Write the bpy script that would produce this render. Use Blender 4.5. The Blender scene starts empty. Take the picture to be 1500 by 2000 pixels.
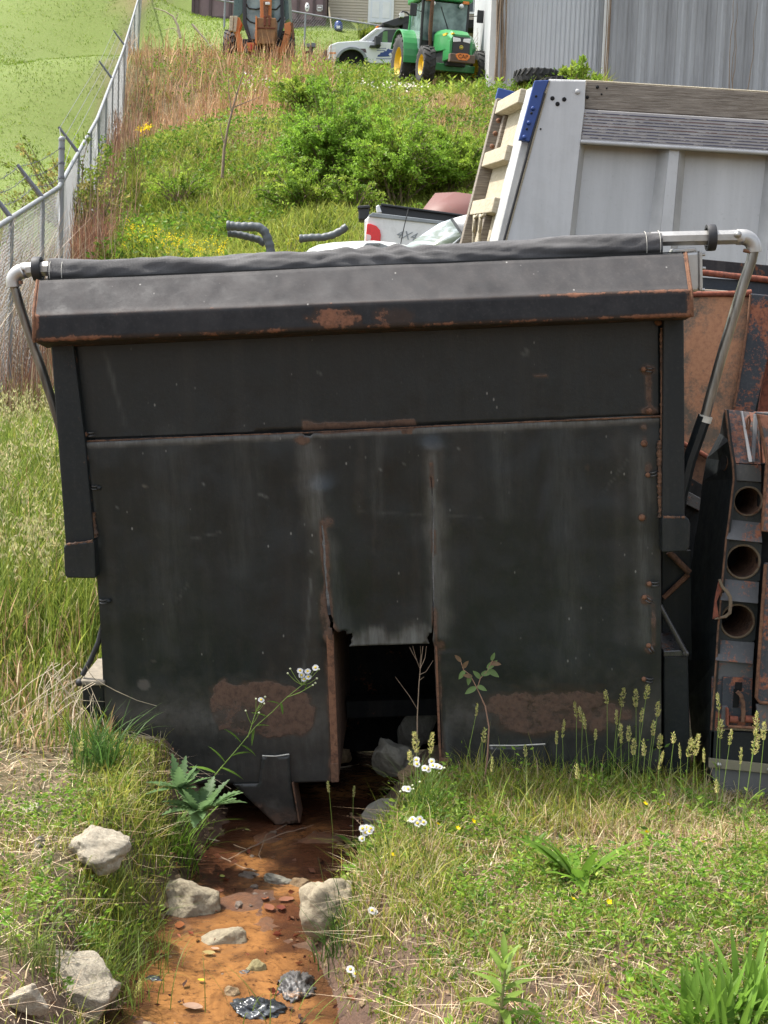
import bpy, bmesh, math, random
import numpy as np
from mathutils import Vector, Matrix, Euler, noise as mnoise
from mathutils.geometry import delaunay_2d_cdt
R = math.radians
random.seed(7); rng = np.random.default_rng(7)
scn = bpy.context.scene
COL = scn.collection

# ---------------------------------------------------------------- camera, sky, sun, exposure
FPX, PITCH, ROLL, CAMZ = 2667.0, R(5.5), R(2.2), 1.5
cam_d = bpy.data.cameras.new('camera'); cam = bpy.data.objects.new('camera', cam_d); COL.objects.link(cam)
cam_d.sensor_fit = 'VERTICAL'; cam_d.sensor_height = 36; cam_d.lens = 36 * FPX / 2000
cam_d.clip_start = 0.05; cam_d.clip_end = 2000
CAMM = Matrix.Translation((0, 0, CAMZ)) @ Matrix.Rotation(R(90) - PITCH, 4, 'X') @ Matrix.Rotation(ROLL, 4, 'Z')
cam.matrix_world = CAMM
scn.camera = cam
SUN_EL, SUN_X, SUN_Y = R(62), -0.93, 0.26
world = bpy.data.worlds.new('World'); scn.world = world; world.use_nodes = True
wn = world.node_tree
sky = wn.nodes.new('ShaderNodeTexSky'); sky.sky_type = 'NISHITA'; sky.sun_disc = False
sky.sun_elevation = SUN_EL; sky.sun_rotation = math.atan2(SUN_X, SUN_Y)
sky.air_density = 1.0; sky.dust_density = 3.0; sky.ozone_density = 1.0
bg = wn.nodes['Background']; bg.inputs['Strength'].default_value = 0.15
hz = wn.nodes.new('ShaderNodeHueSaturation'); hz.inputs['Saturation'].default_value = .45   # thin haze whitens the blue
wn.links.new(sky.outputs[0], hz.inputs['Color']); wn.links.new(hz.outputs[0], bg.inputs['Color'])
sun_d = bpy.data.lights.new('sun', 'SUN'); sun_d.energy = 2.6; sun_d.angle = R(1.2); sun_d.color = (1.0, 0.955, 0.88)
sun = bpy.data.objects.new('sun', sun_d); COL.objects.link(sun)
_h = math.hypot(SUN_X, SUN_Y)
_ts = Vector((SUN_X / _h * math.cos(SUN_EL), SUN_Y / _h * math.cos(SUN_EL), math.sin(SUN_EL)))
sun.rotation_euler = _ts.to_track_quat('Z', 'Y').to_euler(); sun.location = (-5, 5, 20)
scn.view_settings.view_transform = 'Standard'; scn.view_settings.look = 'None'
scn.view_settings.gamma = 1; scn.view_settings.use_curve_mapping = False
scn.view_settings.exposure = 1.45
try:
    scn.cycles.max_bounces = 6; scn.cycles.transparent_max_bounces = 8; scn.cycles.caustics_reflective = False; scn.cycles.caustics_refractive = False
except Exception: pass

# ---------------------------------------------------------------- survey helpers (photograph pixel + known distance -> place)
def ray(px, py):
    d = CAMM.to_3x3() @ Vector(((px - 750) / FPX, -(py - 1000) / FPX, -1.0)); return d
def at(px, py, D):
    d = ray(px, py); return Vector((0, 0, CAMZ)) + d * (D / d.y)
def gp(px, py, z):
    d = ray(px, py); return Vector((0, 0, CAMZ)) + d * ((z - CAMZ) / d.z)
CI = np.array(CAMM.inverted())
def proj(P):
    P = np.asarray(P, float); q = P @ CI[:3, :3].T + CI[:3, 3]
    return np.stack([750 + q[..., 0] / -q[..., 2] * FPX, 1000 - q[..., 1] / -q[..., 2] * FPX], -1)
class Frame:
    def __init__(s, loc, rot=(0, 0, 0)):
        s.M = Matrix.Translation(loc) @ Euler([R(a) for a in rot]).to_matrix().to_4x4(); s.I = s.M.inverted(); s.loc = loc; s.rot = rot
    def px(s, x, y, ly=0.0):                     # local point on the plane local-y = ly seen at a pixel
        o = s.I @ Vector((0, 0, CAMZ)); d = s.I.to_3x3() @ ray(x, y); return o + d * ((ly - o.y) / d.y)
    def pxx(s, x, y, lx=0.0):                    # ... on the plane local-x = lx
        o = s.I @ Vector((0, 0, CAMZ)); d = s.I.to_3x3() @ ray(x, y); return o + d * ((lx - o.x) / d.x)
    def xz(s, x, y, ly=0.0):
        p = s.px(x, y, ly); return (p.x, p.z)
    def local(s, w): return s.I @ Vector(w)

# ---------------------------------------------------------------- object helpers
def tag(o, label=None, cat=None, group=None, kind=None):
    if label: o['label'] = label
    if cat: o['category'] = cat
    if group: o['group'] = group
    if kind: o['kind'] = kind
    return o
def thing(name, loc, label, cat, rot=(0, 0, 0), group=None):
    o = bpy.data.objects.new(name, None); COL.objects.link(o); o.empty_display_size = 0.2
    o.location = loc; o.rotation_euler = [R(a) for a in rot]
    return tag(o, label, cat, group)
def copy_tree(o, parent=None):
    c = o.copy(); COL.objects.link(c); c.parent = parent
    for ch in list(o.children): copy_tree(ch, c)
    return c
def link(name, me, m=None, parent=None):
    o = bpy.data.objects.new(name, me); COL.objects.link(o)
    if m is not None and not me.materials: me.materials.append(m)
    if parent: o.parent = parent
    return o
class MB:
    def __init__(s): s.v = []; s.f = []; s.sm = []
    def add(s, vs, fs, smooth=False):
        b = len(s.v); s.v += [tuple(v) for v in vs]
        for f in fs: s.f.append([i + b for i in f]); s.sm.append(smooth)
        return s
    def hexa(s, a, smooth=False):               # 8 corners: bottom 4 ccw, top 4 ccw
        return s.add(a, [(3, 2, 1, 0), (4, 5, 6, 7), (0, 1, 5, 4), (1, 2, 6, 5), (2, 3, 7, 6), (3, 0, 4, 7)], smooth)
    def box(s, x0, x1, y0, y1, z0, z1):
        return s.hexa([(x0, y0, z0), (x1, y0, z0), (x1, y1, z0), (x0, y1, z0), (x0, y0, z1), (x1, y0, z1), (x1, y1, z1), (x0, y1, z1)])
    def obox(s, c, dx, dy, dz, M=None):         # box about centre, optionally rotated by 3x3 M
        c = Vector(c); vs = []
        for z in (-1, 1):
            for x, y in ((-1, -1), (1, -1), (1, 1), (-1, 1)):
                p = Vector((x * dx / 2, y * dy / 2, z * dz / 2)); vs.append(c + (M @ p if M else p))
        return s.hexa(vs)
    def prism(s, poly, y0, y1):                 # poly in (x,z), extruded along y
        n = len(poly); vs = [(x, y0, z) for x, z in poly] + [(x, y1, z) for x, z in poly]
        fs = [tuple(range(n)), tuple(range(2 * n - 1, n - 1, -1))] + [(i, i + n, (i + 1) % n + n, (i + 1) % n) for i in range(n)]
        return s.add(vs, fs)
    def prism_x(s, poly, x0, x1):               # poly in (y,z), extruded along x
        n = len(poly); vs = [(x0, y, z) for y, z in poly] + [(x1, y, z) for y, z in poly]
        fs = [tuple(range(n)), tuple(range(2 * n - 1, n - 1, -1))] + [(i, i + n, (i + 1) % n + n, (i + 1) % n) for i in range(n)]
        return s.add(vs, fs)
    def extr(s, pts, vec):                      # any planar loop extruded by a vector
        n = len(pts); vec = Vector(vec); vs = [Vector(p) for p in pts] + [Vector(p) + vec for p in pts]
        fs = [tuple(range(n)), tuple(range(2 * n - 1, n - 1, -1))] + [(i, i + n, (i + 1) % n + n, (i + 1) % n) for i in range(n)]
        return s.add(vs, fs)
    def tube(s, pts, r, n=8, cap=True, smooth=True, sq=None):
        pts = [Vector(p) for p in pts]; m = len(pts); rs = r if hasattr(r, '__len__') else [r] * m
        vs = []; up = None
        for i, p in enumerate(pts):
            t = (pts[min(i + 1, m - 1)] - pts[max(i - 1, 0)]).normalized()
            if up is None: up = Vector((0, 0, 1)) if abs(t.z) < .9 else Vector((0, 1, 0))
            a = t.cross(up);
            if a.length < 1e-4: a = t.orthogonal()
            a.normalize(); b = a.cross(t).normalized(); up = b
            for k in range(n):
                th = 2 * math.pi * (k + .5) / n; vs.append(p + (a * math.cos(th) + b * math.sin(th)) * rs[i])
        fs = [(i * n + k, i * n + (k + 1) % n, (i + 1) * n + (k + 1) % n, (i + 1) * n + k) for i in range(m - 1) for k in range(n)]
        s.add(vs, fs, smooth)
        if cap: s.add(vs[:n], [tuple(range(n - 1, -1, -1))]); s.add(vs[-n:], [tuple(range(n))])
        return s
    def lathe(s, prof, n=24, o=(0, 0, 0), axis='Y', smooth=True):   # prof (r, h) along axis
        vs = []; o = Vector(o)
        for r, h in prof:
            for k in range(n):
                a = 2 * math.pi * k / n; c, d = r * math.cos(a), r * math.sin(a)
                vs.append(o + (Vector((c, h, d)) if axis == 'Y' else Vector((h, c, d)) if axis == 'X' else Vector((c, d, h))))
        m = len(prof)
        fs = [(i * n + k, (i + 1) * n + k, (i + 1) * n + (k + 1) % n, i * n + (k + 1) % n) for i in range(m - 1) for k in range(n)]
        return s.add(vs, fs, smooth)
    def ball(s, c, r, n=8, m=6, sz=(1, 1, 1)):
        vs = []; c = Vector(c)
        for i in range(m + 1):
            a = math.pi * i / m
            for k in range(n):
                b = 2 * math.pi * k / n
                vs.append(c + Vector((math.sin(a) * math.cos(b) * sz[0], math.sin(a) * math.sin(b) * sz[1], math.cos(a) * sz[2])) * r)
        fs = [(i * n + k, (i + 1) * n + k, (i + 1) * n + (k + 1) % n, i * n + (k + 1) % n) for i in range(m) for k in range(n)]
        return s.add(vs, fs, True)
    def mesh(s, name, m=None):
        me = bpy.data.meshes.new(name); me.from_pydata(s.v, [], s.f)
        me.polygons.foreach_set('use_smooth', s.sm)
        bm = bmesh.new(); bm.from_mesh(me); bmesh.ops.recalc_face_normals(bm, faces=bm.faces); bm.to_mesh(me); bm.free()
        if m is not None: me.materials.append(m)
        return me
    def build(s, name, m=None, parent=None, bevel=0, seg=2, label=None):
        o = link(name, s.mesh(name, m), None, parent)
        if bevel:
            b = o.modifiers.new('bevel', 'BEVEL'); b.width = bevel; b.segments = seg; b.limit_method = 'ANGLE'; b.angle_limit = R(35)
        if label: o['label'] = label
        return o
def npmesh(name, V, Q=None, T=None, col=None, m=None, smooth=False, attrs=None):
    me = bpy.data.meshes.new(name); V = np.asarray(V, np.float32)
    loops = []; starts = []; tot = []; k = 0
    if Q is not None and len(Q):
        Q = np.asarray(Q, np.int32); loops.append(Q.ravel()); starts.append(np.arange(len(Q)) * 4); k = Q.size
    if T is not None and len(T):
        T = np.asarray(T, np.int32); loops.append(T.ravel()); starts.append(k + np.arange(len(T)) * 3)
    L = np.concatenate(loops); S = np.concatenate(starts)
    me.vertices.add(len(V)); me.vertices.foreach_set('co', V.ravel())
    me.loops.add(len(L)); me.loops.foreach_set('vertex_index', L)
    me.polygons.add(len(S)); me.polygons.foreach_set('loop_start', S.astype(np.int32))
    me.polygons.foreach_set('use_smooth', np.full(len(S), smooth))
    me.update(calc_edges=True)
    if col is not None:
        a = me.attributes.new('col', 'FLOAT_COLOR', 'POINT'); c = np.ones((len(V), 4), np.float32); c[:, :3] = col; a.data.foreach_set('color', c.ravel())
    for nm, arr in (attrs or {}).items():
        a = me.attributes.new(nm, 'FLOAT', 'POINT'); a.data.foreach_set('value', np.asarray(arr, np.float32))
    if m is not None: me.materials.append(m)
    return me

# ---------------------------------------------------------------- materials
class NT:
    def __init__(s, name):
        s.m = bpy.data.materials.new(name); s.m.use_nodes = True; s.t = s.m.node_tree; s.p = s.t.nodes['Principled BSDF']
        s.co = s.t.nodes.new('ShaderNodeTexCoord').outputs['Object']
    def n(s, kind, **kw):
        x = s.t.nodes.new(kind)
        for k, v in kw.items():
            if k.startswith('_'): setattr(x, k[1:], v)
            else:
                i = x.inputs[k.replace('9', ' ')] if not k.startswith('i') or not k[1:].isdigit() else x.inputs[int(k[1:])]
                if isinstance(v, bpy.types.NodeSocket): s.t.links.new(v, i)
                else: i.default_value = v
        return x
    def mapping(s, sc=(1, 1, 1), rot=(0, 0, 0), v=None):
        return s.n('ShaderNodeMapping', Vector=v or s.co, Scale=sc, Rotation=rot).outputs[0]
    def noise(s, scale, detail=6, rough=.6, v=None, dist=0):
        return s.n('ShaderNodeTexNoise', Vector=v or s.co, Scale=scale, Detail=detail, Roughness=rough, Distortion=dist).outputs[0]
    def ramp(s, f, stops, interp='LINEAR'):
        x = s.n('ShaderNodeValToRGB', Fac=f); cr = x.color_ramp; cr.interpolation = interp
        while len(cr.elements) < len(stops): cr.elements.new(.5)
        for e, (p, c) in zip(cr.elements, stops):
            e.position = p; e.color = (c, c, c, 1) if not hasattr(c, '__len__') else (*c, 1)
        return x.outputs[0]
    def math(s, op, a, b=0.0, clamp=False):
        return s.n('ShaderNodeMath', _operation=op, _use_clamp=clamp, i0=a, i1=b).outputs[0]
    def mix(s, f, a, b, mode='MIX'):
        x = s.t.nodes.new('ShaderNodeMix'); x.data_type = 'RGBA'; x.blend_type = mode
        for i, v in ((0, f), (6, a), (7, b)):
            if isinstance(v, bpy.types.NodeSocket): s.t.links.new(v, x.inputs[i])
            else: x.inputs[i].default_value = v if i == 0 else (*v, 1)
        return x.outputs[2]
    def attr(s, name, fac=True):
        return s.n('ShaderNodeAttribute', _attribute_name=name).outputs['Fac' if fac else 'Color']
    def out(s, **kw):
        for k, v in kw.items():
            i = s.p.inputs[k.replace('9', ' ')]
            if isinstance(v, bpy.types.NodeSocket): s.t.links.new(v, i)
            else: i.default_value = (*v, 1) if hasattr(v, '__len__') and len(v) == 3 else v
        return s
    def bump(s, h, strength=.3, dist=.01):
        b = s.n('ShaderNodeBump', Height=h, Strength=strength, Distance=dist); s.t.links.new(b.outputs[0], s.p.inputs['Normal']); return s

def simple(name, c, rough=.6, metal=0, var=.25, scale=8, bump=.1, bscale=60, spec=.5):
    t = NT(name); f = t.noise(scale, 8, .65)
    c = Vector(c); a = tuple(c * (1 - var)); b = tuple(min(1, x * (1 + var)) for x in c)
    colr = t.ramp(f, [(.3, a), (.7, b)])
    t.out(Base9Color=colr, Roughness=t.ramp(f, [(.3, rough * .85), (.7, min(1, rough * 1.15))]), Metallic=metal)
    if bump: t.bump(t.noise(bscale, 6), bump, .003)
    return t.m
RUST1, RUST2, RUST3 = (.10, .035, .016), (.23, .085, .035), (.055, .022, .013)
def steel(name, paint, paint2=None, rust=.35, rscale=6, streak=.3, dust=.15, dustc=(.14, .12, .1), rough=.5, attr=False, rustc=None, metal=0, spec=.35, fine=.5, bump=.35, specks=0):
    """weathered painted steel: paint, streaks, dust, rust breaking through"""
    t = NT(name); r1, r2, r3 = rustc or (RUST1, RUST2, RUST3)
    paint2 = paint2 or tuple(x * 1.5 for x in paint)
    n1 = t.noise(2.3, 8, .6); n2 = t.noise(rscale, 12, .7, dist=.3); n3 = t.noise(70, 8, .7)
    st = t.noise(1, 8, .7, v=t.mapping((11, 11, .7)))
    base = t.mix(t.ramp(n1, [(.35, 0), (.65, 1)]), paint, paint2)
    stm = t.math('MULTIPLY', t.ramp(st, [(.5, 0), (.75, 1)]), streak)
    base = t.mix(stm, base, dustc)
    sp = t.math('MULTIPLY', t.ramp(n3, [(.52, 0), (.72, 1)]), dust)
    if attr:
        dz = t.math('MULTIPLY', t.math('ADD', t.attr('dust'), 0.0), t.ramp(t.noise(24, 10, .75), [(.25, .35), (.7, 1.2)]))
        sp = t.math('ADD', sp, dz, clamp=True)
    base = t.mix(sp, base, dustc)
    if specks:
        vo = t.n('ShaderNodeTexVoronoi', Vector=t.mapping((1, 1, .55), (0, .5, 0)), Scale=26.0); ck = t.math('MULTIPLY', t.ramp(vo.outputs['Distance'], [(.05, 1), (.11, 0)]), t.ramp(t.noise(4.5, 3), [(.5, 0), (.6, 1)]))
        base = t.mix(t.math('MULTIPLY', ck, specks), base, (.30, .29, .27))
    if attr:
        sc_ = t.math('MULTIPLY', t.attr('scuff'), t.ramp(t.noise(1, 10, .75, v=t.mapping((34, 34, 4))), [(.38, .15), (.66, 1.1)]), True)
        base = t.mix(sc_, base, (.15, .155, .145))
        halo = t.math('MULTIPLY', t.ramp(t.math('ADD', t.attr('rust'), t.math('MULTIPLY', t.math('SUBTRACT', n2, .5), .5)), [(.10, 0), (.5, 1)]), .8)
        base = t.mix(halo, base, (.050, .030, .020))
    thr = 1 - rust
    if attr:
        mask = t.math('ADD', t.attr('rust'), t.math('MULTIPLY', t.math('SUBTRACT', n2, .5), 1.5))
        mask = t.math('ADD', mask, t.math('MULTIPLY', t.math('SUBTRACT', n3, .5), .5))
        rm = t.ramp(mask, [(.40, 0), (.50, .75), (.66, 1)])
    else:
        mm = t.math('ADD', n2, t.math('MULTIPLY', t.math('SUBTRACT', n3, .5), fine))
        rm = t.ramp(mm, [(max(0, .28 + thr * .5 - .03), 0), (min(1, .28 + thr * .5 + .05), 1)])
    rc = t.mix(t.noise(19, 10, .75), r1, r2); rc = t.mix(t.ramp(t.noise(45, 6, .7), [(.45, 0), (.7, 1)]), rc, r3)
    colr = t.mix(rm, base, rc)
    rr = t.ramp(t.noise(12, 8, .7), [(.3, rough * .75), (.7, min(1, rough * 1.3))])
    rr = t.math('MAXIMUM', rr, t.math('MULTIPLY', rm, .92)); rr = t.math('MAXIMUM', rr, t.math('MULTIPLY', sp, .9))
    t.out(Base9Color=colr, Roughness=rr, Metallic=metal); t.p.inputs['Specular IOR Level'].default_value = spec
    h = t.math('ADD', t.math('MULTIPLY', rm, .6), t.math('MULTIPLY', n3, .5))
    h = t.math('ADD', h, t.math('MULTIPLY', t.noise(3, 4), 1.2))
    t.bump(h, bump, .004)
    return t.m
def leafy(name, transl=.45, rough=.55, spec=.3):
    t = NT(name); c = t.attr('col', False); nz = t.noise(40, 3)
    c2 = t.mix(t.ramp(nz, [(.3, 0), (.7, .35)]), c, (.02, .03, .008), 'MULTIPLY') if False else c
    t.out(Base9Color=c2, Roughness=rough); t.p.inputs['Specular IOR Level'].default_value = spec
    tr = t.n('ShaderNodeBsdfTranslucent', Color=c2); ms = t.n('ShaderNodeMixShader', Fac=transl)
    t.t.links.new(t.p.outputs[0], ms.inputs[1]); t.t.links.new(tr.outputs[0], ms.inputs[2])
    t.t.links.new(ms.outputs[0], t.t.nodes['Material Output'].inputs[0]); return t.m
MAT = {}
# ---------------------------------------------------------------- ground
def gpl(z, L): return [gp(x, y, z) for x, y in L]
_ctl = []
def C_(p): _ctl.append(tuple(p))
for x, y, z in [(-6, -40, -1.5), (6, -40, -1.5), (0, -12, -.5), (-40, -30, -1), (40, -30, -1), (-3, 1.5, 0), (3, 1.5, 0), (0, 2.5, -.03), (-1.2, 3.2, -.02), (1.2, 3.2, -.02),
                (-1.15, 4.3, .02), (.55, 4.3, 0), (1.4, 4.3, .03), (-1.1, 5.1, .06), (.3, 5.15, -.02), (1.1, 5.1, -.05), (1.9, 5.2, -.13), (-1.5, 6, .17), (-2.5, 6, .2), (-3.5, 8, .4), (2.5, 6.5, .15),
                (-3, 11, .75), (0, 8, .25), (1.5, 9, .35), (5, 9, .4), (0, 12, .8), (4, 13, .9), (0, 16, 1.5), (5, 17, 1.9), (9, 14, 1.2), (-8, 10, .8), (-14, 14, 1.6), (14, 18, 2.2)]: C_((x, y, z))
for x, y, D in [(230, 515, 21), (450, 490, 22.5), (600, 450, 23.5), (760, 420, 25), (930, 395, 26), (300, 300, 31), (450, 250, 32.5), (700, 200, 35), (900, 200, 35), (1100, 260, 31),
                (600, 158, 39.5), (800, 172, 39), (950, 172, 39.5), (450, 135, 41), (300, 150, 41), (1000, 165, 38), (1150, 190, 34), (1450, 240, 30),
                (640, 128, 47.5), (760, 128, 47.5), (900, 120, 48), (560, 105, 47), (400, 85, 50), (300, 70, 52), (375, 43, 56), (560, 44, 57), (650, 60, 57), (800, 76, 57), (960, 90, 57),
                (240, -30, 66), (300, -5, 64), (350, 15, 60), (600, -60, 70), (900, -40, 70), (600, -260, 95), (1100, -260, 95), (0, -260, 95), (1500, -200, 95), (1500, -60, 60),
                (1250, 200, 35.7), (1450, 222, 35.7), (1800, 245, 35.7), (-200, 330, 32), (20, 120, 44), (20, 0, 55), (150, 180, 40), (210, 30, 54)]: C_(at(x, y, D))
RAIL = [at(-75, 495, 13.2), at(0, 440, 15.0), at(115, 366, 19.0), at(190, 232, 26.5), at(240, 100, 38), at(270, -2, 50), at(285, -60, 60)]
for p in RAIL: C_((p.x, p.y, p.z - 2.1))
for x, y, z in [(-18, 62, 18.5), (-17, 75, 24), (-32, 72, 21), (-28, 85, 27), (-5, 62, 17.5), (-30, 0, 1), (-18, 5, .8), (20, 5, .5), (-30, 20, 3), (8, 70, 21.6), (-16, 48, 12.5), (-200, 300, 90), (0, 300, 90), (200, 300, 90), (-120, 100, 32), (120, 100, 30), (60, 40, 12), (-50, 40, 11)]: C_((x, y, z))
_ctl = np.array(_ctl)
def _warp(x, y):
    d = np.maximum(y + 4.0, .5); d = np.where(y < -3.5, .5 + 0 * y, d)
    return np.stack([x / (np.abs(y) + 4) * 2.2, np.log(np.abs(y + 4.0) + 1.5) * 1.6 * np.sign(y + 4)], -1)
_W = _warp(_ctl[:, 0], _ctl[:, 1]); _n = len(_W)
_D = np.sqrt(((_W[:, None] - _W[None]) ** 2).sum(-1) + .02)
_A = np.zeros((_n + 3, _n + 3)); _A[:_n, :_n] = -_D; _A[:_n, _n] = 1; _A[:_n, _n + 1:] = _W; _A[_n, :_n] = 1; _A[_n + 1:, :_n] = _W.T
_A[:_n, :_n] -= np.eye(_n) * .004
_b = np.concatenate([np.log(_ctl[:, 2] + 4.0), np.zeros(3)]); _c = np.linalg.solve(_A, _b)
def H0(x, y):
    x = np.asarray(x, float); y = np.asarray(y, float); sh = np.broadcast(x, y).shape
    x = np.broadcast_to(x, sh).ravel(); y = np.broadcast_to(y, sh).ravel(); out = np.empty(len(x))
    for i in range(0, len(x), 60000):
        w = _warp(x[i:i + 60000], y[i:i + 60000]); d = np.sqrt(((w[:, None] - _W[None]) ** 2).sum(-1) + .02)
        out[i:i + 60000] = np.exp(-d @ _c[:_n] + _c[_n] + w @ _c[_n + 1:]) - 4.0
    return out.reshape(sh)
# stream banks, left/right edge seen at photograph rows, water level falls towards the viewer
_st = []
for py, l, r_ in [(2100, 230, 660), (2000, 240, 650), (1950, 252, 636), (1880, 285, 612), (1800, 320, 600), (1740, 372, 620), (1690, 400, 668), (1640, 430, 700), (1590, 470, 705), (1545, 440, 715)]:
    a = gp(l, py, -.24); b = gp(r_, py, -.24); _st.append(((a.y + b.y) / 2, (a.x + b.x) / 2, (b.x - a.x) / 2))
_st = [(1.0, -.4, .3)] + _st + [(5.9, -.1, .33), (7.0, .1, .3), (9, .2, .2)]
_st = np.array(sorted(_st))
def stream(x, y):                             # signed distance to the bank, negative in the bed
    c = np.interp(y, _st[:, 0], _st[:, 1]); w = np.interp(y, _st[:, 0], _st[:, 2])
    return np.abs(x - c) - w + .02 * np.sin(y * 5.0 + x * 3) + .008 * np.sin(y * 17 + 1.3)
def sstep(a, b, t): t = np.clip((t - a) / (b - a), 0, 1); return t * t * (3 - 2 * t)
_gx = rng.random((64, 64))
def vnoise(x, y, s):                          # cheap tiling value noise
    u = x * s; v = y * s; i = np.floor(u).astype(int); j = np.floor(v).astype(int); fu = u - i; fv = v - j
    fu = fu * fu * (3 - 2 * fu); fv = fv * fv * (3 - 2 * fv); g = lambda a, b: _gx[a % 64, b % 64]
    return (g(i, j) * (1 - fu) + g(i + 1, j) * fu) * (1 - fv) + (g(i, j + 1) * (1 - fu) + g(i + 1, j + 1) * fu) * fv
def fbm(x, y, s, o=4):
    r = 0; a = 1; t = 0
    for k in range(o): r = r + a * vnoise(x + 7.3 * k, y - 3.1 * k, s); t += a; a *= .5; s *= 2.03
    return r / t
def H(x, y):
    x = np.asarray(x, float); y = np.asarray(y, float)
    z = H0(x, y); s = stream(x, y)
    amp = np.clip(y / 14, .5, 1.6)
    z = z + (fbm(x, y, 1.1, 4) - .5) * .10 * amp + (fbm(x, y, 9, 3) - .5) * .035
    fade = sstep(12, 8, y) * sstep(0, 1.5, y)
    bed = -.302 + .085 * (fbm(x, y, 5, 4) - .5) + .035 * (fbm(x, y, 22, 3) - .5)
    k = sstep(.0, .30, s + .10 * (fbm(x, y, 4, 3) - .5)) * fade + (1 - fade)
    return bed * (1 - k) + z * k
WATER_Z = -.288
ys = np.concatenate([[-60, -35, -20, -10, -5, -2, 0, 1.2, 2.0, 2.5, 2.8], np.arange(3.0, 6.4, .028), 6.4 * 1.028 ** np.arange(1, 86), [75, 85, 97, 112, 130, 160, 200, 260]])
xp = np.concatenate([np.arange(0, 1.9, .028), 1.9 * 1.06 ** np.arange(1, 62), [90, 130, 220]])
xs = np.concatenate([-xp[:0:-1], xp])
X, Y = np.meshgrid(xs, ys); Z = H(X, Y); ny, nx = X.shape
I = np.arange(ny * nx).reshape(ny, nx)
Q = np.stack([I[:-1, :-1], I[:-1, 1:], I[1:, 1:], I[1:, :-1]], -1).reshape(-1, 4)
# fence line: lawn lies to its left
_fx = np.array([p.x for p in RAIL]); _fy = np.array([p.y for p in RAIL])
def fence_x(y): return np.interp(y, _fy, _fx)
def lawn(x, y):                               # 1 where the mown lawn is
    a = sstep(.3, 1.0, fence_x(y) - x) * sstep(14, 20, y)
    b = sstep(43.5, 45.0, y) * (x > fence_x(y)) * sstep(-14, -11.5, x)
    return np.clip(np.maximum(a, b), 0, 1)
wet = sstep(.20, -.05, stream(X, Y)) * sstep(12, 8, Y)
dirt = np.clip(sstep(.62, .45, fbm(X, Y, 1.7, 4)) , 0, 1) * .8
pal = dict(soil=(.15, .095, .06), rustmud=(.20, .085, .035), green=(.12, .15, .035), dry=(.30, .20, .10), lawn=(.145, .205, .026))
def mixc(a, b, t): t = np.asarray(t)[..., None]; return np.asarray(a) * (1 - t) + np.asarray(b) * t
gc = mixc(mixc(pal['green'], pal['soil'], np.clip(dirt + sstep(7, 5.5, Y) * .7, 0, 1)), pal['dry'], sstep(.5, .75, fbm(X, Y, .35, 4)) * sstep(20, 28, Y))
gc = mixc(gc, pal['lawn'], lawn(X, Y)); gc = mixc(gc, (.12, .05, .026), wet * .9)
gc = mixc(gc, pal['rustmud'], sstep(-.02, -.12, stream(X, Y)) * sstep(12, 8, Y) * sstep(.3, .55, fbm(X, Y, 6, 3)))
t = NT('ground_soil'); c = t.attr('col', False); wt = t.attr('wet')
g1 = t.noise(9, 12, .75); g2 = t.noise(55, 8, .8)
c = t.mix(t.math('MULTIPLY', t.ramp(g2, [(.35, 1), (.6, 0)]), .6), c, (.018, .012, .008))
c = t.mix(t.math('MULTIPLY', t.ramp(g1, [(.5, 0), (.8, 1)]), .25), c, (.34, .25, .15))
t.out(Base9Color=c, Roughness=t.math('SUBTRACT', .95, t.math('MULTIPLY', wt, .55))); t.bump(t.math('ADD', g1, t.math('MULTIPLY', g2, .6)), .7, .03)
MAT['ground'] = t.m
g = link('ground', npmesh('ground', np.stack([X, Y, Z], -1).reshape(-1, 3), Q, col=gc.reshape(-1, 3), m=MAT['ground'], smooth=True, attrs={'wet': wet.ravel()}))
g['kind'] = 'structure'
# shallow rust-coloured water
wy = np.arange(2.2, 8.5, .03); wx = np.arange(-1.15, .75, .03); WX, WY = np.meshgrid(wx, wy)
WZ = WATER_Z + .010 * (fbm(WX, WY, 7, 2) - .5)
wi = np.arange(WX.size).reshape(WX.shape); WQ = np.stack([wi[:-1, :-1], wi[:-1, 1:], wi[1:, 1:], wi[1:, :-1]], -1).reshape(-1, 4)
cxy = WX.ravel()[WQ].mean(1), WY.ravel()[WQ].mean(1); WQ = WQ[stream(*cxy) < .22]
_sd = stream(WX, WY); _m = fbm(WX, WY, 4.5, 5); _m2 = fbm(WX + 4, WY, 13, 4)
wc = mixc((.085, .034, .016), (.27, .125, .042), sstep(.34, .62, _m + .5 * sstep(4.9, 4.0, WY) - .25 + .8 * np.clip(-_sd, 0, .2)))  # browner near the body: its shadow put into the water colour
wc = mixc(wc, (.045, .02, .012), np.clip(sstep(-.10, .05, _sd + .12 * (_m2 - .5)) + .7 * sstep(.56, .70, _m2), 0, 1) * .85)
t = NT('rusty_water'); n1 = t.noise(7, 8, .65, v=t.mapping((1, .7, 1), (0, 0, .3)), dist=.8); n2 = t.noise(38, 8, .7)
c = t.mix(t.math('MULTIPLY', t.ramp(n1, [(.45, 0), (.62, 1)]), .5), t.attr('col', False), (.05, .02, .01)); c = t.mix(t.ramp(n2, [(.52, 0), (.66, .8)]), c, (.04, .016, .009))
t.out(Base9Color=c, Roughness=t.ramp(n2, [(.35, .03), (.7, .22)])); t.p.inputs['Specular IOR Level'].default_value = .5; t.bump(t.math('ADD', t.noise(16, 4, .5, dist=1.2), t.math('MULTIPLY', n2, .25)), .5, .014)
MAT['water'] = t.m
w = link('stream_water', npmesh('stream_water', np.stack([WX, WY, WZ], -1).reshape(-1, 3), WQ, col=wc.reshape(-1, 3), m=t.m, smooth=True)); w['kind'] = 'structure'
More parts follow.
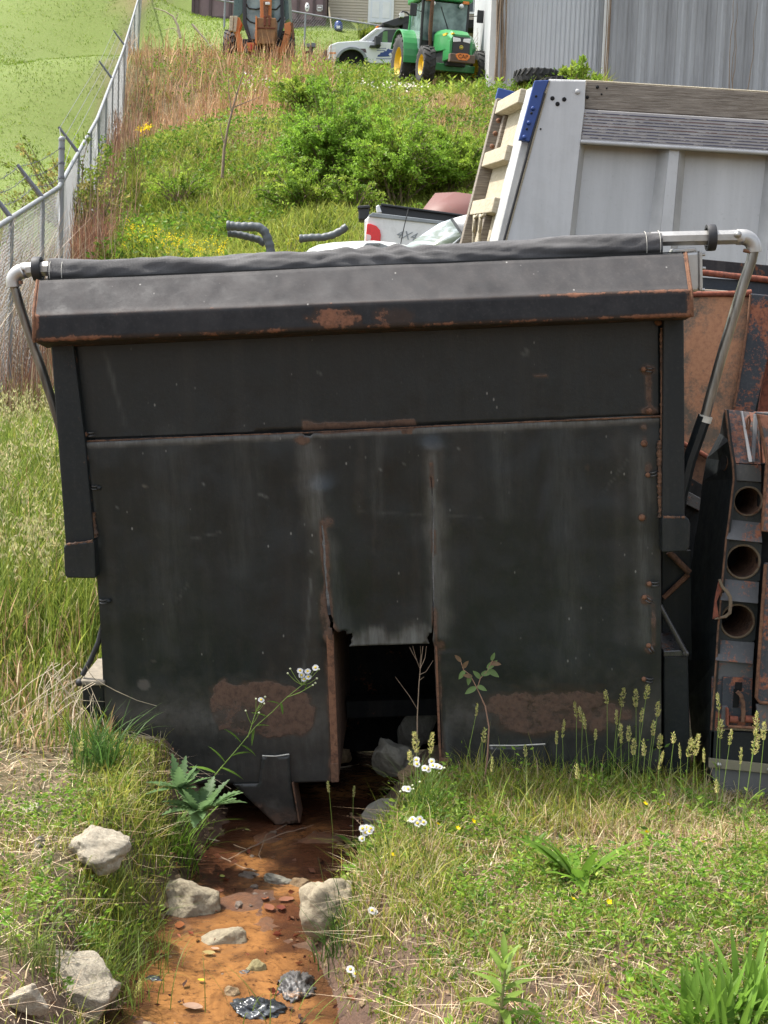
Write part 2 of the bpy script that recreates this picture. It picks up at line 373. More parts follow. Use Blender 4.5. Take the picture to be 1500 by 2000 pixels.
# ---------------------------------------------------------------- black dump body (hero)
BODY = Frame((0.04, 5.306, -0.05), (4.7, -4.4, -1.1)); B = BODY
MBED = np.array(BODY.M)
BK, BK2 = (.0032, .0072, .0088), (.0058, .0094, .0110)
MAT['plate'] = steel('black_plate_paint', BK, BK2, rust=.2, attr=True, specks=.5, streak=.14, dust=.08, dustc=(.075, .066, .055), rough=.38, rscale=9, spec=.42, bump=.35, rustc=((.085, .048, .032), (.125, .075, .050), (.050, .03, .021)))
MAT['hood'] = steel('black_hood_paint', (.0145, .0155, .0175), (.020, .0205, .0225), rust=.2, attr=True, specks=.9, streak=.10, dust=.2, dustc=(.085, .078, .075), rough=.72, rscale=14, spec=.25, rustc=((.17, .075, .045), (.24, .115, .07), (.08, .04, .025)), bump=.3)
MAT['post'] = steel('black_post_paint', (.0055, .0085, .0098), (.0095, .012, .013), rust=.12, streak=.15, dust=.14, dustc=(.09, .085, .075), rough=.5)
MAT['weld'] = steel('rusty_weld', (.05, .032, .022), (.09, .06, .045), rust=.75, rough=.9, dust=.4, dustc=(.22, .18, .14), rustc=((.12, .06, .035), (.18, .10, .06), (.05, .028, .02)), bump=.8)
MAT['rust'] = steel('bare_rust', (.06, .03, .02), (.1, .045, .025), rust=.9, rough=.95, dust=.45, dustc=(.2, .14, .1), bump=.9, rustc=((.13, .058, .034), (.24, .125, .07), (.06, .03, .02)))
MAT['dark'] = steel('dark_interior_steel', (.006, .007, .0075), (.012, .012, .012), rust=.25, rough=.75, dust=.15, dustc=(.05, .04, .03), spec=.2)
_wr = np.random.default_rng(5).uniform([170, 690], [1285, 1480], (46, 2))
def segd(P, a, b):
    a = np.array(a, float); b = np.array(b, float); ab = b - a; t = np.clip(((P - a) @ ab) / (ab @ ab), 0, 1); return np.linalg.norm(P - a - t[:, None] * ab, axis=1)
def wear(V):
    """rust and dust amounts over the body, surveyed from the photograph"""
    P = proj(np.c_[V, np.ones(len(V))] @ MBED.T[:, :3]); x, y = P[:, 0], P[:, 1]
    nz = fbm(x, y, .03, 4) - .5; ru = np.zeros(len(V)) + .02; du = np.zeros(len(V)) + .05
    def ell(cx, cy, rx, ry, a, soft=.35):
        return a * sstep(1 + soft, 1 - soft, np.hypot((x - cx) / rx, (y - cy) / ry) + nz * .7)
    def seg(a, b, w, amp, soft=.5): return amp * sstep(w * (1 + soft), w * (1 - soft), segd(P, a, b) + nz * w * 1.2)
    for e in [(590, 860, 17, 9, .7), (590, 1402, 26, 34, .8), (1056, 733, 16, 5, .6), (1265, 722, 17, 12, .6), (1268, 803, 20, 11, .62), (1258, 834, 8, 9, .6), (1259, 864, 6, 14, .5), (1266, 915, 7, 12, .5), (1254, 1011, 9, 9, .6),
              (1266, 1140, 8, 8, .6), (1262, 1172, 12, 10, .55), (1268, 1268, 9, 9, .55), (1286, 629, 8, 6, .6), (580, 1400, 32, 34, .45), (175, 1040, 14, 22, .4), (641, 1020, 12, 12, .45), (636, 1190, 14, 40, .45),
              (648, 1240, 13, 26, .6), (861, 1262, 10, 12, .5), (1093, 1340, 110, 6, .2), (1148, 913, 5, 6, .3)]: ru = np.maximum(ru, ell(*e))
    arch = ell(500, 1382, 112, 56, .80, .12) - ell(455, 1408, 85, 42, .42, .5); ru = np.maximum(ru, arch)
    ru = np.maximum(ru, ell(1085, 1392, 150, 44, .55, .25))
    for sg in [((1266, 735), (1268, 800), 8, .5), ((630, 1020), (645, 1240), 8, .62), ((648, 1240), (655, 1525), 13, .62), ((843, 905), (843, 950), 5, .5), ((847, 1040), (848, 1080), 6, .48), ((848, 1190), (852, 1270), 6, .55), ((852, 1270), (860, 1500), 9, .5),
               ((1276, 1180), (1277, 1260), 4, .42), ((500, 1590), (582, 1605), 20, .5), ((600, 838), (805, 829), 9, .75)]: ru = np.maximum(ru, seg(*sg))
    ru = np.where((y < 845) & (y > 815) & (x > 590) & (x < 806), np.maximum(ru, .72 * sstep(820, 830, y + nz * 8 + (700 - x) * .02)), ru)
    for a, b, w, amp in [((165, 868), (1290, 818), 7, .9), ((600, 870), (628, 1100), 26, .35), ((622, 1000), (600, 1320), 20, .25), ((845, 880), (860, 1230), 16, .55), ((705, 860), (700, 1000), 10, .2), ((905, 850), (900, 1000), 20, .15),
                         ((1210, 850), (1215, 1250), 14, .2), ((205, 880), (230, 1300), 10, .12), ((735, 1000), (728, 1080), 3, .2), ((1245, 860), (1250, 1250), 20, .22), ((1278, 950), (1283, 1120), 7, .2)]:
        du = np.maximum(du, seg(a, b, w, amp, .9))
    du = np.maximum(du, np.where((x > 680) & (x < 850), .8 * sstep(1222, 1250, y + nz * 40), 0))
    du = np.maximum(du, .35 * sstep(1270, 1400, y + nz * 160)); du = np.maximum(du, .7 * np.exp(-((y - 1400) / 50) ** 2) * ((x < 640) | (x > 870)))
    for e in [(232, 1392, 10, 8, 1.6), (281, 1336, 10, 9, 1.6), (283, 948, 4, 3, 1.5), (300, 1290, 3, 3, 1.)]: du = np.maximum(du, ell(*e))
    du = np.maximum(du, 1.1 * sstep(1535, 1600, y + nz * 60) * (y > 1528)); sc = np.zeros(len(V))
    for a, b, w, amp in [((165, 868), (600, 850), 5, .9), ((600, 850), (1290, 817), 5, .9), ((843, 890), (851, 1240), 7, .9), ((850, 1000), (862, 1240), 20, .45), ((600, 865), (618, 1010), 22, .45), ((622, 960), (634, 1060), 8, .8), ((632, 1040), (650, 1240), 6, .7), ((640, 1060), (668, 1225), 16, .35),
                         ((607, 1130), (595, 1320), 2.5, .6), ((740, 860), (735, 1000), 14, .25), ((975, 850), (985, 1000), 18, .22), ((1100, 850), (1110, 1300), 30, .18), ((1250, 870), (1262, 1250), 16, .4), ((205, 690), (245, 830), 4, .45), ((330, 870), (330, 1250), 40, .15), ((480, 870), (470, 1100), 30, .16),
                         ((430, 1040), (376, 1052), 2, .5), ((345, 1175), (368, 1140), 2, .5), ((940, 1010), (700, 1000), 2, .3), ((508, 965), (522, 972), 3, .8), ((1030, 684), (1024, 694), 4, .8), ((1225, 900), (1180, 960), 2, .4), ((870, 1420), (868, 1505), 12, .5), ((880, 1500), (960, 1505), 8, .4), ((400, 1400), (640, 1440), 30, .22), ((120, 1500), (640, 1500), 26, .2), ((960, 1470), (1290, 1480), 24, .2), ((160, 860), (190, 1060), 8, .5)]:
        sc = np.maximum(sc, seg(a, b, w * .85, amp * .72, .95))
    sc = np.maximum(sc, np.where((x > 682) & (x < 850) & (y < 1270), .75 * sstep(1215, 1252, y + nz * 50), 0))
    for k in range(18): cx, cy = _wr[k]; sc = np.maximum(sc, .8 * (np.hypot((x - cx) / (1.5 + k % 2), (y - cy) / (2 + k % 2)) < 1.2))
    return P, ru, du, sc
def sheet(name, outline, ly, step, m, parent, thick=.005, disp=None, holes=()):
    """plate cut to an outline (local x,z), meshed densely so that wear and dents follow it"""
    pts = [Vector(p) for p in outline]; n = len(pts)
    dense = []
    for i in range(n):
        a, b = pts[i], pts[(i + 1) % n]; k = max(1, int((b - a).length / step))
        dense += [a.lerp(b, j / k) for j in range(k)]
    n = len(dense); P = np.array(dense); x0, z0 = P.min(0); x1, z1 = P.max(0)
    gx, gz = np.meshgrid(np.arange(x0 + step / 2, x1, step), np.arange(z0 + step / 2, z1, step)); G = np.stack([gx.ravel(), gz.ravel()], -1)
    E = np.roll(P, -1, 0); inside = np.zeros(len(G), bool); dmin = np.full(len(G), 9.)
    for (ax, az), (bx, bz) in zip(P, E):
        c = ((az > G[:, 1]) != (bz > G[:, 1])); xi = (bx - ax) * (G[:, 1] - az) / (bz - az + 1e-12) + ax
        inside ^= c & (G[:, 0] < xi); dmin = np.minimum(dmin, (G[:, 0] - ax) ** 2 + (G[:, 1] - az) ** 2)
    G = G[inside & (dmin > (step * .45) ** 2)]
    vs = [Vector(p) for p in P] + [Vector(p) for p in G]
    r_ = delaunay_2d_cdt(vs, [(i, (i + 1) % n) for i in range(n)], [list(range(n))], 1, 1e-6)
    V2 = np.array([(v.x, v.y) for v in r_[0]]); T = np.array([f for f in r_[2] if len(f) == 3])
    a = V2[T[:, 1]] - V2[T[:, 0]]; b = V2[T[:, 2]] - V2[T[:, 0]]; cr = a[:, 0] * b[:, 1] - a[:, 1] * b[:, 0]
    T[cr < 0] = T[cr < 0][:, ::-1]
    V = np.stack([V2[:, 0], np.full(len(V2), ly), V2[:, 1]], -1)
    if disp is not None: V[:, 1] += disp(V)
    _, ru, du, sc_ = wear(V)
    me = npmesh(name, V, None, T, m=m, smooth=True, attrs={'rust': ru, 'dust': du, 'scuff': sc_})
    o = link(name, me, None, parent); s = o.modifiers.new('thickness', 'SOLIDIFY'); s.thickness = thick; s.offset = -1
    return o
def jag(pts, amp, n):                          # ragged torn edge between pixel points
    out = []
    for (ax, ay), (bx, by) in zip(pts, pts[1:]):
        for k in range(n): t_ = k / n; out.append((ax + (bx - ax) * t_ + random.uniform(-amp, amp), ay + (by - ay) * t_ + random.uniform(-amp, amp)))
    return out + [pts[-1]]
bed = thing('dump_body', BODY.loc, 'large black steel dump body with rusted front wall and roof lip, standing over the stream', 'dump body', BODY.rot)
random.seed(3)
slitL = jag([(650, 1230), (645, 1222), (639, 1195), (636, 1160), (632, 1100), (629, 1050), (628, 1022)], 1.6, 4) + jag([(631, 1024), (634, 1050), (637, 1100), (641, 1150), (645, 1190), (652, 1214), (653, 1226)], 1.6, 4)
hole = jag([(655, 1229), (662, 1234), (671, 1231), (677, 1234), (677, 1240), (688, 1238), (689, 1246), (686, 1252), (687, 1258), (682, 1264)], .7, 3)
slitR = jag([(838, 1258), (833, 1247), (838, 1236), (843, 1234), (845, 1180), (843, 1100), (845, 1000), (840, 930)], .9, 3) + jag([(842, 930), (848, 1000), (846, 1100), (848, 1180), (846, 1234), (845, 1250)], .9, 3)
low = [(165, 864), (178, 960), (188, 1060), (188, 1132), (194, 1200), (200, 1330), (208, 1420), (214, 1530), (455, 1531), (570, 1529), (660, 1526), (657, 1440), (653, 1340), (650, 1250)] + slitL + hole + [(760, 1262)] + slitR + \
      [(848, 1262), (850, 1320), (856, 1430), (862, 1512), (950, 1514), (1291, 1510), (1292, 1300), (1292, 1080), (1291, 960), (1290, 815), (900, 831), (612, 846), (606, 852), (596, 851), (590, 846), (400, 853)]
def dent(V):
    P = proj(np.c_[V, np.ones(len(V))] @ MBED.T[:, :3]); x, y = P[:, 0], P[:, 1]
    d = (fbm(V[:, 0], V[:, 2], 2.2, 3) - .5) * .034 + (fbm(V[:, 0] * 3, V[:, 2] * .7, 2.2, 3) - .5) * .012 + (fbm(V[:, 0], V[:, 2], 11, 2) - .5) * .003
    d -= .020 * np.exp(-(segd(P, (628, 960), (650, 1240)) / 22) ** 2) + .020 * np.exp(-(segd(P, (844, 880), (852, 1240)) / 20) ** 2)
    d += .012 * np.exp(-((x - 760) / 90) ** 2) * sstep(1000, 1240, y) * (y < 1270)
    d = d * sstep(1530, 1400, y) 
    d -= .006 * np.exp(-((x - 1060) / 16) ** 2 - ((y - 940) / 120) ** 2) * np.sin(x / 9 + y / 30)
    return d
sheet('lower_front_plate', [B.xz(*p) for p in low], 0, .010, MAT['plate'], bed, .006, dent)
up = [(140, 660), (148, 700), (163, 858), (700, 836), (1290, 810), (1290, 612)]
sheet('upper_front_plate', [B.xz(*p, .012) for p in up], .012, .014, MAT['plate'], bed, .006, lambda V: (fbm(V[:, 0], V[:, 2], 1.6, 3) - .5) * .012)
def pp(poly, y0, y1, name, m, bevel=.003, parent=bed, label=None, fr=B):
    return MB().prism([fr.xz(*p, y0) for p in poly], y0, y1).build(name, m, parent, bevel, label=label)
# side posts, weld beads and corner pads
pp([(99, 672), (143, 672), (166, 860), (184, 1058), (128, 1066)], -.03, .12, 'side_post', MAT['post'], .006)
pp([(1296, 615), (1336, 612), (1338, 1010), (1293, 1012)], -.03, .12, 'side_post', MAT['post'], .006)
pp([(124, 1070), (128, 1063), (184, 1057), (187, 1130), (130, 1129), (126, 1122)], -.05, .16, 'corner_pad', MAT['post'], .006)
pp([(1293, 1011), (1338, 1008), (1346, 1014), (1349, 1024), (1347, 1070), (1340, 1078), (1293, 1079)], -.05, .16, 'corner_pad', MAT['post'], .006)
def bead(px, r, name='weld_bead', ly=-.006, m=None, n=60):
    pts = []; P = [Vector(p) for p in px]; L = [0]
    for a, b in zip(P, P[1:]): L.append(L[-1] + (b - a).length)
    for k in range(n):
        s = L[-1] * k / (n - 1); i = max(j for j in range(len(L)) if L[j] <= s + 1e-6); i = min(i, len(P) - 2); q = P[i].lerp(P[i + 1], (s - L[i]) / (L[i + 1] - L[i]))
        pts.append(B.px(q.x + random.uniform(-.8, .8), q.y, ly))
    return MB().tube(pts, [r * random.uniform(.65, 1.35) for _ in pts], 7).build(name, m or MAT['weld'], bed)
bead([(143, 680), (152, 780), (168, 900), (176, 990), (181, 1055)], .009); bead([(178, 1000), (184, 1050)], .015, n=14)
bead([(1292, 640), (1293, 800), (1291, 900)], .006); bead([(1289, 860), (1290, 1010)], .011)
bead([(130, 1064), (182, 1057)], .006, n=20, ly=-.045); bead([(1295, 1010), (1338, 1011)], .006, n=20, ly=-.045)
bead([(165, 862), (600, 845), (900, 830), (1290, 813)], .0035, ly=-.001, m=MAT['weld'], n=160)
# roof lip (cab shield edge): sloped upper face, upright front, underside
def lip():
    prof = [((75, 547), (1338, 493), -.03), ((67, 612), (1347, 561), -.155), ((68, 617), (1349, 567), -.165), ((68, 662), (1350, 613), -.17), ((69, 668), (1350, 618), -.163), ((92, 679), (1338, 624), .005)]
    Ls = [B.px(*a, y) for a, b, y in prof]; Rs = [B.px(*b, y) for a, b, y in prof]; rows = []
    for i in range(len(prof) - 1):
        k = [9, 2, 7, 2, 6][i]
        rows += [(Ls[i].lerp(Ls[i + 1], j / k), Rs[i].lerp(Rs[i + 1], j / k)) for j in range(k)]
    rows.append((Ls[-1], Rs[-1])); N = 220
    V = np.array([[a.lerp(b, j / N) for j in range(N + 1)] for a, b in rows]).reshape(-1, 3)
    V[:, 1] += (fbm(V[:, 0], V[:, 2], 3, 3) - .5) * .006; V[:, 2] += (fbm(V[:, 0], V[:, 1] * 0, 2.2, 3) - .5) * .006
    i_ = np.arange(len(rows) * (N + 1)).reshape(len(rows), N + 1); Q = np.stack([i_[:-1, :-1], i_[1:, :-1], i_[1:, 1:], i_[:-1, 1:]], -1).reshape(-1, 4)
    P = proj(np.c_[V, np.ones(len(V))] @ MBED.T[:, :3]); x, y = P[:, 0], P[:, 1]; t_ = (x - 68) / 1280
    yB = 614 - 50 * t_; yC = 665 - 49 * t_; nz = fbm(x, y, .05, 4) - .5
    ru = .04 + 0 * x
    ru = np.maximum(ru, np.where(y > yC - 9, (.36 + .3 * (x > 1210) + .25 * (x < 240)) * sstep(8, 2, np.abs(y - yC + 2) + nz * 8), 0))
    ru = np.maximum(ru, .62 * sstep(1.2, .7, np.hypot((x - 655) / 50, (y - 622) / 20) + nz)); ru = np.maximum(ru, .4 * sstep(1.2, .7, np.hypot((x - 765) / 45, (y - 615) / 18) + nz))
    ru = np.maximum(ru, (.22 + .28 * (x > 1050)) * sstep(5, 2, np.abs(y - yB - 2))); ru = np.maximum(ru, .6 * sstep(14, 4, np.minimum(x - 68, 1350 - x) + nz * 10 + (y < yB) * 8))
    ru = np.maximum(ru, .3 * (y > yC + 3))
    du = np.where(y < yB, .5 + .6 * nz, .06 + .2 * nz) + .5 * sstep(4, 1, np.abs(y - yB))
    me = npmesh('roof_lip', V, Q, m=MAT['hood'], smooth=False, attrs={'rust': ru, 'dust': np.clip(du, 0, 1)}); me.polygons.foreach_set('use_smooth', [True] * len(me.polygons))
    o = link('roof_lip', me, None, bed); o.modifiers.new('t', 'SOLIDIFY').thickness = .006
    for side in (Ls, Rs):
        dx = .004 if side is Rs else -.004
        MB().extr([p + Vector((dx, 0, 0)) for p in side] + [side[-1] + Vector((dx, 0, .12)), side[0] + Vector((dx, .03, 0))], (-dx * 2.5, 0, 0)).build('end_plate', MAT['rust'], bed, .002)
        MB().tube([p + Vector((dx, 0, 0)) for p in side[:5]], [.005, .006, .005, .006, .005], 6).build('weld_bead', MAT['rust'], bed)
    # roof sheet behind the lip
    MB().hexa([Ls[0], Rs[0], Rs[0] + Vector((0, .5, .0)), Ls[0] + Vector((0, .5, 0)), Ls[0] + Vector((0, 0, .004)), Rs[0] + Vector((0, 0, .004)), Rs[0] + Vector((0, .5, .004)), Ls[0] + Vector((0, .5, .004))]).build('roof_sheet', MAT['post'], bed)
    return Ls, Rs
LL, LR = lip()
# tarpaulin rolled on its tube
MAT['alu'] = simple('weathered_aluminium', (.42, .41, .385), .42, .75, .18, 9, .15, 90)
t = NT('tarp_mesh_fabric'); wv = t.n('ShaderNodeTexWave', _wave_type='BANDS', _bands_direction='X', Scale=130.0, Distortion=.3).outputs[1]; wz = t.n('ShaderNodeTexWave', _wave_type='BANDS', _bands_direction='Z', Scale=130.0, Distortion=.3).outputs[1]
n1 = t.noise(5, 8, .6); wm = t.math('MULTIPLY', wv, wz)
c = t.mix(t.ramp(n1, [(.3, 0), (.7, 1)]), (.06, .058, .058), (.10, .097, .097)); c = t.mix(t.math('MULTIPLY', wm, .5), c, (.006, .006, .007))
t.out(Base9Color=c, Roughness=.75); t.bump(wm, .4, .003); MAT['tarp'] = t.m
MAT['rubber'] = simple('black_rubber', (.018, .018, .02), .6, 0, .3, 20, .15)
MAT['thread'] = simple('pale_stitching', (.5, .48, .42), .9)
TY = .075
tpx = [(97, 511), (400, 499), (560, 491), (760, 484), (900, 477), (1100, 465), (1290, 453)]
tc = [B.px(x, y, TY) - Vector((0, 0, .052)) for x, y in tpx]
def tcentre(s):
    X_ = tc[0].x + (tc[-1].x - tc[0].x) * s; i = max(j for j in range(len(tc) - 1) if tc[j].x <= X_ + 1e-9); k = (X_ - tc[i].x) / (tc[i + 1].x - tc[i].x); return tc[i].lerp(tc[i + 1], k)
NL, NR = 420, 40; V = []
for i in range(NL + 1):
    c0 = tcentre(i / NL)
    for k in range(NR):
        a = 2 * math.pi * k / NR; r = .052
        u = c0.x * 9; w_ = mnoise.noise(Vector((u * .5 + a * 1.6, a * .8, 0))) * .013 + mnoise.noise(Vector((u * 1.6 - a * 2.6, a * 1.5, 5))) * .004
        r += w_ + .004 * math.sin(a * 2 + c0.x * 3) + (.006 * math.exp(-((c0.x - .12) / .25) ** 2) * math.sin(c0.x * 60 + a * 3))
        V.append((c0.x, c0.y + math.sin(a) * r * .9, c0.z + math.cos(a) * r))
i_ = np.arange((NL + 1) * NR).reshape(NL + 1, NR); Q = np.stack([i_[:-1], np.roll(i_, -1, 1)[:-1], np.roll(i_, -1, 1)[1:], i_[1:]], -1).reshape(-1, 4)
roll = link('rolled_tarp', npmesh('rolled_tarp', V, Q, m=MAT['tarp'], smooth=True), None, bed)
for s in (.004, .024, .974, .996):
    c0 = tcentre(s); MB().lathe([(.0565, -.0012), (.058, 0), (.0565, .0012)], 40, c0, 'X').build('stitching', MAT['thread'], roll)
for s, sg in ((0.0, -1), (1.0, 1)):
    MB().lathe([(0.001, 0), (.05, 0)], 32, tcentre(s), 'X').build('roll_end', MAT['tarp'], roll)
def tb(pts, r, name, m, n=12, ly=TY, parent=bed, smooth=True, rs=None):
    return MB().tube([B.px(x, y, l) if len(q) > 2 else B.px(x, y, ly) for q in pts for x, y, l in [q if len(q) > 2 else (*q, ly)]], r, n, smooth=smooth).build(name, m, parent)
tb([(1270, 467), (1440, 463)], .0285, 'tarp_tube', MAT['alu'], 8, smooth=False); tb([(52, 527), (130, 523)], .0285, 'tarp_tube', MAT['alu'], 8, smooth=False)
def arc(c, r0, a0, a1, n=8): return [(c[0] + r0 * math.cos(R(a0 + (a1 - a0) * k / n)), c[1] - r0 * math.sin(R(a0 + (a1 - a0) * k / n))) for k in range(n + 1)]
tb([(1438, 463), (1450, 463)] + arc((1450, 485), 22, 90, 0) + [(1472, 492)], .029, 'tube_elbow', MAT['alu'], 14)
tb([(54, 527), (46, 528)] + arc((48, 551), 22, 90, 180) + [(27, 560)], .029, 'tube_elbow', MAT['alu'], 14)
t = NT('worn_steel_tube'); n1 = t.noise(3, 6, .6, v=t.mapping((6, 6, 1))); t.out(Base9Color=t.ramp(n1, [(.35, (.10, .095, .085)), (.65, (.33, .31, .27))]), Metallic=.75, Roughness=.35); MAT['armtube'] = t.m
tb([(1473, 484), (1467, 510), (1450, 560), (1428, 632), (1408, 700), (1390, 765), (1376, 818)], .0195, 'tarp_arm', MAT['armtube'], 10, .07)
tb([(1377, 812), (1358, 866), (1346, 900), (1325, 985)], .0265, 'arm_sleeve', MAT['post'], 8, .07, smooth=False); tb([(1378, 812), (1374, 824)], .028, 'sleeve_rim', MAT['thread'], 8, .07)
tb([(27, 556), (40, 600), (60, 660), (82, 722), (104, 790), (122, 850), (140, 930)], .0175, 'tarp_arm', MAT['armtube'], 10, .09)
for x, y, r_ in ((1388, 464, .049), (74, 525, .045)):
    o = MB().lathe([(r_ - .012, -.016), (r_, -.016), (r_ + .001, 0), (r_, .016), (r_ - .012, .016), (r_ - .012, -.016)], 36, B.px(x, y, TY), 'X').build('rubber_ring', MAT['rubber'], bed, .001)
    h = MB().lathe([(.03, -.006), (r_ - .01, -.006), (r_ - .01, .006), (.03, .006), (.03, -.006)], 36, B.px(x, y, TY), 'X').build('ring_hub', MAT['rubber'], o)
MB().lathe([(0.0, -.006), (.009, -.006), (.009, 0)], 6, B.px(1441, 458, TY - .03)).build('bolt', MAT['alu'], bed)
MB().lathe([(.0, -.003), (.014, -.003), (.014, 0)], 16, B.px(1441, 458, TY - .027)).build('washer', MAT['alu'], bed)
MB().tube([B.px(1452, 489, .06), B.px(1466, 492, .06)], .007, 6).build('bolt', MAT['rust'], bed); MB().tube([B.px(40, 548, .05), B.px(41, 555, .05)], .008, 6).build('bolt', MAT['rust'], bed)
gb = pp([(1334, 494), (1366, 491), (1369, 560), (1364, 570), (1338, 571)], .05, .16, 'gear_box', MAT['alu'], .01)
pp([(1316, 486), (1358, 483), (1362, 491), (1330, 494), (1312, 494)], .06, .13, 'gear_box_cap', MAT['alu'], .004, gb)
pp([(1366, 489), (1372, 492), (1373, 563), (1369, 569), (1365, 566)], .045, .165, 'gear_box_cover', MAT['alu'], .004, gb)
for x, y in ((1376, 497), (1377, 524), (1375, 566)): MB().tube([B.px(x - 5, y, .06), B.px(x + 1, y, .06)], .006, 6).build('bolt', MAT['alu'], gb)
# tie-down clips along both edges
def clip(x, y, flip=1, tilt=0, rusty=True):
    p = B.px(x, y, -.002); M_ = Matrix.Rotation(R(tilt), 3, 'Y')
    c_ = bpy.data.objects.new('tie_clip', None); COL.objects.link(c_); c_.parent = bed; c_.location = p
    MB().lathe([(0, -.010), (.006, -.010), (.009, -.006), (.010, 0)], 12, M_ @ Vector((-.013 * flip, 0, 0))).build('rivet', MAT['rust'] if rusty else MAT['post'], c_)
    for dz in (-.006, .006):
        pts = [M_ @ Vector((flip * (-.008 + .03 * k / 6), -.014 * math.sin(math.pi * k / 6) - .001, dz)) for k in range(7)]
        MB().tube(pts, .0028, 6).build('loop', MAT['gloss'], c_)
MAT['gloss'] = steel('gloss_black_steel', (.02, .021, .023), (.05, .05, .05), rust=.3, rough=.28, dust=.1, spec=.6)
for a in [(174, 848, 1, 0, 1), (187, 952, -1, 8, 0), (206, 1174, -1, 0, 0), (1264, 722, 1, 10, 1), (1272, 926, 1, -12, 1), (1275, 1140, 1, 0, 1), (1264, 1170, 1, 35, 1), (1270, 1266, 1, 60, 1), (1264, 1327, 1, 10, 1)]: clip(*a)
for x, y, r_ in [(1254, 1011, .013), (1268, 803, .012), (1258, 866, .013), (1286, 629, .014)]: MB().lathe([(0, -.012), (r_ * .5, -.012), (r_, -.004), (r_, .004)], 10, B.px(x, y, 0)).build('stud', MAT['rust'], bed)
MB().lathe([(0, -.0035), (.012, -.0035), (.0125, .002)], 16, B.px(1278, 1457, 0)).build('drain_hole', MAT['dark'], bed)
# notch: rusty flanges, side cheeks, dark hollow, brackets
pp([(637, 1240), (651, 1240), (655, 1340), (661, 1493), (647, 1494), (641, 1340)], -.012, 0, 'rusty_flange', MAT['rust'], .003)
pp([(645, 1492), (661, 1490), (662, 1528), (647, 1529)], -.015, .01, 'flange_foot', MAT['weld'], .003)
pp([(850, 1262), (854, 1262), (861, 1450), (864, 1510), (860, 1511), (856, 1450)], -.012, 0, 'rusty_flange', MAT['rust'], .002)
pp([(860, 1480), (876, 1484), (874, 1510), (862, 1511)], -.014, 0, 'flange_foot', MAT['weld'], .002)
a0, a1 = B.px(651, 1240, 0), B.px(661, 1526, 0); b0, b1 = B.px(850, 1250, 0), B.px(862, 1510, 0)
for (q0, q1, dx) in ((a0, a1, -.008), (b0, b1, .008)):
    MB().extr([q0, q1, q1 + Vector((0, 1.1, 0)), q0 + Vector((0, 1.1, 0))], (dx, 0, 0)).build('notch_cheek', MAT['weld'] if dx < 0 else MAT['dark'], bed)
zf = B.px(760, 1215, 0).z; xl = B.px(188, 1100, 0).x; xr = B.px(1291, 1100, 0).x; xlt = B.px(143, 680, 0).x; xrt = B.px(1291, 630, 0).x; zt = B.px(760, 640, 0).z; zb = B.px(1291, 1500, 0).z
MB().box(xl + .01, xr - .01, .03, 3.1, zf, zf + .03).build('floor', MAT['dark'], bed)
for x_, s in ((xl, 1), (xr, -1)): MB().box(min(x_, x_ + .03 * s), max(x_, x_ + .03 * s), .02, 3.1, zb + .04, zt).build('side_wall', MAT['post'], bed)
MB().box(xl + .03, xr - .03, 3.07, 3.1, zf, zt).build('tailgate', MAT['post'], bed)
MB().box(xl + .03, xr - .03, 1.12, 1.16, zb - .3, zf).build('darkening_plate', MAT['dark'], bed)  # unseen closing plate added to keep the hollow behind the notch dark
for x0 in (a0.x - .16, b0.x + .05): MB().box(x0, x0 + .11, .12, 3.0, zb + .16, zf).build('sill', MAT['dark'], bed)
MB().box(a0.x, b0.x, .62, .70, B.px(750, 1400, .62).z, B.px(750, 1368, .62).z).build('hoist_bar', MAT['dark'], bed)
def bracket(poly, sidep):
    o = sheet('foot_bracket', [B.xz(*p, -.014) for p in poly], -.014, .014, MAT['plate'], bed, .012)
    for a, b in sidep: p, q = B.px(*a, -.02), B.px(*b, -.02); MB().extr([p, q, q + Vector((0, .14, 0)), p + Vector((0, .14, 0))], (.006, 0, 0)).build('bracket_side', MAT['weld'], o)
bracket([(512, 1478), (565, 1475), (568, 1528), (575, 1570), (583, 1607), (540, 1612), (455, 1532), (505, 1531)], [((570, 1530), (583, 1607))])
bracket([(956, 1458), (1065, 1455), (1068, 1512), (1060, 1560), (1010, 1580), (955, 1516)], [])
for a, b, c_ in [((512, 1476), (538, 1477), (565, 1473)), ((956, 1456), (1010, 1456), (1065, 1453))]: MB().tube([B.px(*q, -.018) for q in (a, b, c_)], .0026, 6).build('weld_line', MAT['thread'], bed)
# low side parts
pp([(160, 1330), (203, 1331), (206, 1450), (164, 1450)], .02, .5, 'side_sill', MAT['post'], .006)
MB().prism([B.xz(157, 1327, .0), B.xz(205, 1329, .0), B.xz(205, 1338, .0), B.xz(160, 1338, .0)], -.01, .3).build('sill_ledge', simple('pale_dried_mud', (.22, .19, .145), .95, 0, .3, 30, .6), bed, .006)
tb([(205, 1205), (192, 1255), (176, 1292), (161, 1318)], .011, 'drain_hose', MAT['rubber'], 8, .02); MB().ball(B.px(155, 1333, .0), .016).build('hose_end', MAT['rubber'], bed)
pp([(1296, 1282), (1344, 1280), (1347, 1400), (1348, 1512), (1296, 1512)], .04, .5, 'lower_side_box', MAT['post'], .006)
pp([(1296, 1272), (1337, 1270), (1345, 1281), (1296, 1283)], .03, .5, 'box_ledge', MAT['gloss'], .003)
tb([(1288, 1182), (1340, 1277)], .0115, 'brace_rod', MAT['gloss'], 10, .03); MB().lathe([(.004, -.01), (.012, -.01), (.012, .01)], 12, B.px(1339, 1276, .03)).build('rod_end', MAT['gloss'], bed)
pp([(1293, 1075), (1350, 1075), (1352, 1290), (1293, 1290)], .30, .32, 'inner_panel', MAT['weld2'] if 'weld2' in MAT else MAT['post'], .003)
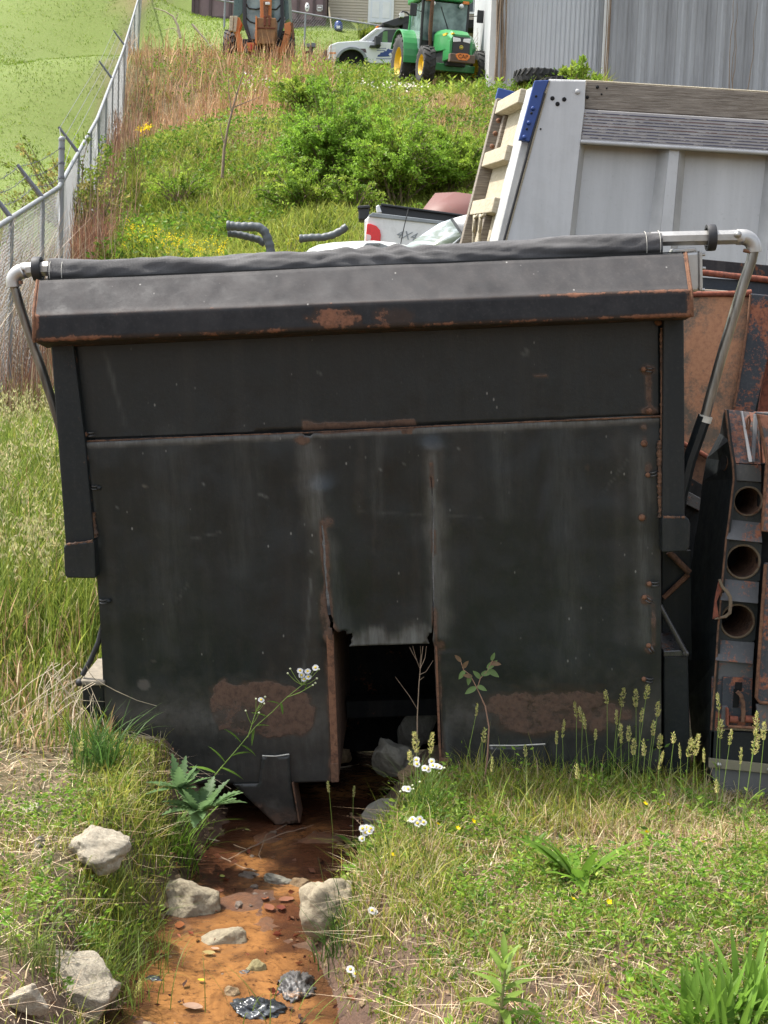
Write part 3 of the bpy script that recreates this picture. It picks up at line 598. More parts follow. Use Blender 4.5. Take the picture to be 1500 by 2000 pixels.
tb([(1296, 1168), (1345, 1122)], .011, 'rusty_strap', MAT['rust'], 6, .28, smooth=False); tb([(1306, 1078), (1346, 1118)], .014, 'rusty_pipe', MAT['weld'], 8, .26)
# ---------------------------------------------------------------- equipment at the right
MAT['orange'] = steel('orange_rust_steel', (.10, .085, .065), (.16, .12, .085), rust=.62, rscale=2.2, rough=.85, dust=.3, dustc=(.36, .22, .13), streak=.7, rustc=((.36, .17, .09), (.46, .24, .13), (.27, .13, .075)), fine=.2)
MAT['bluerust'] = steel('slate_blue_paint_rusting', (.028, .034, .042), (.045, .05, .055), rust=.5, rscale=7, rough=.7, dust=.25, dustc=(.18, .15, .13), rustc=((.22, .08, .045), (.33, .13, .07), (.09, .035, .025)))
MAT['greyblue'] = steel('grey_blue_paint', (.07, .073, .075), (.11, .11, .11), rust=.42, rscale=8, rough=.55, dust=.25, dustc=(.2, .19, .18), rustc=((.24, .09, .05), (.33, .14, .08), (.1, .04, .03)))
MAT['redrust'] = steel('red_brown_rust', (.05, .02, .015), (.08, .03, .02), rust=.8, rough=.9, dust=.25, dustc=(.2, .12, .09), rustc=((.15, .045, .028), (.24, .08, .045), (.07, .025, .018)))
MAT['pitrust'] = steel('pitted_pink_rust', (.05, .055, .065), (.1, .09, .085), rust=.6, rscale=18, rough=.8, dust=.5, dustc=(.30, .20, .16), rustc=((.26, .11, .07), (.36, .17, .11), (.10, .05, .04)))
MAT['olive'] = simple('olive_steel_strip', (.17, .155, .10), .7, 0, .2, 12, .2)
MAT['flap'] = simple('dusty_rubber_flap', (.10, .10, .095), .8, 0, .25, 6, .15)
def ppF(fr, poly, y0, y1, name, m, parent, bevel=.003, label=None): return pp(poly, y0, y1, name, m, bevel, parent, label, fr)
# rusty dump body behind the black one
o0 = at(1400, 800, 6.9); RB = Frame((o0.x, 6.9, H(o0.x, 6.9).item()), (0, 0, 0))
rb = thing('rusty_dump_body', RB.loc, 'orange rusted steel dump body standing between the black body and the aluminium body', 'dump body')
sheetpoly = [(1300, 577), (1380, 575), (1468, 572), (1460, 650), (1434, 795), (1408, 880), (1380, 1000), (1300, 1000)]
ppF(RB, sheetpoly, 0, .02, 'side_panel', MAT['orange'], rb)
MB().tube([RB.px(x, y, -.005) for x, y in [(1300, 577), (1340, 575), (1400, 574), (1440, 574), (1467, 572)]], [.013, .015, .013, .016, .018], 10).build('rolled_edge', MAT['redrust'], rb)
ppF(RB, [(1466, 573), (1510, 577), (1500, 700), (1476, 800), (1468, 900), (1420, 900), (1435, 790), (1452, 690), (1462, 620)], -.03, .0, 'corner_post', MAT['bluerust'], rb, .006)
MB().tube([RB.px(x, y, -.035) for x, y in [(1466, 575), (1461, 625), (1452, 690), (1443, 745), (1434, 795)]], .006, 6).build('weld_bead', MAT['rust'], rb)
ppF(RB, [(1505, 560), (1640, 568), (1640, 900), (1470, 900), (1484, 790), (1499, 700)], .05, .08, 'rear_panel', MAT['redrust'], rb)
ppF(RB, [(1491, 664), (1640, 672), (1640, 690), (1491, 684)], -.02, .05, 'cross_rail', MAT['redrust'], rb)
ppF(RB, [(1340, 562), (1450, 570), (1450, 577), (1340, 573)], .03, .30, 'top_ledge', simple('beige_dusty_ledge', (.36, .30, .23), .9, 0, .25, 12, .3), rb)
ppF(RB, [(1350, 540), (1640, 560), (1640, 592), (1350, 566)], .5, .6, 'upper_rail', steel('blue_black_paint', (.014, .019, .026), rust=.25, rough=.45), rb)
MB().tube([RB.px(1340, 529, .48), RB.px(1430, 539, .48), RB.px(1640, 562, .48)], .017, 10).build('rusty_pipe', MAT['redrust'], rb)
ppF(RB, [(1340, 503), (1640, 531), (1640, 553), (1340, 527)], .62, .7, 'top_rail', steel('black_brown_rail', (.012, .010, .010), rust=.4, rough=.6), rb)
MB().tube([RB.px(x, y, -.06) for x, y in [(1330, 864), (1360, 880), (1395, 900), (1401, 903)]], .013, 6).build('ledge_pipe', MAT['redrust'], rb)
ppF(RB, [(1330, 870), (1400, 906), (1384, 935), (1372, 990), (1330, 960)], -.03, -.01, 'gusset', MAT['weld'], rb)
ppF(RB, [(1300, 960), (1420, 1000), (1420, 1600), (1300, 1600)], .0, .5, 'lower_body', MAT['dark'], rb)
ppF(RB, [(1344, 930), (1374, 948), (1370, 1000), (1338, 1010)], -.10, -.02, 'step_block', MAT['dark'], rb); ppF(RB, [(1345, 960), (1372, 975), (1370, 1000), (1340, 985)], -.14, -.1, 'step_plate', MAT['gloss'], rb)
# tall black plough frame with three round holes
o0 = at(1440, 1500, 5.25); PF = Frame((o0.x, 5.25, H(o0.x, 5.25).item() - .02), (0, 0, 0))
pf = thing('snow_plough', PF.loc, 'tall black steel snow plough with three round holes in a column and rusty right plates', 'snow plough')
fr_pts = [(1417, 800), (1424, 860), (1431, 903), (1433, 935), (1424, 1015), (1418, 1055), (1411, 1130), (1402, 1235), (1399, 1290), (1394, 1360), (1389, 1425), (1385, 1500), (1404, 1565)]
bk_pts = [(1413, 806), (1406, 846), (1380, 895), (1372, 940), (1364, 1015), (1357, 1055), (1346, 1130), (1336, 1235), (1338, 1290), (1344, 1360), (1350, 1425), (1358, 1490), (1372, 1560)]
A_ = [PF.px(*p, 0) for p in fr_pts]; Bk = [PF.px(*p, .45) for p in bk_pts]; m_ = MB(); n = len(A_); off = Vector((.012, .0, 0))
m_.add([v for v in A_] + [v for v in Bk] + [v + off for v in A_] + [v + off for v in Bk],
       [(i, i + 1, n + i + 1, n + i) for i in range(n - 1)] + [(2 * n + i, 3 * n + i, 3 * n + i + 1, 2 * n + i + 1) for i in range(n - 1)] + [(i, 2 * n + i, 2 * n + i + 1, i + 1) for i in range(n - 1)] + [(n + i, n + i + 1, 3 * n + i + 1, 3 * n + i) for i in range(n - 1)])
m_.build('side_plate', MAT['post'], pf)
MB().tube([v + Vector((-.001, -.004, 0)) for v in A_[:11]], .0045, 6).build('edge_weld', MAT['weld'], pf)
c0 = A_[2].lerp(Bk[2], .28); e1 = (Bk[2] - A_[2]).normalized(); pts = [c0 + e1 * (.055 * math.cos(a)) + Vector((-.002, 0, .036 * math.sin(a))) for a in [k * math.pi / 10 for k in range(20)]]
MB().extr(pts, (-.003, 0, 0)).build('slot_hole', MAT['dark'], pf); MB().tube(pts + pts[:1], .003, 6, cap=False).build('slot_rim', MAT['weld'], pf)
def qd(poly, y0, y1, name, m, th=.012, bevel=.002, parent=pf):   # plate whose top is at depth y0, bottom at y1
    P = [PF.px(*poly[0], y0), PF.px(*poly[1], y0), PF.px(*poly[2], y1), PF.px(*poly[3], y1)]
    return MB().extr(P, (0, th, 0)).build(name, m, parent, bevel)
cap = qd([(1416, 799), (1474, 806), (1486, 907), (1431, 904)], .13, 0, 'top_plate', MAT['pitrust'])
qd([(1447, 803), (1451, 803), (1470, 902), (1463, 902)], .09, -.03, 'gusset', simple('pale_scraped_edge', (.45, .44, .42), .7), .01)
qd([(1473, 808), (1481, 810), (1475, 902), (1467, 902)], .09, -.03, 'gusset', MAT['greyblue'], .014)
MB().tube([PF.px(x, y, .03) for x, y in [(1458, 838), (1460, 818), (1463, 812), (1465, 822), (1462, 840), (1459, 838)]], .004, 6).build('lifting_eye', MAT['rust'], pf)
qd([(1434, 906), (1487, 909), (1487, 942), (1432, 938)], .005, .015, 'band_plate', MAT['greyblue'])
def holed(poly, c, r, y=.03):
    P = [PF.px(*q, y) for q in poly]; C0 = PF.px(*c, y); rr = r * 5.3 / FPX; N = 32; V = []; F = []
    ring = [C0 + Vector((rr * math.cos(2 * math.pi * k / N), 0, rr * math.sin(2 * math.pi * k / N))) for k in range(N)]
    out = []
    for v in ring:                                # push each ring ray out to the plate outline
        d = (v - C0); best = 9
        for a, b in zip(P, P[1:] + P[:1]):
            ex, ez = b.x - a.x, b.z - a.z; den = d.x * ez - d.z * ex
            if abs(den) < 1e-9: continue
            tt = ((a.x - C0.x) * ez - (a.z - C0.z) * ex) / den; ss = ((a.x - C0.x) * d.z - (a.z - C0.z) * d.x) / den
            if tt > 0 and -1e-6 <= ss <= 1 + 1e-6: best = min(best, tt)
        out.append(C0 + d * (best if best < 9 else 1.3))
    mb = MB(); mb.add(ring + out, [(k, (k + 1) % N, N + (k + 1) % N, N + k) for k in range(N)])
    o = mb.build('hole_plate', MAT['plate2'], pf)
    MB().lathe([(rr * .96, .0), (rr * 1.06, -.006), (rr * 1.13, .002), (rr, .002)], 32, C0).build('hole_rim', MAT['rimrust'], o)
    MB().lathe([(rr, .0), (rr, .3)], 32, C0).build('tube_wall', MAT['weld'], o); MB().lathe([(.001, .3), (rr, .3)], 32, C0).build('tube_end', MAT['dark'], o)
MAT['plate2'] = steel('dark_green_black_paint', (.018, .022, .022), (.03, .034, .033), rust=.3, rough=.6, dust=.2); MAT['rimrust'] = steel('tan_rust_rim', (.11, .08, .05), (.17, .13, .085), rust=.4, rough=.9, dust=.3, bump=.8)
holed([(1431, 939), (1487, 942), (1486, 1022), (1424, 1015)], (1461, 979), 27); holed([(1419, 1054), (1488, 1060), (1484, 1138), (1411, 1131)], (1451, 1097), 32); holed([(1408, 1172), (1481, 1178), (1474, 1255), (1401, 1249)], (1440, 1213), 32)
qd([(1424, 1014), (1486, 1021), (1489, 1060), (1419, 1053)], .03, -.015, 'band_plate', MAT['greyblue']); qd([(1412, 1130), (1483, 1137), (1481, 1179), (1407, 1172)], .03, -.015, 'band_plate', MAT['greyblue'])
qd([(1401, 1249), (1474, 1255), (1471, 1297), (1398, 1290)], .03, -.015, 'band_plate', MAT['greyblue']); qd([(1398, 1290), (1472, 1297), (1470, 1330), (1395, 1326)], .004, .006, 'band_plate', MAT['greyblue'])
qd([(1391, 1322), (1416, 1324), (1412, 1428), (1389, 1427)], .006, .006, 'strip', MAT['bluerust']); qd([(1412, 1322), (1470, 1325), (1468, 1424), (1409, 1422)], -.004, -.004, 'latch_plate', MAT['bluerust'], .012)
qd([(1436, 1332), (1450, 1333), (1449, 1350), (1435, 1349)], -.0065, -.0065, 'slot', MAT['dark'], .003); qd([(1433, 1345), (1444, 1345), (1443, 1382), (1431, 1382)], -.0065, -.0065, 'slot', MAT['dark'], .003)
qd([(1412, 1380), (1422, 1380), (1419, 1420), (1409, 1420)], -.02, -.02, 'guide_bar', MAT['greyblue'], .02)
MB().tube([PF.px(x, y, -.03) for x, y in [(1440, 1351), (1447, 1358), (1451, 1372), (1452, 1390), (1450, 1410)]], .0105, 4, smooth=False).build('latch_lever', MAT['weld'], pf, .002)
for x0, x1 in ((1424, 1440), (1455, 1482)): MB().tube([PF.px(x0, 1404, -.03), PF.px(x1, 1406, -.03)], .014, 12).build('latch_roller', MAT['redrust'], pf)
qd([(1420, 1384), (1424, 1384), (1424, 1418), (1420, 1418)], -.045, -.045, 'latch_cheek', MAT['redrust'], .04); MB().tube([PF.px(1422, 1419, -.04), PF.px(1478, 1422, -.04)], .006, 6).build('latch_rod', MAT['rust'], pf)
ppF(PF, [(1388, 1427), (1600, 1438), (1600, 1500), (1386, 1482)], .0, .03, 'lower_panel', MAT['post'], pf); ppF(PF, [(1385, 1481), (1600, 1503), (1600, 1522), (1384, 1499)], -.016, -.003, 'clamp_strip', MAT['olive'], pf, .002)
ppF(PF, [(1386, 1498), (1600, 1520), (1600, 1620), (1440, 1610), (1404, 1560)], -.002, .01, 'rubber_flap', MAT['flap'], pf)
for x, y in ((1404, 1493), (1502, 1503)): MB().lathe([(0, -.012), (.008, -.012), (.010, -.004), (.010, 0)], 8, PF.px(x, y, -.015)).build('bolt', MAT['alu'], pf)
MB().tube([PF.px(x, y, -.03) for x, y in [(1405, 1132), (1410, 1145), (1420, 1156), (1426, 1166), (1427, 1180), (1425, 1197), (1417, 1204), (1396, 1209)]], [.007, .008, .009, .009, .009, .009, .008, .004], 4, smooth=False).build('hook_bracket', MAT['rimrust'], pf, .002)
ppF(PF, [(1404, 1134), (1411, 1150), (1400, 1176), (1404, 1204), (1392, 1210), (1396, 1172)], -.022, -.012, 'hook_plate', MAT['redrust'], pf, .002)
ppF(PF, [(1479, 808), (1502, 812), (1560, 820), (1560, 1042), (1487, 1038), (1490, 1000), (1497, 900)], -.08, -.06, 'right_plate', MAT['pitrust'], pf, .003)
MB().tube([PF.px(x, y, -.08) for x, y in [(1480, 810), (1493, 870), (1498, 900), (1494, 960), (1488, 1036), (1520, 1040)]], .006, 6).build('edge_weld', MAT['rust'], pf)
ppF(PF, [(1495, 1100), (1560, 1100), (1560, 1374), (1484, 1370), (1477, 1360), (1485, 1230)], -.07, -.05, 'right_plate', MAT['bluerust'], pf, .003); MB().tube([PF.px(x, y, -.07) for x, y in [(1495, 1102), (1486, 1230), (1477, 1362), (1484, 1372), (1520, 1374)]], .007, 6).build('edge_weld', MAT['rust'], pf)
ppF(PF, [(1478, 1376), (1560, 1380), (1560, 1430), (1482, 1428)], -.04, -.02, 'right_plate', MAT['greyblue'], pf, .003)
ppF(PF, [(1484, 905), (1560, 905), (1560, 1430), (1466, 1425), (1476, 1250)], .05, .08, 'back_plate', MAT['dark'], pf)
ppF(PF, [(1420, 820), (1480, 826), (1470, 1425), (1395, 1420)], .34, .36, 'inner_plate', MAT['dark'], pf)
ppF(PF, [(1540, 810), (1600, 810), (1600, 1600), (1560, 1600)], -.06, .45, 'outer_plate', MAT['bluerust'], pf)
# ---------------------------------------------------------------- aluminium dump body behind
MAT['silver'] = simple('oxidised_aluminium', (.50, .50, .50), .6, .2, .16, 2.5, .12, 40)
t = NT('oxidised_aluminium_sheet'); g1 = t.noise(1, 9, .7, v=t.mapping((5, 5, .35))); g2 = t.noise(1.6, 9, .7); g3 = t.noise(30, 6, .7)
c = t.mix(t.ramp(g1, [(.35, 0), (.7, 1)]), (.53, .53, .52), (.42, .42, .41)); c = t.mix(t.ramp(g2, [(.5, 0), (.75, .5)]), c, (.33, .32, .30)); c = t.mix(t.math('MULTIPLY', t.ramp(g3, [(.6, 0), (.75, 1)]), .3), c, (.2, .19, .17))
t.out(Base9Color=c, Roughness=.6, Metallic=.15); t.bump(g2, .2, .03); MAT['silver'] = t.m
MAT['silver2'] = simple('stained_aluminium', (.42, .42, .41), .6, .15, .2, 4, .15, 40)
t = NT('weathered_board'); gr = t.noise(5, 10, .7, v=t.mapping((1.2, 6, 22)), dist=.4); c = t.ramp(gr, [(.3, (.09, .072, .056)), (.5, (.20, .17, .135)), (.72, (.32, .285, .235))]); t.out(Base9Color=c, Roughness=.9); t.bump(gr, .6, .01); MAT['board'] = t.m
t = NT('tan_board'); gr = t.noise(5, 10, .7, v=t.mapping((6, 1.2, 22)), dist=.4); c = t.ramp(gr, [(.3, (.25, .21, .14)), (.6, (.42, .37, .27)), (.8, (.52, .47, .36))]); t.out(Base9Color=c, Roughness=.85); t.bump(gr, .4, .01); MAT['tan'] = t.m
MAT['blue'] = simple('bright_blue_paint', (.012, .045, .20), .4, 0, .15, 10, .1); MAT['holeblack'] = simple('black_hole', (.006, .006, .006), .9)
o0 = at(1070, 500, 9.0); SB = Frame((o0.x, 9.0, H(o0.x, 9.0).item()), (0, 0, 0)); sb = thing('aluminium_dump_body', SB.loc, 'silver aluminium dump body with grey board on top and blue corner brackets', 'dump body')
S = lambda poly, y0, y1, name, m, bevel=.004, parent=sb: ppF(SB, poly, y0, y1, name, m, parent, bevel)
S([(1072, 157), (1144, 158), (1142, 212), (1134, 277), (1113, 464), (1085, 700), (925, 700), (986, 474)], 0, .06, 'corner_post', MAT['silver'])
MB().tube([SB.px(x, y, .0) for x, y in [(1072, 158), (986, 474), (960, 570)]], .010, 6).build('post_edge', MAT['tan'], sb)
def cham(l, r_, y0, y1, name, m): P = [SB.px(*l[0], y0), SB.px(*r_[0], y1), SB.px(*r_[1], y1), SB.px(*l[1], y0)]; MB().extr(P, (0, .01, 0)).build(name, m, sb)
cham(((1134, 280), (1085, 700)), ((1143, 283), (1098, 700)), 0, .12, 'post_chamfer', MAT['silver2'])
S([(1138, 270), (1800, 310), (1800, 760), (1080, 700)], .12, .14, 'side_panel', MAT['silver'])
for dx in (0, 212, 424):
    x = lambda a: a + dx
    yb = 12 * dx / 212
    cham(((x(1307), 290 + yb), (x(1263), 700)), ((x(1285), 289 + yb), (x(1240), 700)), .02, .12, 'rib_chamfer', MAT['silver2'])
    S([(x(1307), 290 + yb), (x(1328), 291 + yb), (x(1293), 700), (x(1263), 700)], .02, .04, 'rib', MAT['silver'], .006)
    cham(((x(1328), 291 + yb), (x(1293), 700)), ((x(1340), 292 + yb), (x(1306), 700)), .02, .12, 'rib_chamfer', MAT['silver2'])
S([(1141, 213), (1800, 253), (1800, 318), (1134, 276)], .01, .12, 'top_rail', simple('chalky_grey_paint', (.34, .325, .315), .75, 0, .2, 5, .2), .006)
t = NT('peeling_stripe_paint'); n1 = t.noise(9, 8, .75, v=t.mapping((1, 1, 3))); t.out(Base9Color=t.mix(t.ramp(n1, [(.52, 0), (.56, 1)]), (.07, .07, .11), (.34, .32, .31)), Roughness=.7); st1 = t.m
t = NT('peeling_red_stripe'); n1 = t.noise(9, 8, .75, v=t.mapping((1, 1, 3))); t.out(Base9Color=t.mix(t.ramp(n1, [(.5, 0), (.56, 1)]), (.14, .08, .08), (.34, .32, .31)), Roughness=.7); st2 = t.m
for k in range(9):
    ya = 219 + k * 6.0; S([(1141 - k * .6, ya), (1800, ya + 41 + k * .2), (1800, ya + 42.4 + k * .2), (1141 - k * .6, ya + 1.5)], .006, .012, 'pin_stripe', st2 if k in (1, 4) else st1, 0)
MB().tube([SB.px(x, y, .0) for x, y in [(1134, 277), (1400, 293), (1800, 318)]], .014, 8).build('rail_moulding', MAT['silver2'], sb)
bd = S([(1145, 159), (1800, 200), (1800, 252), (1142, 212)], .04, .085, 'side_board', MAT['board'], .004)
MB().tube([SB.px(1144, 158, .05), SB.px(1800, 199, .05)], .007, 6).build('cap_strip', MAT['tan'], sb)
MB().tube([SB.px(1072, 157, .02), SB.px(1144, 159, .02)], .008, 6).build('cap_strip', MAT['silver'], sb)
def dot(x, y, r_, m, ly=-.002, name='bolt_hole', par=sb, fr=SB, th=.004): return MB().lathe([(0, -th), (r_ * .8, -th), (r_, -th * .4), (r_, th)], 12, fr.px(x, y, ly)).build(name, m, par)
for x, y in ((1079, 192), (1102, 194), (1089, 203)): dot(x, y, .014, MAT['holeblack'])
dot(1128, 179, .017, MAT['silver2'], name='bolt', th=.01); dot(1056, 252, .006, MAT['holeblack'])
for x, y in ((1167, 170), (1147, 190)): dot(x, y, .011, MAT['holeblack'], .038)
for x, y in ((1185, 172), (1175, 184)): dot(x, y, .006, MAT['holeblack'], .038)
bb = S([(1044, 157), (1073, 156), (1062, 182), (1056, 205), (1034, 277), (1013, 273)], -.02, .03, 'blue_bracket', MAT['blue'], .006)
for x, y in ((1047, 188), (1038, 221), (1029, 252)): dot(x, y, .008, MAT['holeblack'], -.022, 'bolt_hole', bb)
for x, y in ((1041, 212), (1033, 240), (1024, 268)): dot(x, y, .014, MAT['blue'], -.022, 'bolt', bb, th=.01)
T0, B0, T1, B1 = at(1050, 168, 9.05), at(976, 478, 9.05), at(983, 203, 11.2), at(914, 478, 11.2)
def tq(u, v): return SB.local(T0.lerp(T1, u).lerp(B0.lerp(B1, u), v))
def tp(u0, u1, v0, v1, out, th, name, m, bevel=.006):
    nv = Vector((-1, 0, .2)).normalized(); P = [tq(u0, v0) + nv * out, tq(u1, v0) + nv * out, tq(u1, v1) + nv * out, tq(u0, v1) + nv * out]
    return MB().extr(P, nv * -th).build(name, m, sb, bevel)
tp(0, 1, 0, 1.6, -.03, .03, 'tailgate_panel', MAT['tan']); tp(.93, 1.0, -.02, 1.6, .07, .1, 'tailgate_stile', MAT['board']); tp(.0, .22, .0, 1.6, .02, .05, 'tailgate_stile', MAT['silver2'])
for v0, v1 in ((0, .09), (.36, .46), (.70, .80)): tp(.2, .95, v0, v1, .06, .09, 'tailgate_rail', MAT['tan'])
tp(.5, .56, .80, 1.6, .03, .06, 'tailgate_rib', MAT['board']); tp(.84, .90, .09, .36, .0, .03, 'bolt_strip', MAT['board']); tp(1.0, 1.03, -.1, -.02, .07, .3, 'blue_bracket', MAT['blue'])
MB().tube([SB.px(x, y, -.01) for x, y in [(1064, 182), (1040, 262), (984, 470)]], .009, 6).build('dark_slit', MAT['rubber'], sb)  # shade of the slit between post and tailgate, drawn as a black tube
for v in (.13, .22, .31): p = tq(.87, v); MB().ball(p + Vector((-.03, 0, 0)), .02, 8, 5).build('bolt', MAT['rust'], sb)
for uu in (.62, .42):
    c = tq(uu, .86) + Vector((-.07, 0, 0)); ring = [c + Vector((0, .055 * math.cos(a), .055 * math.sin(a))) for a in [k * math.pi / 8 for k in range(17)]]
    MB().tube(ring, .013, 6, cap=False).build('latch_ring', MAT['tan'], sb); MB().tube([c + Vector((0, -.03, .04)), tq(uu - .08, .80) + Vector((-.07, 0, 0))], .012, 6).build('latch_arm', MAT['tan'], sb); MB().tube([c + Vector((0, 0, -.05)), c + Vector((0, .02, -.3))], .012, 6).build('latch_rod', MAT['tan'], sb)
S([(1080, 640), (1800, 700), (1800, 900), (1080, 900)], .1, 1.9, 'under_frame', MAT['dark'])
p0 = tq(0, 0); p1 = SB.px(1800, 240, .1); MB().box(p0.x + .12, p1.x, .14, 2.1, .55, p0.z - .35).build('load_bed', MAT['silver2'], sb)
# ---------------------------------------------------------------- fence with barbed-wire arms
MAT['galv'] = simple('galvanised_steel', (.24, .25, .255), .6, .3, .15, 10, .1); MAT['galvdark'] = simple('dull_galvanised_arm', (.16, .16, .18), .6, .3, .3, 20, .2)
_rpx = [(-75, 495, 13.2), (0, 440, 15.0), (115, 366, 19.0), (190, 232, 26.5), (240, 100, 38), (270, -2, 50), (285, -60, 60)]
def rail(px): k = [np.interp(px, [r[0] for r in _rpx], [r[i] for r in _rpx]) for i in (1, 2)]; return at(px, k[0], k[1])
fo = rail(20); fence = thing('chain_link_fence', (fo.x, fo.y, H(fo.x, fo.y).item()), 'galvanised chain link fence with barbed wire arms climbing the hill at left', 'fence'); fl = Vector(fence.location)
rp = [rail(p) - fl for p in (-75, -40, 0, 40, 80, 115, 135, 155, 175, 190, 215, 240, 255, 270, 285)]
MB().tube(rp, .032, 8).build('top_rail', MAT['galv'], fence)
FP = [-60, 20, 82, 118, 152, 176, 192, 206, 219, 231, 243, 253, 262, 272]
for px in FP:
    p = rail(px) - fl; tall = px == 118; zg = H(p.x + fl.x, p.y + fl.y).item() - fl.z - .05; top = p.z + (.62 if tall else .0)
    MB().tube([(p.x, p.y + .04, zg), (p.x, p.y + .04, top)], .042 if tall else .03, 10).build('post', MAT['galv'], fence)
    if tall:
        MB().ball((p.x, p.y + .04, top), .05).build('post_cap', MAT['galv'], fence)
        for dz in (.1, .3, .5): MB().lathe([(.044, -.02), (.05, 0), (.044, .02)], 12, (p.x, p.y + .04, p.z + dz), 'Z').build('band', MAT['galvdark'], fence)
    elif px in (-60, 20, 82, 152, 219, 243): MB().tube([p + Vector((0, 0, .02)), p + Vector((-.30, -.08, .40))], [.03, .022], 6).build('barb_arm', MAT['galvdark'], fence)
cp = rail(118) - fl
for k in range(3):
    f_ = .35 + .3 * k; m_ = MB(); pts = []
    for px in (-60, 20, 82): q = rail(px) - fl; pts.append(q + Vector((-.30, -.08, .40)) * f_)
    pts.append(cp + Vector((0, .04, .12 + .2 * k)))
    for a, b in zip(pts, pts[1:]):
        L = int((b - a).length / .14); seg = [a.lerp(b, j / L) + Vector((0, 0, -.05 * math.sin(math.pi * j / L))) for j in range(L + 1)]; m_.tube(seg, .005, 3, False)
        for s_ in seg[1:-1]: m_.tube([s_ + Vector((random.uniform(-.03, .03), 0, .03)), s_ - Vector((random.uniform(-.03, .03), 0, .03))], .003, 3, False)
    m_.build('barbed_wire', MAT['galvdark'], fence)
    pts = [cp + Vector((0, .04, .12 + .2 * k))] + [rail(px) - fl + Vector((-.30, -.08, .40)) * f_ for px in (152, 219, 243)]
    MB().tube(pts, .005, 3).build('barbed_wire', MAT['galvdark'], fence)
# woven mesh: two families of diagonals
dense = []; q = [rail(x) for x in np.linspace(-70, 284, 400)]; L = [0]
for a, b in zip(q, q[1:]): L.append(L[-1] + math.hypot(b.x - a.x, b.y - a.y))
L = np.array(L); QX = np.array([p.x for p in q]); QY = np.array([p.y for p in q]); QZ = np.array([p.z for p in q])
m_ = MB(); s_ = 0
def fpt(s, v): x, y, z = np.interp(s, L, QX), np.interp(s, L, QY), np.interp(s, L, QZ); zb_ = z - 2.05; return Vector((x, y, zb_ + (z - .03 - zb_) * v)) - fl
while s_ < L[-1] - 1:
    pitch = .075 if s_ < 9 else .12 if s_ < 20 else .22; r_ = .0032 if s_ < 9 else .004 if s_ < 20 else .006
    for d in (-1, 1):
        e = s_ + d * 2.0
        if 0 <= e <= L[-1]:
            for k in range(4 if s_ < 9 else 2):
                n_ = 4 if s_ < 9 else 2; m_.tube([fpt(s_ + (e - s_) * k / n_, k / n_), fpt(s_ + (e - s_) * (k + 1) / n_, (k + 1) / n_)], r_, 3, False, False)
    s_ += pitch
o = m_.build('wire_mesh', MAT['galv'], fence); o['kind'] = 'stuff'
# ---------------------------------------------------------------- grey metal building
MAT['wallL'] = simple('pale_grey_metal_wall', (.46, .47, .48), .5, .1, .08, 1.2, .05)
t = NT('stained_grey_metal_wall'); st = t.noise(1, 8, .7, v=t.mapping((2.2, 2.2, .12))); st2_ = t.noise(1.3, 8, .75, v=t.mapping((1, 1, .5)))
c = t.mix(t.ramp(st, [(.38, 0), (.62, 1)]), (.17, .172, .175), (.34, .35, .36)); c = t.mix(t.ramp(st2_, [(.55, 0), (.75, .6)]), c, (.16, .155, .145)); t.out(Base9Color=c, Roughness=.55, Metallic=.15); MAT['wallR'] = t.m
def panel(w, h, pitch, dep):
    n = max(2, int(w / pitch)); prof = []
    for k in range(n): x0 = k * w / n; p = w / n; prof += [(x0, 0), (x0 + p * .35, 0), (x0 + p * .5, -dep), (x0 + p * .85, -dep)]
    prof.append((w, 0)); V = [(x, y, 0) for x, y in prof] + [(x, y, h) for x, y in prof]; N = len(prof)
    return MB().add(V, [(i, i + 1, N + i + 1, N + i) for i in range(N - 1)])
WL = at(962, 160, 36.5); WR = at(1176, 170, 35.7); WC = at(1182, 160, 36.5)
bld = thing('metal_building', (WL.x, WL.y, 8.0), 'grey ribbed metal building with a pale left wall and stained right wall', 'building'); bl_ = Vector(bld.location)
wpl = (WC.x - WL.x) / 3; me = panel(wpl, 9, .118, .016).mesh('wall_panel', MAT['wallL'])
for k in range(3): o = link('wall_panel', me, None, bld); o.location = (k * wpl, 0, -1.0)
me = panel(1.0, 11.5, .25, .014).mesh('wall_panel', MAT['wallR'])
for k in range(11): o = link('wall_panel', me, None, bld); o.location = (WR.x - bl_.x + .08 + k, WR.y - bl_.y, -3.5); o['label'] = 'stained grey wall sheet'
MAT['trim'] = simple('white_painted_trim', (.62, .62, .60), .5, 0, .08, 5, .05)
MB().box(WR.x - bl_.x - .04, WR.x - bl_.x + .10, WR.y - bl_.y - .05, WR.y - bl_.y + .05, -3.5, 7.9).build('corner_trim', MAT['trim'], bld)
MB().box(-.12, .06, -.06, .08, -.5, 8).build('corner_trim', MAT['trim'], bld)
MB().box(WR.x - bl_.x - .03, WR.x - bl_.x, WR.y - bl_.y + .05, 0, -3.5, 7.9).build('side_wall', MAT['wallR'], bld); MB().box(-.1, -.06, .08, 9, -.5, 8).build('side_wall', MAT['wallL'], bld)
MB().box(-.3, 14.6, WR.y - bl_.y - .3, 9, 8.0, 8.12).build('roof', MAT['wallL'], bld); MB().box(-.05, 14.3, 8.9, 9, -.5, 8).build('rear_wall', MAT['wallL'], bld)
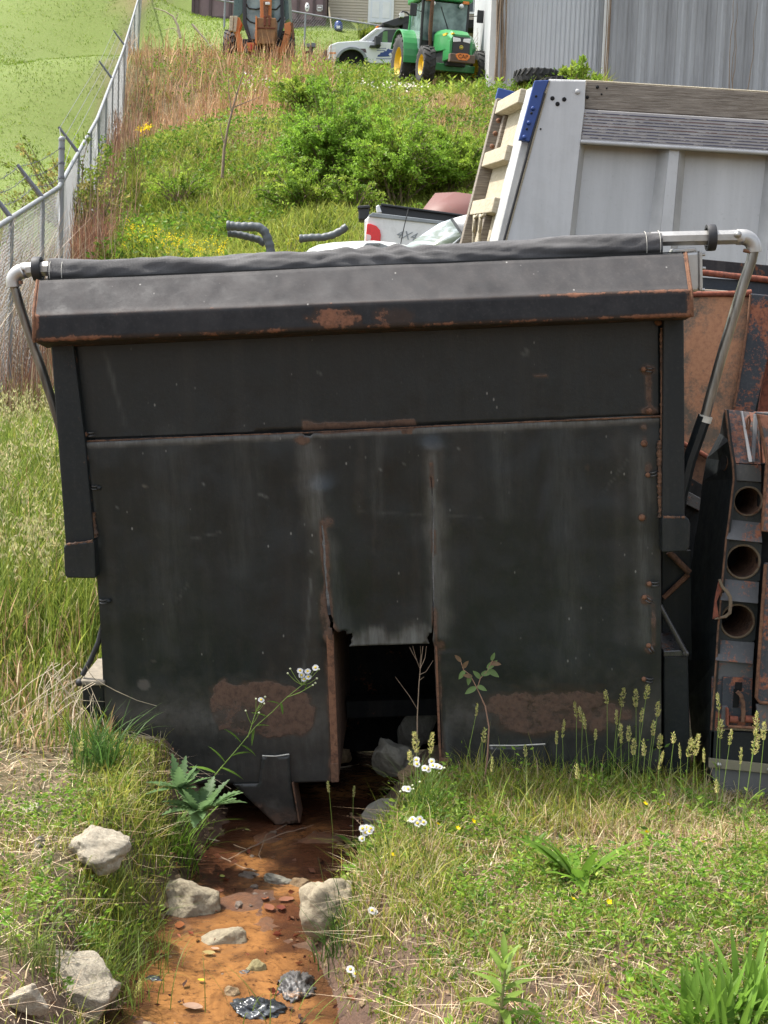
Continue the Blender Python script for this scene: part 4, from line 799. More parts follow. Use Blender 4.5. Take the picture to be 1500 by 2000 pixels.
def vine(name, base, h, n, spread, label, m, r0=.02, lean=(0, 0), seed=1, cat='vine', down=False, group=None):
    rd = random.Random(seed); th = thing(name, base, label, cat, group=group); mb = MB()
    for k in range(n):
        x = rd.uniform(-spread, spread) * .5; y = rd.uniform(-.05, .05); pts = [(x, y, 0)]; H_ = h * rd.uniform(.5, 1); st = 9
        for j in range(1, st + 1): x += rd.uniform(-1, 1) * spread * .10 + lean[0] * H_ / st; y += rd.uniform(-1, 1) * .03 + lean[1] * H_ / st; pts.append((x, y, H_ * j / st))
        mb.tube(pts, [r0 * (1 - .75 * j / st) for j in range(st + 1)], 4, False)
    mb.build('stem', m, th); return th
MAT['twig'] = simple('dry_brown_twig', (.22, .16, .11), .9, 0, .3, 20, .2); MAT['twigred'] = simple('reddish_dry_stem', (.26, .15, .10), .9, 0, .3, 20, .2); MAT['twigpale'] = simple('bleached_dry_stem', (.45, .38, .27), .9, 0, .25, 20, .2)
vine('climbing_vine', at(978, 158, 36.2), 7, 9, .35, 'bare brown vine climbing the left corner of the grey building', MAT['twig'], .035)
vine('climbing_vine', at(1182, 180, 35.5), 6, 4, .12, 'thin dark vine climbing the white corner trim', MAT['twig'], .02, seed=5); vine('climbing_vine', at(1440, 200, 35.5), 3.6, 4, .5, 'short thin vine on the stained right wall', MAT['twig'], .015, seed=8)
# ---------------------------------------------------------------- house, container, far fence
MAT['siding'] = simple('beige_vinyl_siding', (.46, .40, .31), .6, 0, .06, 2, .03); MAT['white'] = simple('white_paint', (.72, .72, .70), .45, 0, .05, 3, .03)
MAT['glass'] = simple('dark_window_glass', (.02, .03, .03), .08, 0, .3, 2, 0)
HO = at(650, 56, 58); hs = thing('house', (HO.x, 58, H(HO.x, 58).item()), 'beige clapboard house with a white panelled door behind the vehicles', 'house'); hl = Vector(hs.location); HF = Frame(hs.location)
hx0, hx1 = HF.px(640, 50).x, HF.px(958, 50).x; zb0 = HF.px(650, 48).z
me = MB().extr([(hx0, 0, 0), (hx1, 0, 0), (hx1, -.022, .012), (hx0, -.022, .012)], (0, 0, 0)) if False else MB().add([(hx0, 0, .115), (hx1, 0, .115), (hx1, -.022, 0), (hx0, -.022, 0), (hx1, 0, 0), (hx0, 0, 0)], [(0, 3, 2, 1), (3, 5, 4, 2), (0, 5, 3), (1, 2, 4)])
me = me.mesh('siding_board', MAT['siding'])
for k in range(30): o = link('siding_board', me, None, hs); o.location = (0, 0, zb0 - .35 + k * .115)
MB().box(hx0, hx1, .01, 6, -1, zb0 + 3.1).build('wall', MAT['siding'], hs); MB().box(hx0, hx1, -.03, .005, -1, zb0 - .34).build('foundation', simple('pale_block', (.45, .43, .38), .9), hs)
MB().box(hx1 - .16, hx1 + .03, -.05, .05, -.5, zb0 + 3.1).build('corner_trim', MAT['white'], hs)
MB().prism([(hx0 - .4, zb0 + 3.1), (hx1 + .4, zb0 + 3.1), (hx1 + .4, zb0 + 3.25), (hx0 - .4, zb0 + 3.25)], -.5, 6.4).build('eave', MAT['white'], hs); MB().prism_x([(-.5, zb0 + 3.25), (6.4, zb0 + 3.25), (2.9, zb0 + 4.9)], hx0 - .4, hx1 + .4).build('roof', simple('grey_shingle_roof', (.10, .095, .09), .9, 0, .3, 20, .5), hs)
dx0, dx1 = HF.px(719, 20).x, HF.px(769, 20).x; dz = HF.px(745, 46).z
fr_ = MB().box(dx0, dx1, -.06, -.02, dz, dz + 2.2).build('door_frame', MAT['white'], hs); dr = MB().box(dx0 + .1, dx1 - .1, -.08, -.055, dz + .02, dz + 2.1).build('door', simple('cool_white_door', (.66, .68, .70), .4, 0, .04), hs)
for i in range(2):
    for (z0, z1) in ((.2, .85), (1.0, 1.5), (1.6, 1.95)): xm = dx0 + .1 + (dx1 - dx0 - .2) * (i * .5); MB().box(xm + .07, xm + (dx1 - dx0 - .2) * .5 - .07, -.092, -.078, dz + z0, dz + z1).build('door_panel', MAT['white'], dr, .006)
wx0, wx1, wz0 = HF.px(910, 20).x, HF.px(950, 20).x, HF.px(930, 28).z
wf = MB().box(wx0, wx1, -.06, -.02, wz0, wz0 + 1.5).build('window', MAT['white'], hs)
for i in range(3):
    for j in range(2): w_ = (wx1 - wx0 - .12) / 3; MB().box(wx0 + .06 + i * w_ + .015, wx0 + .06 + (i + 1) * w_ - .015, -.066, -.058, wz0 + .08 + j * .7, wz0 + .74 + j * .7).build('pane', MAT['glass'], wf)
MB().box(HF.px(905, 50).x, hx1 + .2, -.9, -.1, HF.px(930, 66).z, HF.px(930, 50).z).build('porch_skirt', MAT['holeblack'], hs)
CO = at(505, 42, 57); cn = thing('storage_container', (CO.x, 57, H(CO.x, 57).item() + .1), 'maroon steel storage container with ribs, left of the beige house', 'container'); CF = Frame(cn.location)
t = NT('maroon_container_paint'); n1 = t.noise(1.5, 8, .6); t.out(Base9Color=t.ramp(n1, [(.3, (.16, .10, .10)), (.7, (.23, .155, .155))]), Roughness=.6); MAT['maroon'] = t.m
MAT['maroond'] = simple('dark_maroon_rib', (.075, .045, .045), .6)
cx0, cx1, cz0 = CF.px(377, 30).x, CF.px(636, 30).x, -.05
MB().box(cx0, cx1, 0, 2.4, cz0, 2.6).build('shell', MAT['maroon'], cn)
for px in (377, 386, 411, 450, 490, 530, 582, 613, 633): x = CF.px(px, 20).x; MB().box(x - .05, x + .05, -.08, 0, cz0, 2.6).build('rib', MAT['maroond'], cn)
MB().box(cx0, cx1, -.05, 0, .35, .47).build('side_beam', MAT['maroond'], cn); MB().box(cx0, cx1, -.09, 0, cz0, .06).build('bottom_beam', MAT['maroond'], cn)
sg = MB().box(CF.px(619, 20).x, CF.px(630, 20).x, -.1, -.085, CF.px(624, 21).z, CF.px(624, 11).z).build('sign_frame', MAT['white'], cn); MB().box(CF.px(620, 20).x, CF.px(629, 20).x, -.106, -.1, CF.px(624, 20).z, CF.px(624, 12).z).build('sign_face', MAT['maroon'], sg)
for a, b, c_, d in ((621, 14.5, 628, 17.5), (620, 22, 628, 23.3)): MB().box(CF.px(a, 20).x, CF.px(c_, 20).x, -.112, -.105, CF.px(624, d).z, CF.px(624, b).z).build('sign_strip', MAT['white'], sg)
f2 = thing('chain_link_fence', at(597, 90, 50), 'short galvanised chain link fence with a white oval sign before the maroon container', 'fence'); F2 = Frame(f2.location)
MB().tube([F2.px(x, y) for x, y in ((380, -10), (437, 2), (565, 21), (640, 34), (760, 53), (870, 74))], .03, 6).build('top_rail', MAT['galv'], f2)
for x, y0, y1 in ((440, -10, 84), (597, 26, 95), (735, 48, 110)): MB().tube([F2.px(x, y0), F2.px(x - 3, y1)], .035, 8).build('post', MAT['galv'], f2)
o = MB().lathe([(0, -.02), (.16, -.02), (.16, 0), (0, 0)], 20).build('oval_sign', MAT['white'], f2); o.location = F2.px(600, 14, -.05); o.scale = (.5, 1, .95)
for dz in (.06, -.06): q_ = MB().box(-.04, .04, -.026, -.02, dz - .02, dz + .02).build('sign_mark', MAT['holeblack'], o)
m_ = MB()
for k in range(40):
    px = 540 + k * 4.8; a = F2.px(px, 21 + (px - 565) * .165); b = F2.px(px - 24, 60); m_.tube([a, b], .006, 3, False)
o = m_.build('wire_mesh', MAT['galv'], f2); o['kind'] = 'stuff'
jg = thing('sprayer_tank', at(661, 59, 56), 'small blue tank with black top standing by the house wall', 'tank')
MB().lathe([(.0, 0), (.16, 0), (.17, .1), (.15, .28), (.07, .36), (.0, .37)], 14, axis='Z').build('tank', MAT['blue'], jg); MB().lathe([(.0, .36), (.08, .36), (.09, .46), (.0, .5)], 10, axis='Z').build('cap', MAT['holeblack'], jg); MB().box(-.07, .07, -.18, -.165, .03, .13).build('sticker', MAT['white'], jg)
pl = thing('pole', at(648, 58, 56.5), 'pale wooden pole leaning against the house corner', 'pole'); MB().tube([(0, 0, 0), (-.16, .3, .95)], .03, 8).build('shaft', MAT['twigpale'], pl)
# ---------------------------------------------------------------- vehicles on the hill
MAT['tyre'] = simple('dusty_tyre_rubber', (.035, .034, .033), .85, 0, .35, 14, .3); MAT['bhorange'] = steel('faded_orange_paint', (.50, .16, .04), (.58, .21, .07), rust=.28, rough=.6, rscale=5, dust=.3, dustc=(.3, .2, .14))
MAT['jgreen'] = simple('tractor_green_paint', (.035, .23, .065), .35, 0, .12, 4, .03); MAT['jyellow'] = simple('tractor_yellow_paint', (.68, .42, .02), .4, 0, .1, 4, .03); MAT['blackp'] = simple('black_plastic', (.02, .021, .022), .5, 0, .2, 8, .1)
MAT['lamp'] = simple('lamp_lens', (.65, .66, .66), .15, 0, .1, 20, .1); MAT['amber'] = simple('amber_lens', (.6, .17, .02), .3)
t = NT('cab_glass'); t.out(Base9Color=t.ramp(t.noise(1.8, 3), [(.35, (.05, .09, .085)), (.65, (.24, .33, .32))]), Roughness=.12); MAT['cabglass'] = t.m  # teal glass, pale reflections painted into its colour
def wheel(parent, c, r, w, rim, lug=18, rimr=.52, tread=.07, axis_sign=1, name='wheel'):
    """tyre with chevron lugs, rim and hub; axis x"""
    wh = bpy.data.objects.new(name, None); COL.objects.link(wh); wh.parent = parent; wh.location = c
    m_ = MB().lathe([(r * rimr, -w * .42), (r * .72, -w * .5), (r * .93, -w * .47), (r - tread * .6, -w * .3), (r - tread * .6, w * .3), (r * .93, w * .47), (r * .72, w * .5), (r * rimr, w * .42)], 36, axis='X')
    for k in range(lug):
        for s in (-1, 1):
            a0_ = 2 * math.pi * (k + .5 * (s > 0)) / lug; vs = []
            for (x, da) in ((0, 0), (s * w * .5, -.20)):
                for rr in (r - tread * 1.1 if x == 0 else r - tread * 1.4, r if x == 0 else r - tread * .35):
                    for dd in (-.045, .045): a = a0_ + da * 1.0 + dd * (.55 / r) ; vs.append((x, rr * math.cos(a), rr * math.sin(a)))
            m_.add(vs, [(0, 1, 3, 2), (4, 6, 7, 5), (2, 3, 7, 6), (0, 4, 5, 1), (0, 2, 6, 4), (1, 5, 7, 3)])
    m_.build('tyre', MAT['tyre'], wh)
    for s in (-1, 1): MB().lathe([(r * rimr, s * w * .42), (r * rimr * .93, s * w * .40), (r * rimr * .85, s * w * .1), (.25 * r, s * w * .06), (.2 * r, s * w * .2), (0.001, s * w * .2)], 28, axis='X').build('rim', rim, wh)
    return wh
# tractor
TP = at(862, 160, 39.0); tr = thing('tractor', (TP.x, 40.0, H(TP.x, 39.0).item() + .16), 'green farm tractor with yellow wheels parked beside the grey metal building', 'tractor', (7, 0, 14)); tr.scale = (.98, .98, .98)
wheel(tr, (-.86, 1.15, .80), .82, .44, MAT['jyellow'], 20); wheel(tr, (.86, 1.15, .80), .82, .44, MAT['jyellow'], 20); wheel(tr, (-.80, -1.2, .54), .54, .34, MAT['jyellow'], 16, tread=.06); wheel(tr, (.80, -1.2, .54), .54, .34, MAT['jyellow'], 16, tread=.06)
MB().box(-.28, .28, -1.5, 1.4, .55, 1.0).build('chassis', MAT['blackp'], tr, .02); MB().box(-.62, .62, -1.3, -1.1, .42, .62).build('front_axle', MAT['jgreen'], tr, .02); MB().box(-.3, .3, .95, 1.35, .6, 1.1).build('rear_axle', MAT['jgreen'], tr, .02)
hd = MB(); sec = [(-.2, .36, 1.62, 1.02), (-1.0, .35, 1.57, .98), (-1.6, .33, 1.47, .95), (-1.86, .30, 1.36, .95)]; V = []
for y, w_, zt_, zb_ in sec: V += [(-w_, y, zb_), (-w_, y, zt_ - .13), (-w_ * .72, y, zt_), (w_ * .72, y, zt_), (w_, y, zt_ - .13), (w_, y, zb_)]
hd.add(V, [(i * 6 + k, i * 6 + (k + 1) % 6, (i + 1) * 6 + (k + 1) % 6, (i + 1) * 6 + k) for i in range(3) for k in range(6)] + [(5, 4, 3, 2, 1, 0), (18, 19, 20, 21, 22, 23)]); hd.build('bonnet', MAT['jgreen'], tr, .02)
MB().box(-.25, .25, -1.90, -1.84, .66, 1.30).build('grille', MAT['blackp'], tr, .02); MB().box(-.345, -.29, -1.5, -.5, 1.36, 1.42).build('side_stripe', MAT['jyellow'], tr); MB().prism([(-.27, 1.35), (-.22, 1.35), (-.22, 1.39), (-.27, 1.39)], -1.9, -1.2).build('side_stripe', MAT['jyellow'], tr)
for s in (-1, 1):
    MB().prism([(s * .03, 1.17), (s * .24, 1.14), (s * .25, 1.27), (s * .05, 1.25)], -1.93, -1.88).build('headlight', MAT['lamp'], tr, .01)
    MB().box(min(s * .25, s * .33), max(s * .25, s * .33), -1.88, -1.2, .68, 1.2).build('side_panel', MAT['jgreen'], tr, .02)
em = MB().lathe([(0, -.006), (.055, -.006), (.055, 0)], 20).build('emblem', MAT['jyellow'], tr); em.location = (0, -1.903, 1.02)
MB().lathe([(0, -.004), (.042, -.004), (.042, 0)], 16).build('emblem_field', MAT['jgreen'], em).location = (0, -.006, 0)
MB().add([(-.03, -.012, -.012), (-.005, -.012, -.02), (.03, -.012, -.008), (.034, -.012, .014), (.012, -.012, .004), (.006, -.012, .02), (-.012, -.012, .006), (-.028, -.012, .006)], [tuple(range(8))]).build('emblem_deer', MAT['jyellow'], em)
MB().box(-.36, .36, -2.12, -1.9, .60, .82).build('weight_bracket', simple('dirty_weight', (.10, .07, .05), .8), tr, .02)
tg = MB().prism([(-.20, .74), (-.12, .66), (.12, .66), (.20, .74), (.20, .80), (.12, .84), (-.12, .84), (-.20, .80)], -2.135, -2.12).build('name_plate', MAT['amber'], tr, .004)
def text(s, name, size, loc, m, parent, rot=(90, 0, 0), ex=.002, shear=0):
    c_ = bpy.data.curves.new(name, 'FONT'); c_.body = s; c_.size = size; c_.extrude = ex; c_.align_x = 'CENTER'; c_.align_y = 'CENTER'; c_.shear = shear; c_.materials.append(m)
    tmp = bpy.data.objects.new(name, c_); COL.objects.link(tmp); bpy.context.view_layer.update(); me = bpy.data.meshes.new_from_object(tmp.evaluated_get(bpy.context.evaluated_depsgraph_get())); bpy.data.objects.remove(tmp)
    o = bpy.data.objects.new(name, me); COL.objects.link(o); o.parent = parent; o.location = loc; o.rotation_euler = [R(a) for a in rot]; return o
text('CAP', 'lettering', .15, (0, -2.14, .75), MAT['holeblack'], tg)
for s in (-1, 1):
    pts = [(math.cos(R(a)) * .93, math.sin(R(a)) * .93) for a in range(-5, 156, 12)]; x0, x1 = sorted((s * .58, s * 1.10)); inn = [(y * .96, z * .96) for y, z in pts]
    MB().prism_x([(1.15 + y, .80 + z) for y, z in [(-p[0], p[1]) for p in pts]] + [(1.15 + y, .80 + z) for y, z in [(-p[0], p[1]) for p in inn[::-1]]], x0, x1).build('fender', MAT['jgreen'], tr, .01)
    MB().tube([(s * .66, .05, 1.05), (s * .68, .02, 2.45)], .045, 6).build('cab_post', MAT['blackp'], tr); MB().tube([(s * .70, 1.45, 1.3), (s * .66, 1.4, 2.45)], .045, 6).build('cab_post', MAT['jgreen'], tr)
    MB().extr([(s * .69, .1, 1.1), (s * .70, 1.4, 1.35), (s * .66, 1.38, 2.42), (s * .67, .08, 2.42)], (-.01 * s, 0, 0)).build('side_window', MAT['cabglass'], tr)
    MB().tube([(s * .7, -.05, 2.1), (s * .98, -.15, 2.15), (s * 1.0, -.15, 1.95)], .012, 6).build('mirror_arm', MAT['blackp'], tr); MB().box(s * 1.0 - .10, s * 1.0 + .10, -.19, -.14, 1.95, 2.3).build('mirror', MAT['blackp'], tr, .02)
    MB().box(s * .55 - .09, s * .55 + .09, -.16, -.06, 2.42, 2.50).build('marker_lamp', MAT['amber'], tr, .01); MB().lathe([(0, -.06), (.06, -.05), (.06, .03)], 12, (s * .42, -.12, 2.36)).build('work_lamp', MAT['lamp'], tr)
MB().extr([(-.64, .02, 1.35), (.64, .02, 1.35), (.64, -.02, 2.42), (-.64, -.02, 2.42)], (0, .01, 0)).build('windscreen', MAT['cabglass'], tr); MB().box(-.66, .66, .04, .1, 1.0, 1.36).build('firewall', MAT['blackp'], tr); MB().box(-.64, .64, 1.38, 1.42, 1.1, 2.42).build('rear_window', MAT['cabglass'], tr)
MB().tube([(-.42, -.12, 1.2), (-.46, -.16, 1.55), (-.46, -.16, 2.35), (-.44, -.2, 2.5)], [.05, .06, .055, .04], 10).build('exhaust_stack', MAT['weld'], tr); MB().tube([(.2, -.0, 1.5), (-.15, -.02, 2.3)], .012, 5).build('wiper', MAT['blackp'], tr)
MB().box(-.76, .76, -.15, 1.6, 2.47, 2.68).build('cab_roof', MAT['jgreen'], tr, .06, 3)
# backhoe seen from its digging end
BP = at(507, 128, 42); bh = thing('backhoe', (BP.x, 42, H(BP.x, 42).item()), 'orange backhoe with a rusty bucket raised before its glass cab', 'backhoe'); BF = Frame(bh.location)
P5 = lambda poly, y0, y1, name, m, bevel=.01, parent=bh: ppF(BF, poly, y0, y1, name, m, parent, bevel)
P5([(480, -60), (550, -60), (552, 55), (540, 80), (492, 80), (477, 55)], .5, .53, 'rear_glass', MAT['cabglass'])
for a in ([(474, -60), (480, -60), (481, 40), (492, 80), (486, 80), (474, 45)], [(546, -60), (553, -60), (555, 45), (546, 80), (540, 80), (548, 40)]): P5(a, .42, .6, 'cab_post', MAT['blackp'])
for a in ([(461, -60), (474, -60), (474, 25), (466, 34), (455, 34)], [(553, -60), (560, -60), (565, 36), (558, 42), (553, 20)]): P5(a, .7, 2.3, 'cab_side', simple('green_tinted_cab', (.07, .12, .10), .3))
P5([(452, -60), (570, -60), (570, -45), (452, -45)], .3, 2.4, 'cab_roof', MAT['blackp']); P5([(470, 76), (552, 76), (556, 125), (466, 125)], .5, 2.6, 'chassis', MAT['blackp'])
for pts in ([(481, 8), (486, 16), (500, 18), (508, 16)], [(481, 34), (488, 42), (500, 46)], [(530, 18), (540, 18), (547, 10)], [(536, 46), (544, 40), (548, 34)]): MB().tube([BF.px(x, y, .46) for x, y in pts], .02, 6).build('glass_frame', MAT['blackp'], bh)
P5([(507, -60), (530, -60), (528, 34), (508, 34)], -.2, .2, 'dipper_arm', MAT['bhorange']); P5([(514, 2), (524, 2), (523, 33), (515, 33)], -.3, -.18, 'bucket_link', MAT['rust']); P5([(518, 4), (527, 4), (527, 9), (518, 9)], -.36, -.28, 'link_pin', MAT['trim'])
bk = P5([(502, 34), (539, 35), (538, 62), (535, 86), (502, 85), (500, 60)], -.55, .1, 'bucket', simple('worn_bucket_rust', (.24, .12, .05), .7, .2, .35, 6, .3), .02)
P5([(499, 30), (502, 32), (502, 86), (498, 84)], -.6, .1, 'bucket_side', MAT['bhorange'], .005, bk); P5([(515, 30), (519, 30), (519, 50), (515, 50)], -.6, -.5, 'bucket_rib', MAT['redrust'], .005, bk); P5([(524, 30), (528, 30), (528, 50), (524, 50)], -.6, -.5, 'bucket_rib', MAT['redrust'], .005, bk); P5([(502, 53), (538, 54), (538, 56), (502, 55)], -.58, -.5, 'bucket_seam', MAT['redrust'], 0, bk)
P5([(449, 31), (456, 31), (454, 60), (447, 60)], -.25, -.1, 'stabiliser_plate', MAT['twigpale']); P5([(457, 31), (464, 31), (461, 62), (455, 62)], -.2, .1, 'stabiliser_plate', MAT['twigpale']); P5([(463, 32), (469, 36), (472, 44), (466, 62), (460, 62)], -.1, .2, 'stabiliser_bracket', MAT['bhorange'])
P5([(459, 60), (467, 58), (477, 105), (478, 122), (471, 124), (463, 90)], -.15, .1, 'stabiliser_leg', MAT['bhorange']); P5([(555, 46), (567, 42), (572, 48), (566, 70), (556, 68)], -.15, .1, 'stabiliser_bracket', MAT['bhorange']); P5([(568, 44), (572, 44), (575, 74), (571, 76)], -.2, -.05, 'stabiliser_plate', MAT['rust'])
P5([(556, 64), (566, 68), (556, 104), (548, 118), (545, 100)], -.15, .1, 'stabiliser_leg', MAT['bhorange'])
P5([(482, 83), (496, 83), (494, 102), (484, 100)], -.1, .3, 'swing_frame', MAT['bhorange']); P5([(489, 86), (492, 86), (492, 97), (489, 97)], -.13, -.08, 'tail_lamp', simple('red_lens', (.55, .03, .02), .3)); P5([(497, 86), (538, 87), (535, 122), (498, 122)], -.1, .4, 'swing_post', MAT['redrust']); P5([(526, 90), (531, 90), (531, 100), (526, 100)], -.13, -.08, 'tail_lamp', simple('red_lens', (.55, .03, .02), .3))
P5([(538, 90), (552, 92), (548, 118), (538, 118)], -.1, .3, 'swing_frame', MAT['bhorange'])
for k in range(5): MB().tube([BF.px(500 + k * 8, 84, -.2), BF.px(503 + k * 7, 104, -.3), BF.px(500 + k * 8, 122, -.1)], .025, 6).build('hydraulic_hose', MAT['blackp'], bh)
c1 = BF.px(452, 100, 1.2); c2 = BF.px(563, 102, 1.2); wheel(bh, (c1.x, 1.1, c1.z - .1), .72, .36, MAT['bhorange'], 18); wheel(bh, (c2.x, 1.1, c2.z - .1), .72, .36, MAT['bhorange'], 18)
# white pickup with emblem
WT = at(705, 132, 47); wt = thing('work_truck', (WT.x, 47, H(WT.x, 47).item()), 'white pickup work truck with blue state emblem on its door, behind the tractor', 'truck', (0, 0, 11)); WF = Frame(wt.location, (0, 0, 11))
P6 = lambda poly, y0, y1, name, m, bevel=.03, parent=wt: ppF(WF, poly, y0, y1, name, m, parent, bevel)
MAT['tw'] = simple('white_truck_paint', (.66, .67, .68), .3, 0, .04, 2, .02); MAT['flare'] = simple('grey_wheel_flare', (.22, .24, .25), .6)
ar = [(687 + 26 * math.cos(R(a)), 118 - 24 * math.sin(R(a))) for a in range(180, -1, -15)]
P6([(642, 92), (646, 87), (660, 82), (702, 79), (742, 82), (790, 84), (792, 124), (724, 124)] + ar[::-1] + [(652, 124), (642, 122)], 0, 1.85, 'body', MAT['tw'])
P6([(701, 80), (734, 55), (745, 53), (780, 53), (786, 58), (791, 90), (701, 90)], .14, 1.7, 'cab', MAT['tw'], .05)
P6([(706, 78), (735, 56), (741, 56), (713, 79)], .08, .16, 'windscreen', MAT['lamp'], .005); P6([(722, 86), (742, 65), (752, 58), (777, 58), (779, 86), (752, 87), (748, 90), (722, 90)], .08, .15, 'side_window', MAT['glass'], .01)
P6([(748, 62), (757, 60), (757, 84), (746, 86)], .07, .085, 'painted_reflection', simple('painted_green_reflection', (.08, .2, .06), .2), .0)  # green patch painting a reflection onto the side window
P6([(733, 70), (743, 70), (744, 88), (734, 88)], -.28, -.02, 'wing_mirror', MAT['blackp'], .02); P6([(723, 88), (745, 88), (743, 91), (724, 91)], -.2, .0, 'mirror_arm', MAT['blackp'], .01)
fo_ = [(687 + 31 * math.cos(R(a)), 119 - 28 * math.sin(R(a))) for a in range(0, 181, 12)]; fi_ = [(687 + 25.5 * math.cos(R(a)), 119 - 23 * math.sin(R(a))) for a in range(180, -1, -12)]
P6(fo_ + fi_, -.07, .02, 'wheel_flare', MAT['flare'], .01); P6([(q[0], q[1]) for q in ar] , .02, .6, 'wheel_well', MAT['holeblack'], 0) if False else None
P6([(662, 118), (664, 100), (687, 95), (710, 100), (712, 118), (712, 126), (662, 126)], .12, .14, 'wheel_well', MAT['holeblack'], 0)
cw = WF.px(687, 122, .05); w_ = wheel(wt, (cw.x, .25, cw.z), .42, .26, MAT['flare'], 24, tread=.02); w_.rotation_euler[2] = R(90)
fp = WF.px(642, 92, 0); z1, z0 = fp.z, WF.px(642, 120, 0).z
gr_ = MB().box(fp.x - .09, fp.x + .02, .35, 1.5, z0 + .15, z1 - .02).build('grille', MAT['blackp'], wt, .01); MB().box(fp.x - .07, fp.x + .02, .01, 1.84, z0 - .25, z0 + .12).build('bumper', MAT['galv'], wt, .03)
P6([(643, 95), (656, 95), (656, 116), (643, 116)], -.02, .12, 'headlight', MAT['lamp'], .01); P6([(643, 102), (656, 102), (656, 105), (643, 105)], -.03, -.015, 'side_lamp', MAT['amber'], .002)
P6([(736, 50), (750, 50), (750, 52.5), (736, 53)], .5, 1.3, 'roof_lamp', MAT['amber'], .005); P6([(703, 95), (714, 95), (716, 103), (709, 102), (703, 98)], -.01, .0, 'vent', simple('dark_side_vent', (.08, .05, .05), .5), .002)
for x0, x1, y in ((735, 754, 93.6), (736, 752, 97.6), (735, 768, 114)):
    xx = x0
    while xx < x1: w2 = random.uniform(1.2, 2.6); P6([(xx, y), (xx + w2, y), (xx + w2, y + 1.5), (xx, y + 1.5)], -.006, .0, 'lettering', MAT['blue'], 0); xx += w2 + .6
P6([(x / 7.5 + 620, y / 7.5 + 40) for x, y in [(880, 530), (885, 505), (915, 495), (925, 470), (965, 465), (985, 445), (1010, 450), (1020, 425), (1040, 412), (1060, 425), (1100, 432), (1112, 455), (1125, 480), (1090, 505), (1060, 525), (980, 530)]], -.012, .0, 'state_emblem', MAT['blue'], 0)
P6([(759, 106), (762, 103), (765, 105), (765, 108), (761, 109)], -.016, -.011, 'emblem_mark', MAT['white'], 0)
P6([(745, 45), (778, 34), (800, 30), (802, 44), (770, 52)], -.05, 1.8, 'dump_bed_hood', MAT['blackp'], .02); P6([(786, 44), (800, 38), (803, 90), (790, 90)], -.05, 1.8, 'headboard', MAT['blackp'], .02)
P6([(781, 25), (790, 25), (790, 33), (781, 33)], -.2, -.05, 'work_lamp', MAT['lamp'], .01); MB().tube([WF.px(779, 30, -.1), WF.px(786, 22, -.1), WF.px(794, 24, -.1), WF.px(812, 42, -.1)], .03, 6).build('guard_tube', MAT['blackp'], wt)
P6([(790, 84), (860, 88), (860, 124), (790, 124)], .1, 1.8, 'bed_side', MAT['tw'], .03)
cw2 = WF.px(850, 126, .05); w_ = wheel(wt, (cw2.x, .25, cw2.z), .42, .26, MAT['flare'], 24, tread=.02); w_.rotation_euler[2] = R(90)
# small implement between backhoe and truck
ip = thing('plough_mount', at(607, 132, 44), 'black steel snow plough mount with twin lamps between the backhoe and truck', 'plough mount'); IF = Frame(ip.location)
ppF(IF, [(603, 88), (611, 88), (612, 132), (602, 132)], 0, .15, 'mast', MAT['blackp'], ip); ppF(IF, [(592, 102), (604, 98), (604, 101), (592, 106)], -.1, 0, 'arm', MAT['blackp'], ip)
for a in ([(598, 85), (605, 84), (605, 92), (599, 92)], [(608, 83), (617, 84), (617, 92), (608, 92)]): ppF(IF, a, -.1, .05, 'lamp', MAT['galv'], ip, .01)
# big tyre lying by the wall
bt = thing('tyre_casing', at(1049, 168, 34.2), 'large used tractor tyre lying flat beside the grey building', 'tyre'); bt.location.z += .17
w_ = wheel(bt, (0, 0, 0), .60, .30, MAT['blackp'], 22, rimr=.55); w_.rotation_euler[1] = R(90)
bt2 = thing('tyre_casing', at(1080, 172, 33.2), 'smaller black tyre half hidden in grass behind the blue bracket', 'tyre'); bt2.location.z += .1; w_ = wheel(bt2, (0, 0, 0), .42, .2, MAT['blackp'], 18, rimr=.6); w_.rotation_euler[1] = R(80)
# ---------------------------------------------------------------- vehicles and pipes just behind the black body
MAT['vanwhite'] = simple('white_car_paint', (.70, .71, .70), .25, 0, .04, 2, .02)
VP = at(740, 480, 11.2); vn = thing('white_van', (VP.x, 11.2, H(VP.x, 11.2).item()), 'white van seen over the tarp, only bonnet, wipers and windscreen showing', 'van'); VF = Frame(vn.location)
P7 = lambda poly, y0, y1, name, m, bevel=.02, parent=vn: ppF(VF, poly, y0, y1, name, m, parent, bevel)
def loft(fr, A, B, y0, y1, name, m, parent, th=.02): n = len(A); a = [fr.px(*p, y0) for p in A]; b = [fr.px(*p, y1) for p in B]; mb = MB(); mb.add(a + b, [(i, i + 1, n + i + 1, n + i) for i in range(n - 1)], True); o = mb.build(name, m, parent); s = o.modifiers.new('t', 'SOLIDIFY'); s.thickness = th; return o
loft(VF, [(574, 530), (578, 512), (592, 508), (618, 506), (665, 505), (720, 505), (760, 506), (800, 508)], [(600, 500), (604, 486), (622, 478), (650, 473.5), (690, 471), (730, 470), (770, 474), (800, 480)], 0, 1.5, 'bonnet', MAT['vanwhite'], vn)
P7([(576, 500), (800, 490), (960, 495), (960, 640), (576, 640)], .02, 1.6, 'body', MAT['vanwhite'])
cv = P7([(711, 478), (716, 474), (742, 474), (758, 480), (775, 481), (775, 486), (711, 486)], .1, .6, 'cowl', MAT['flare'], .005)
for k in range(5): P7([(717 + k * 5.5, 475.3), (719.5 + k * 5.5, 475.3), (717 + k * 5.5, 478.5), (714.5 + k * 5.5, 478.5)], .06, .1, 'cowl_slot', MAT['galv'], 0, cv)
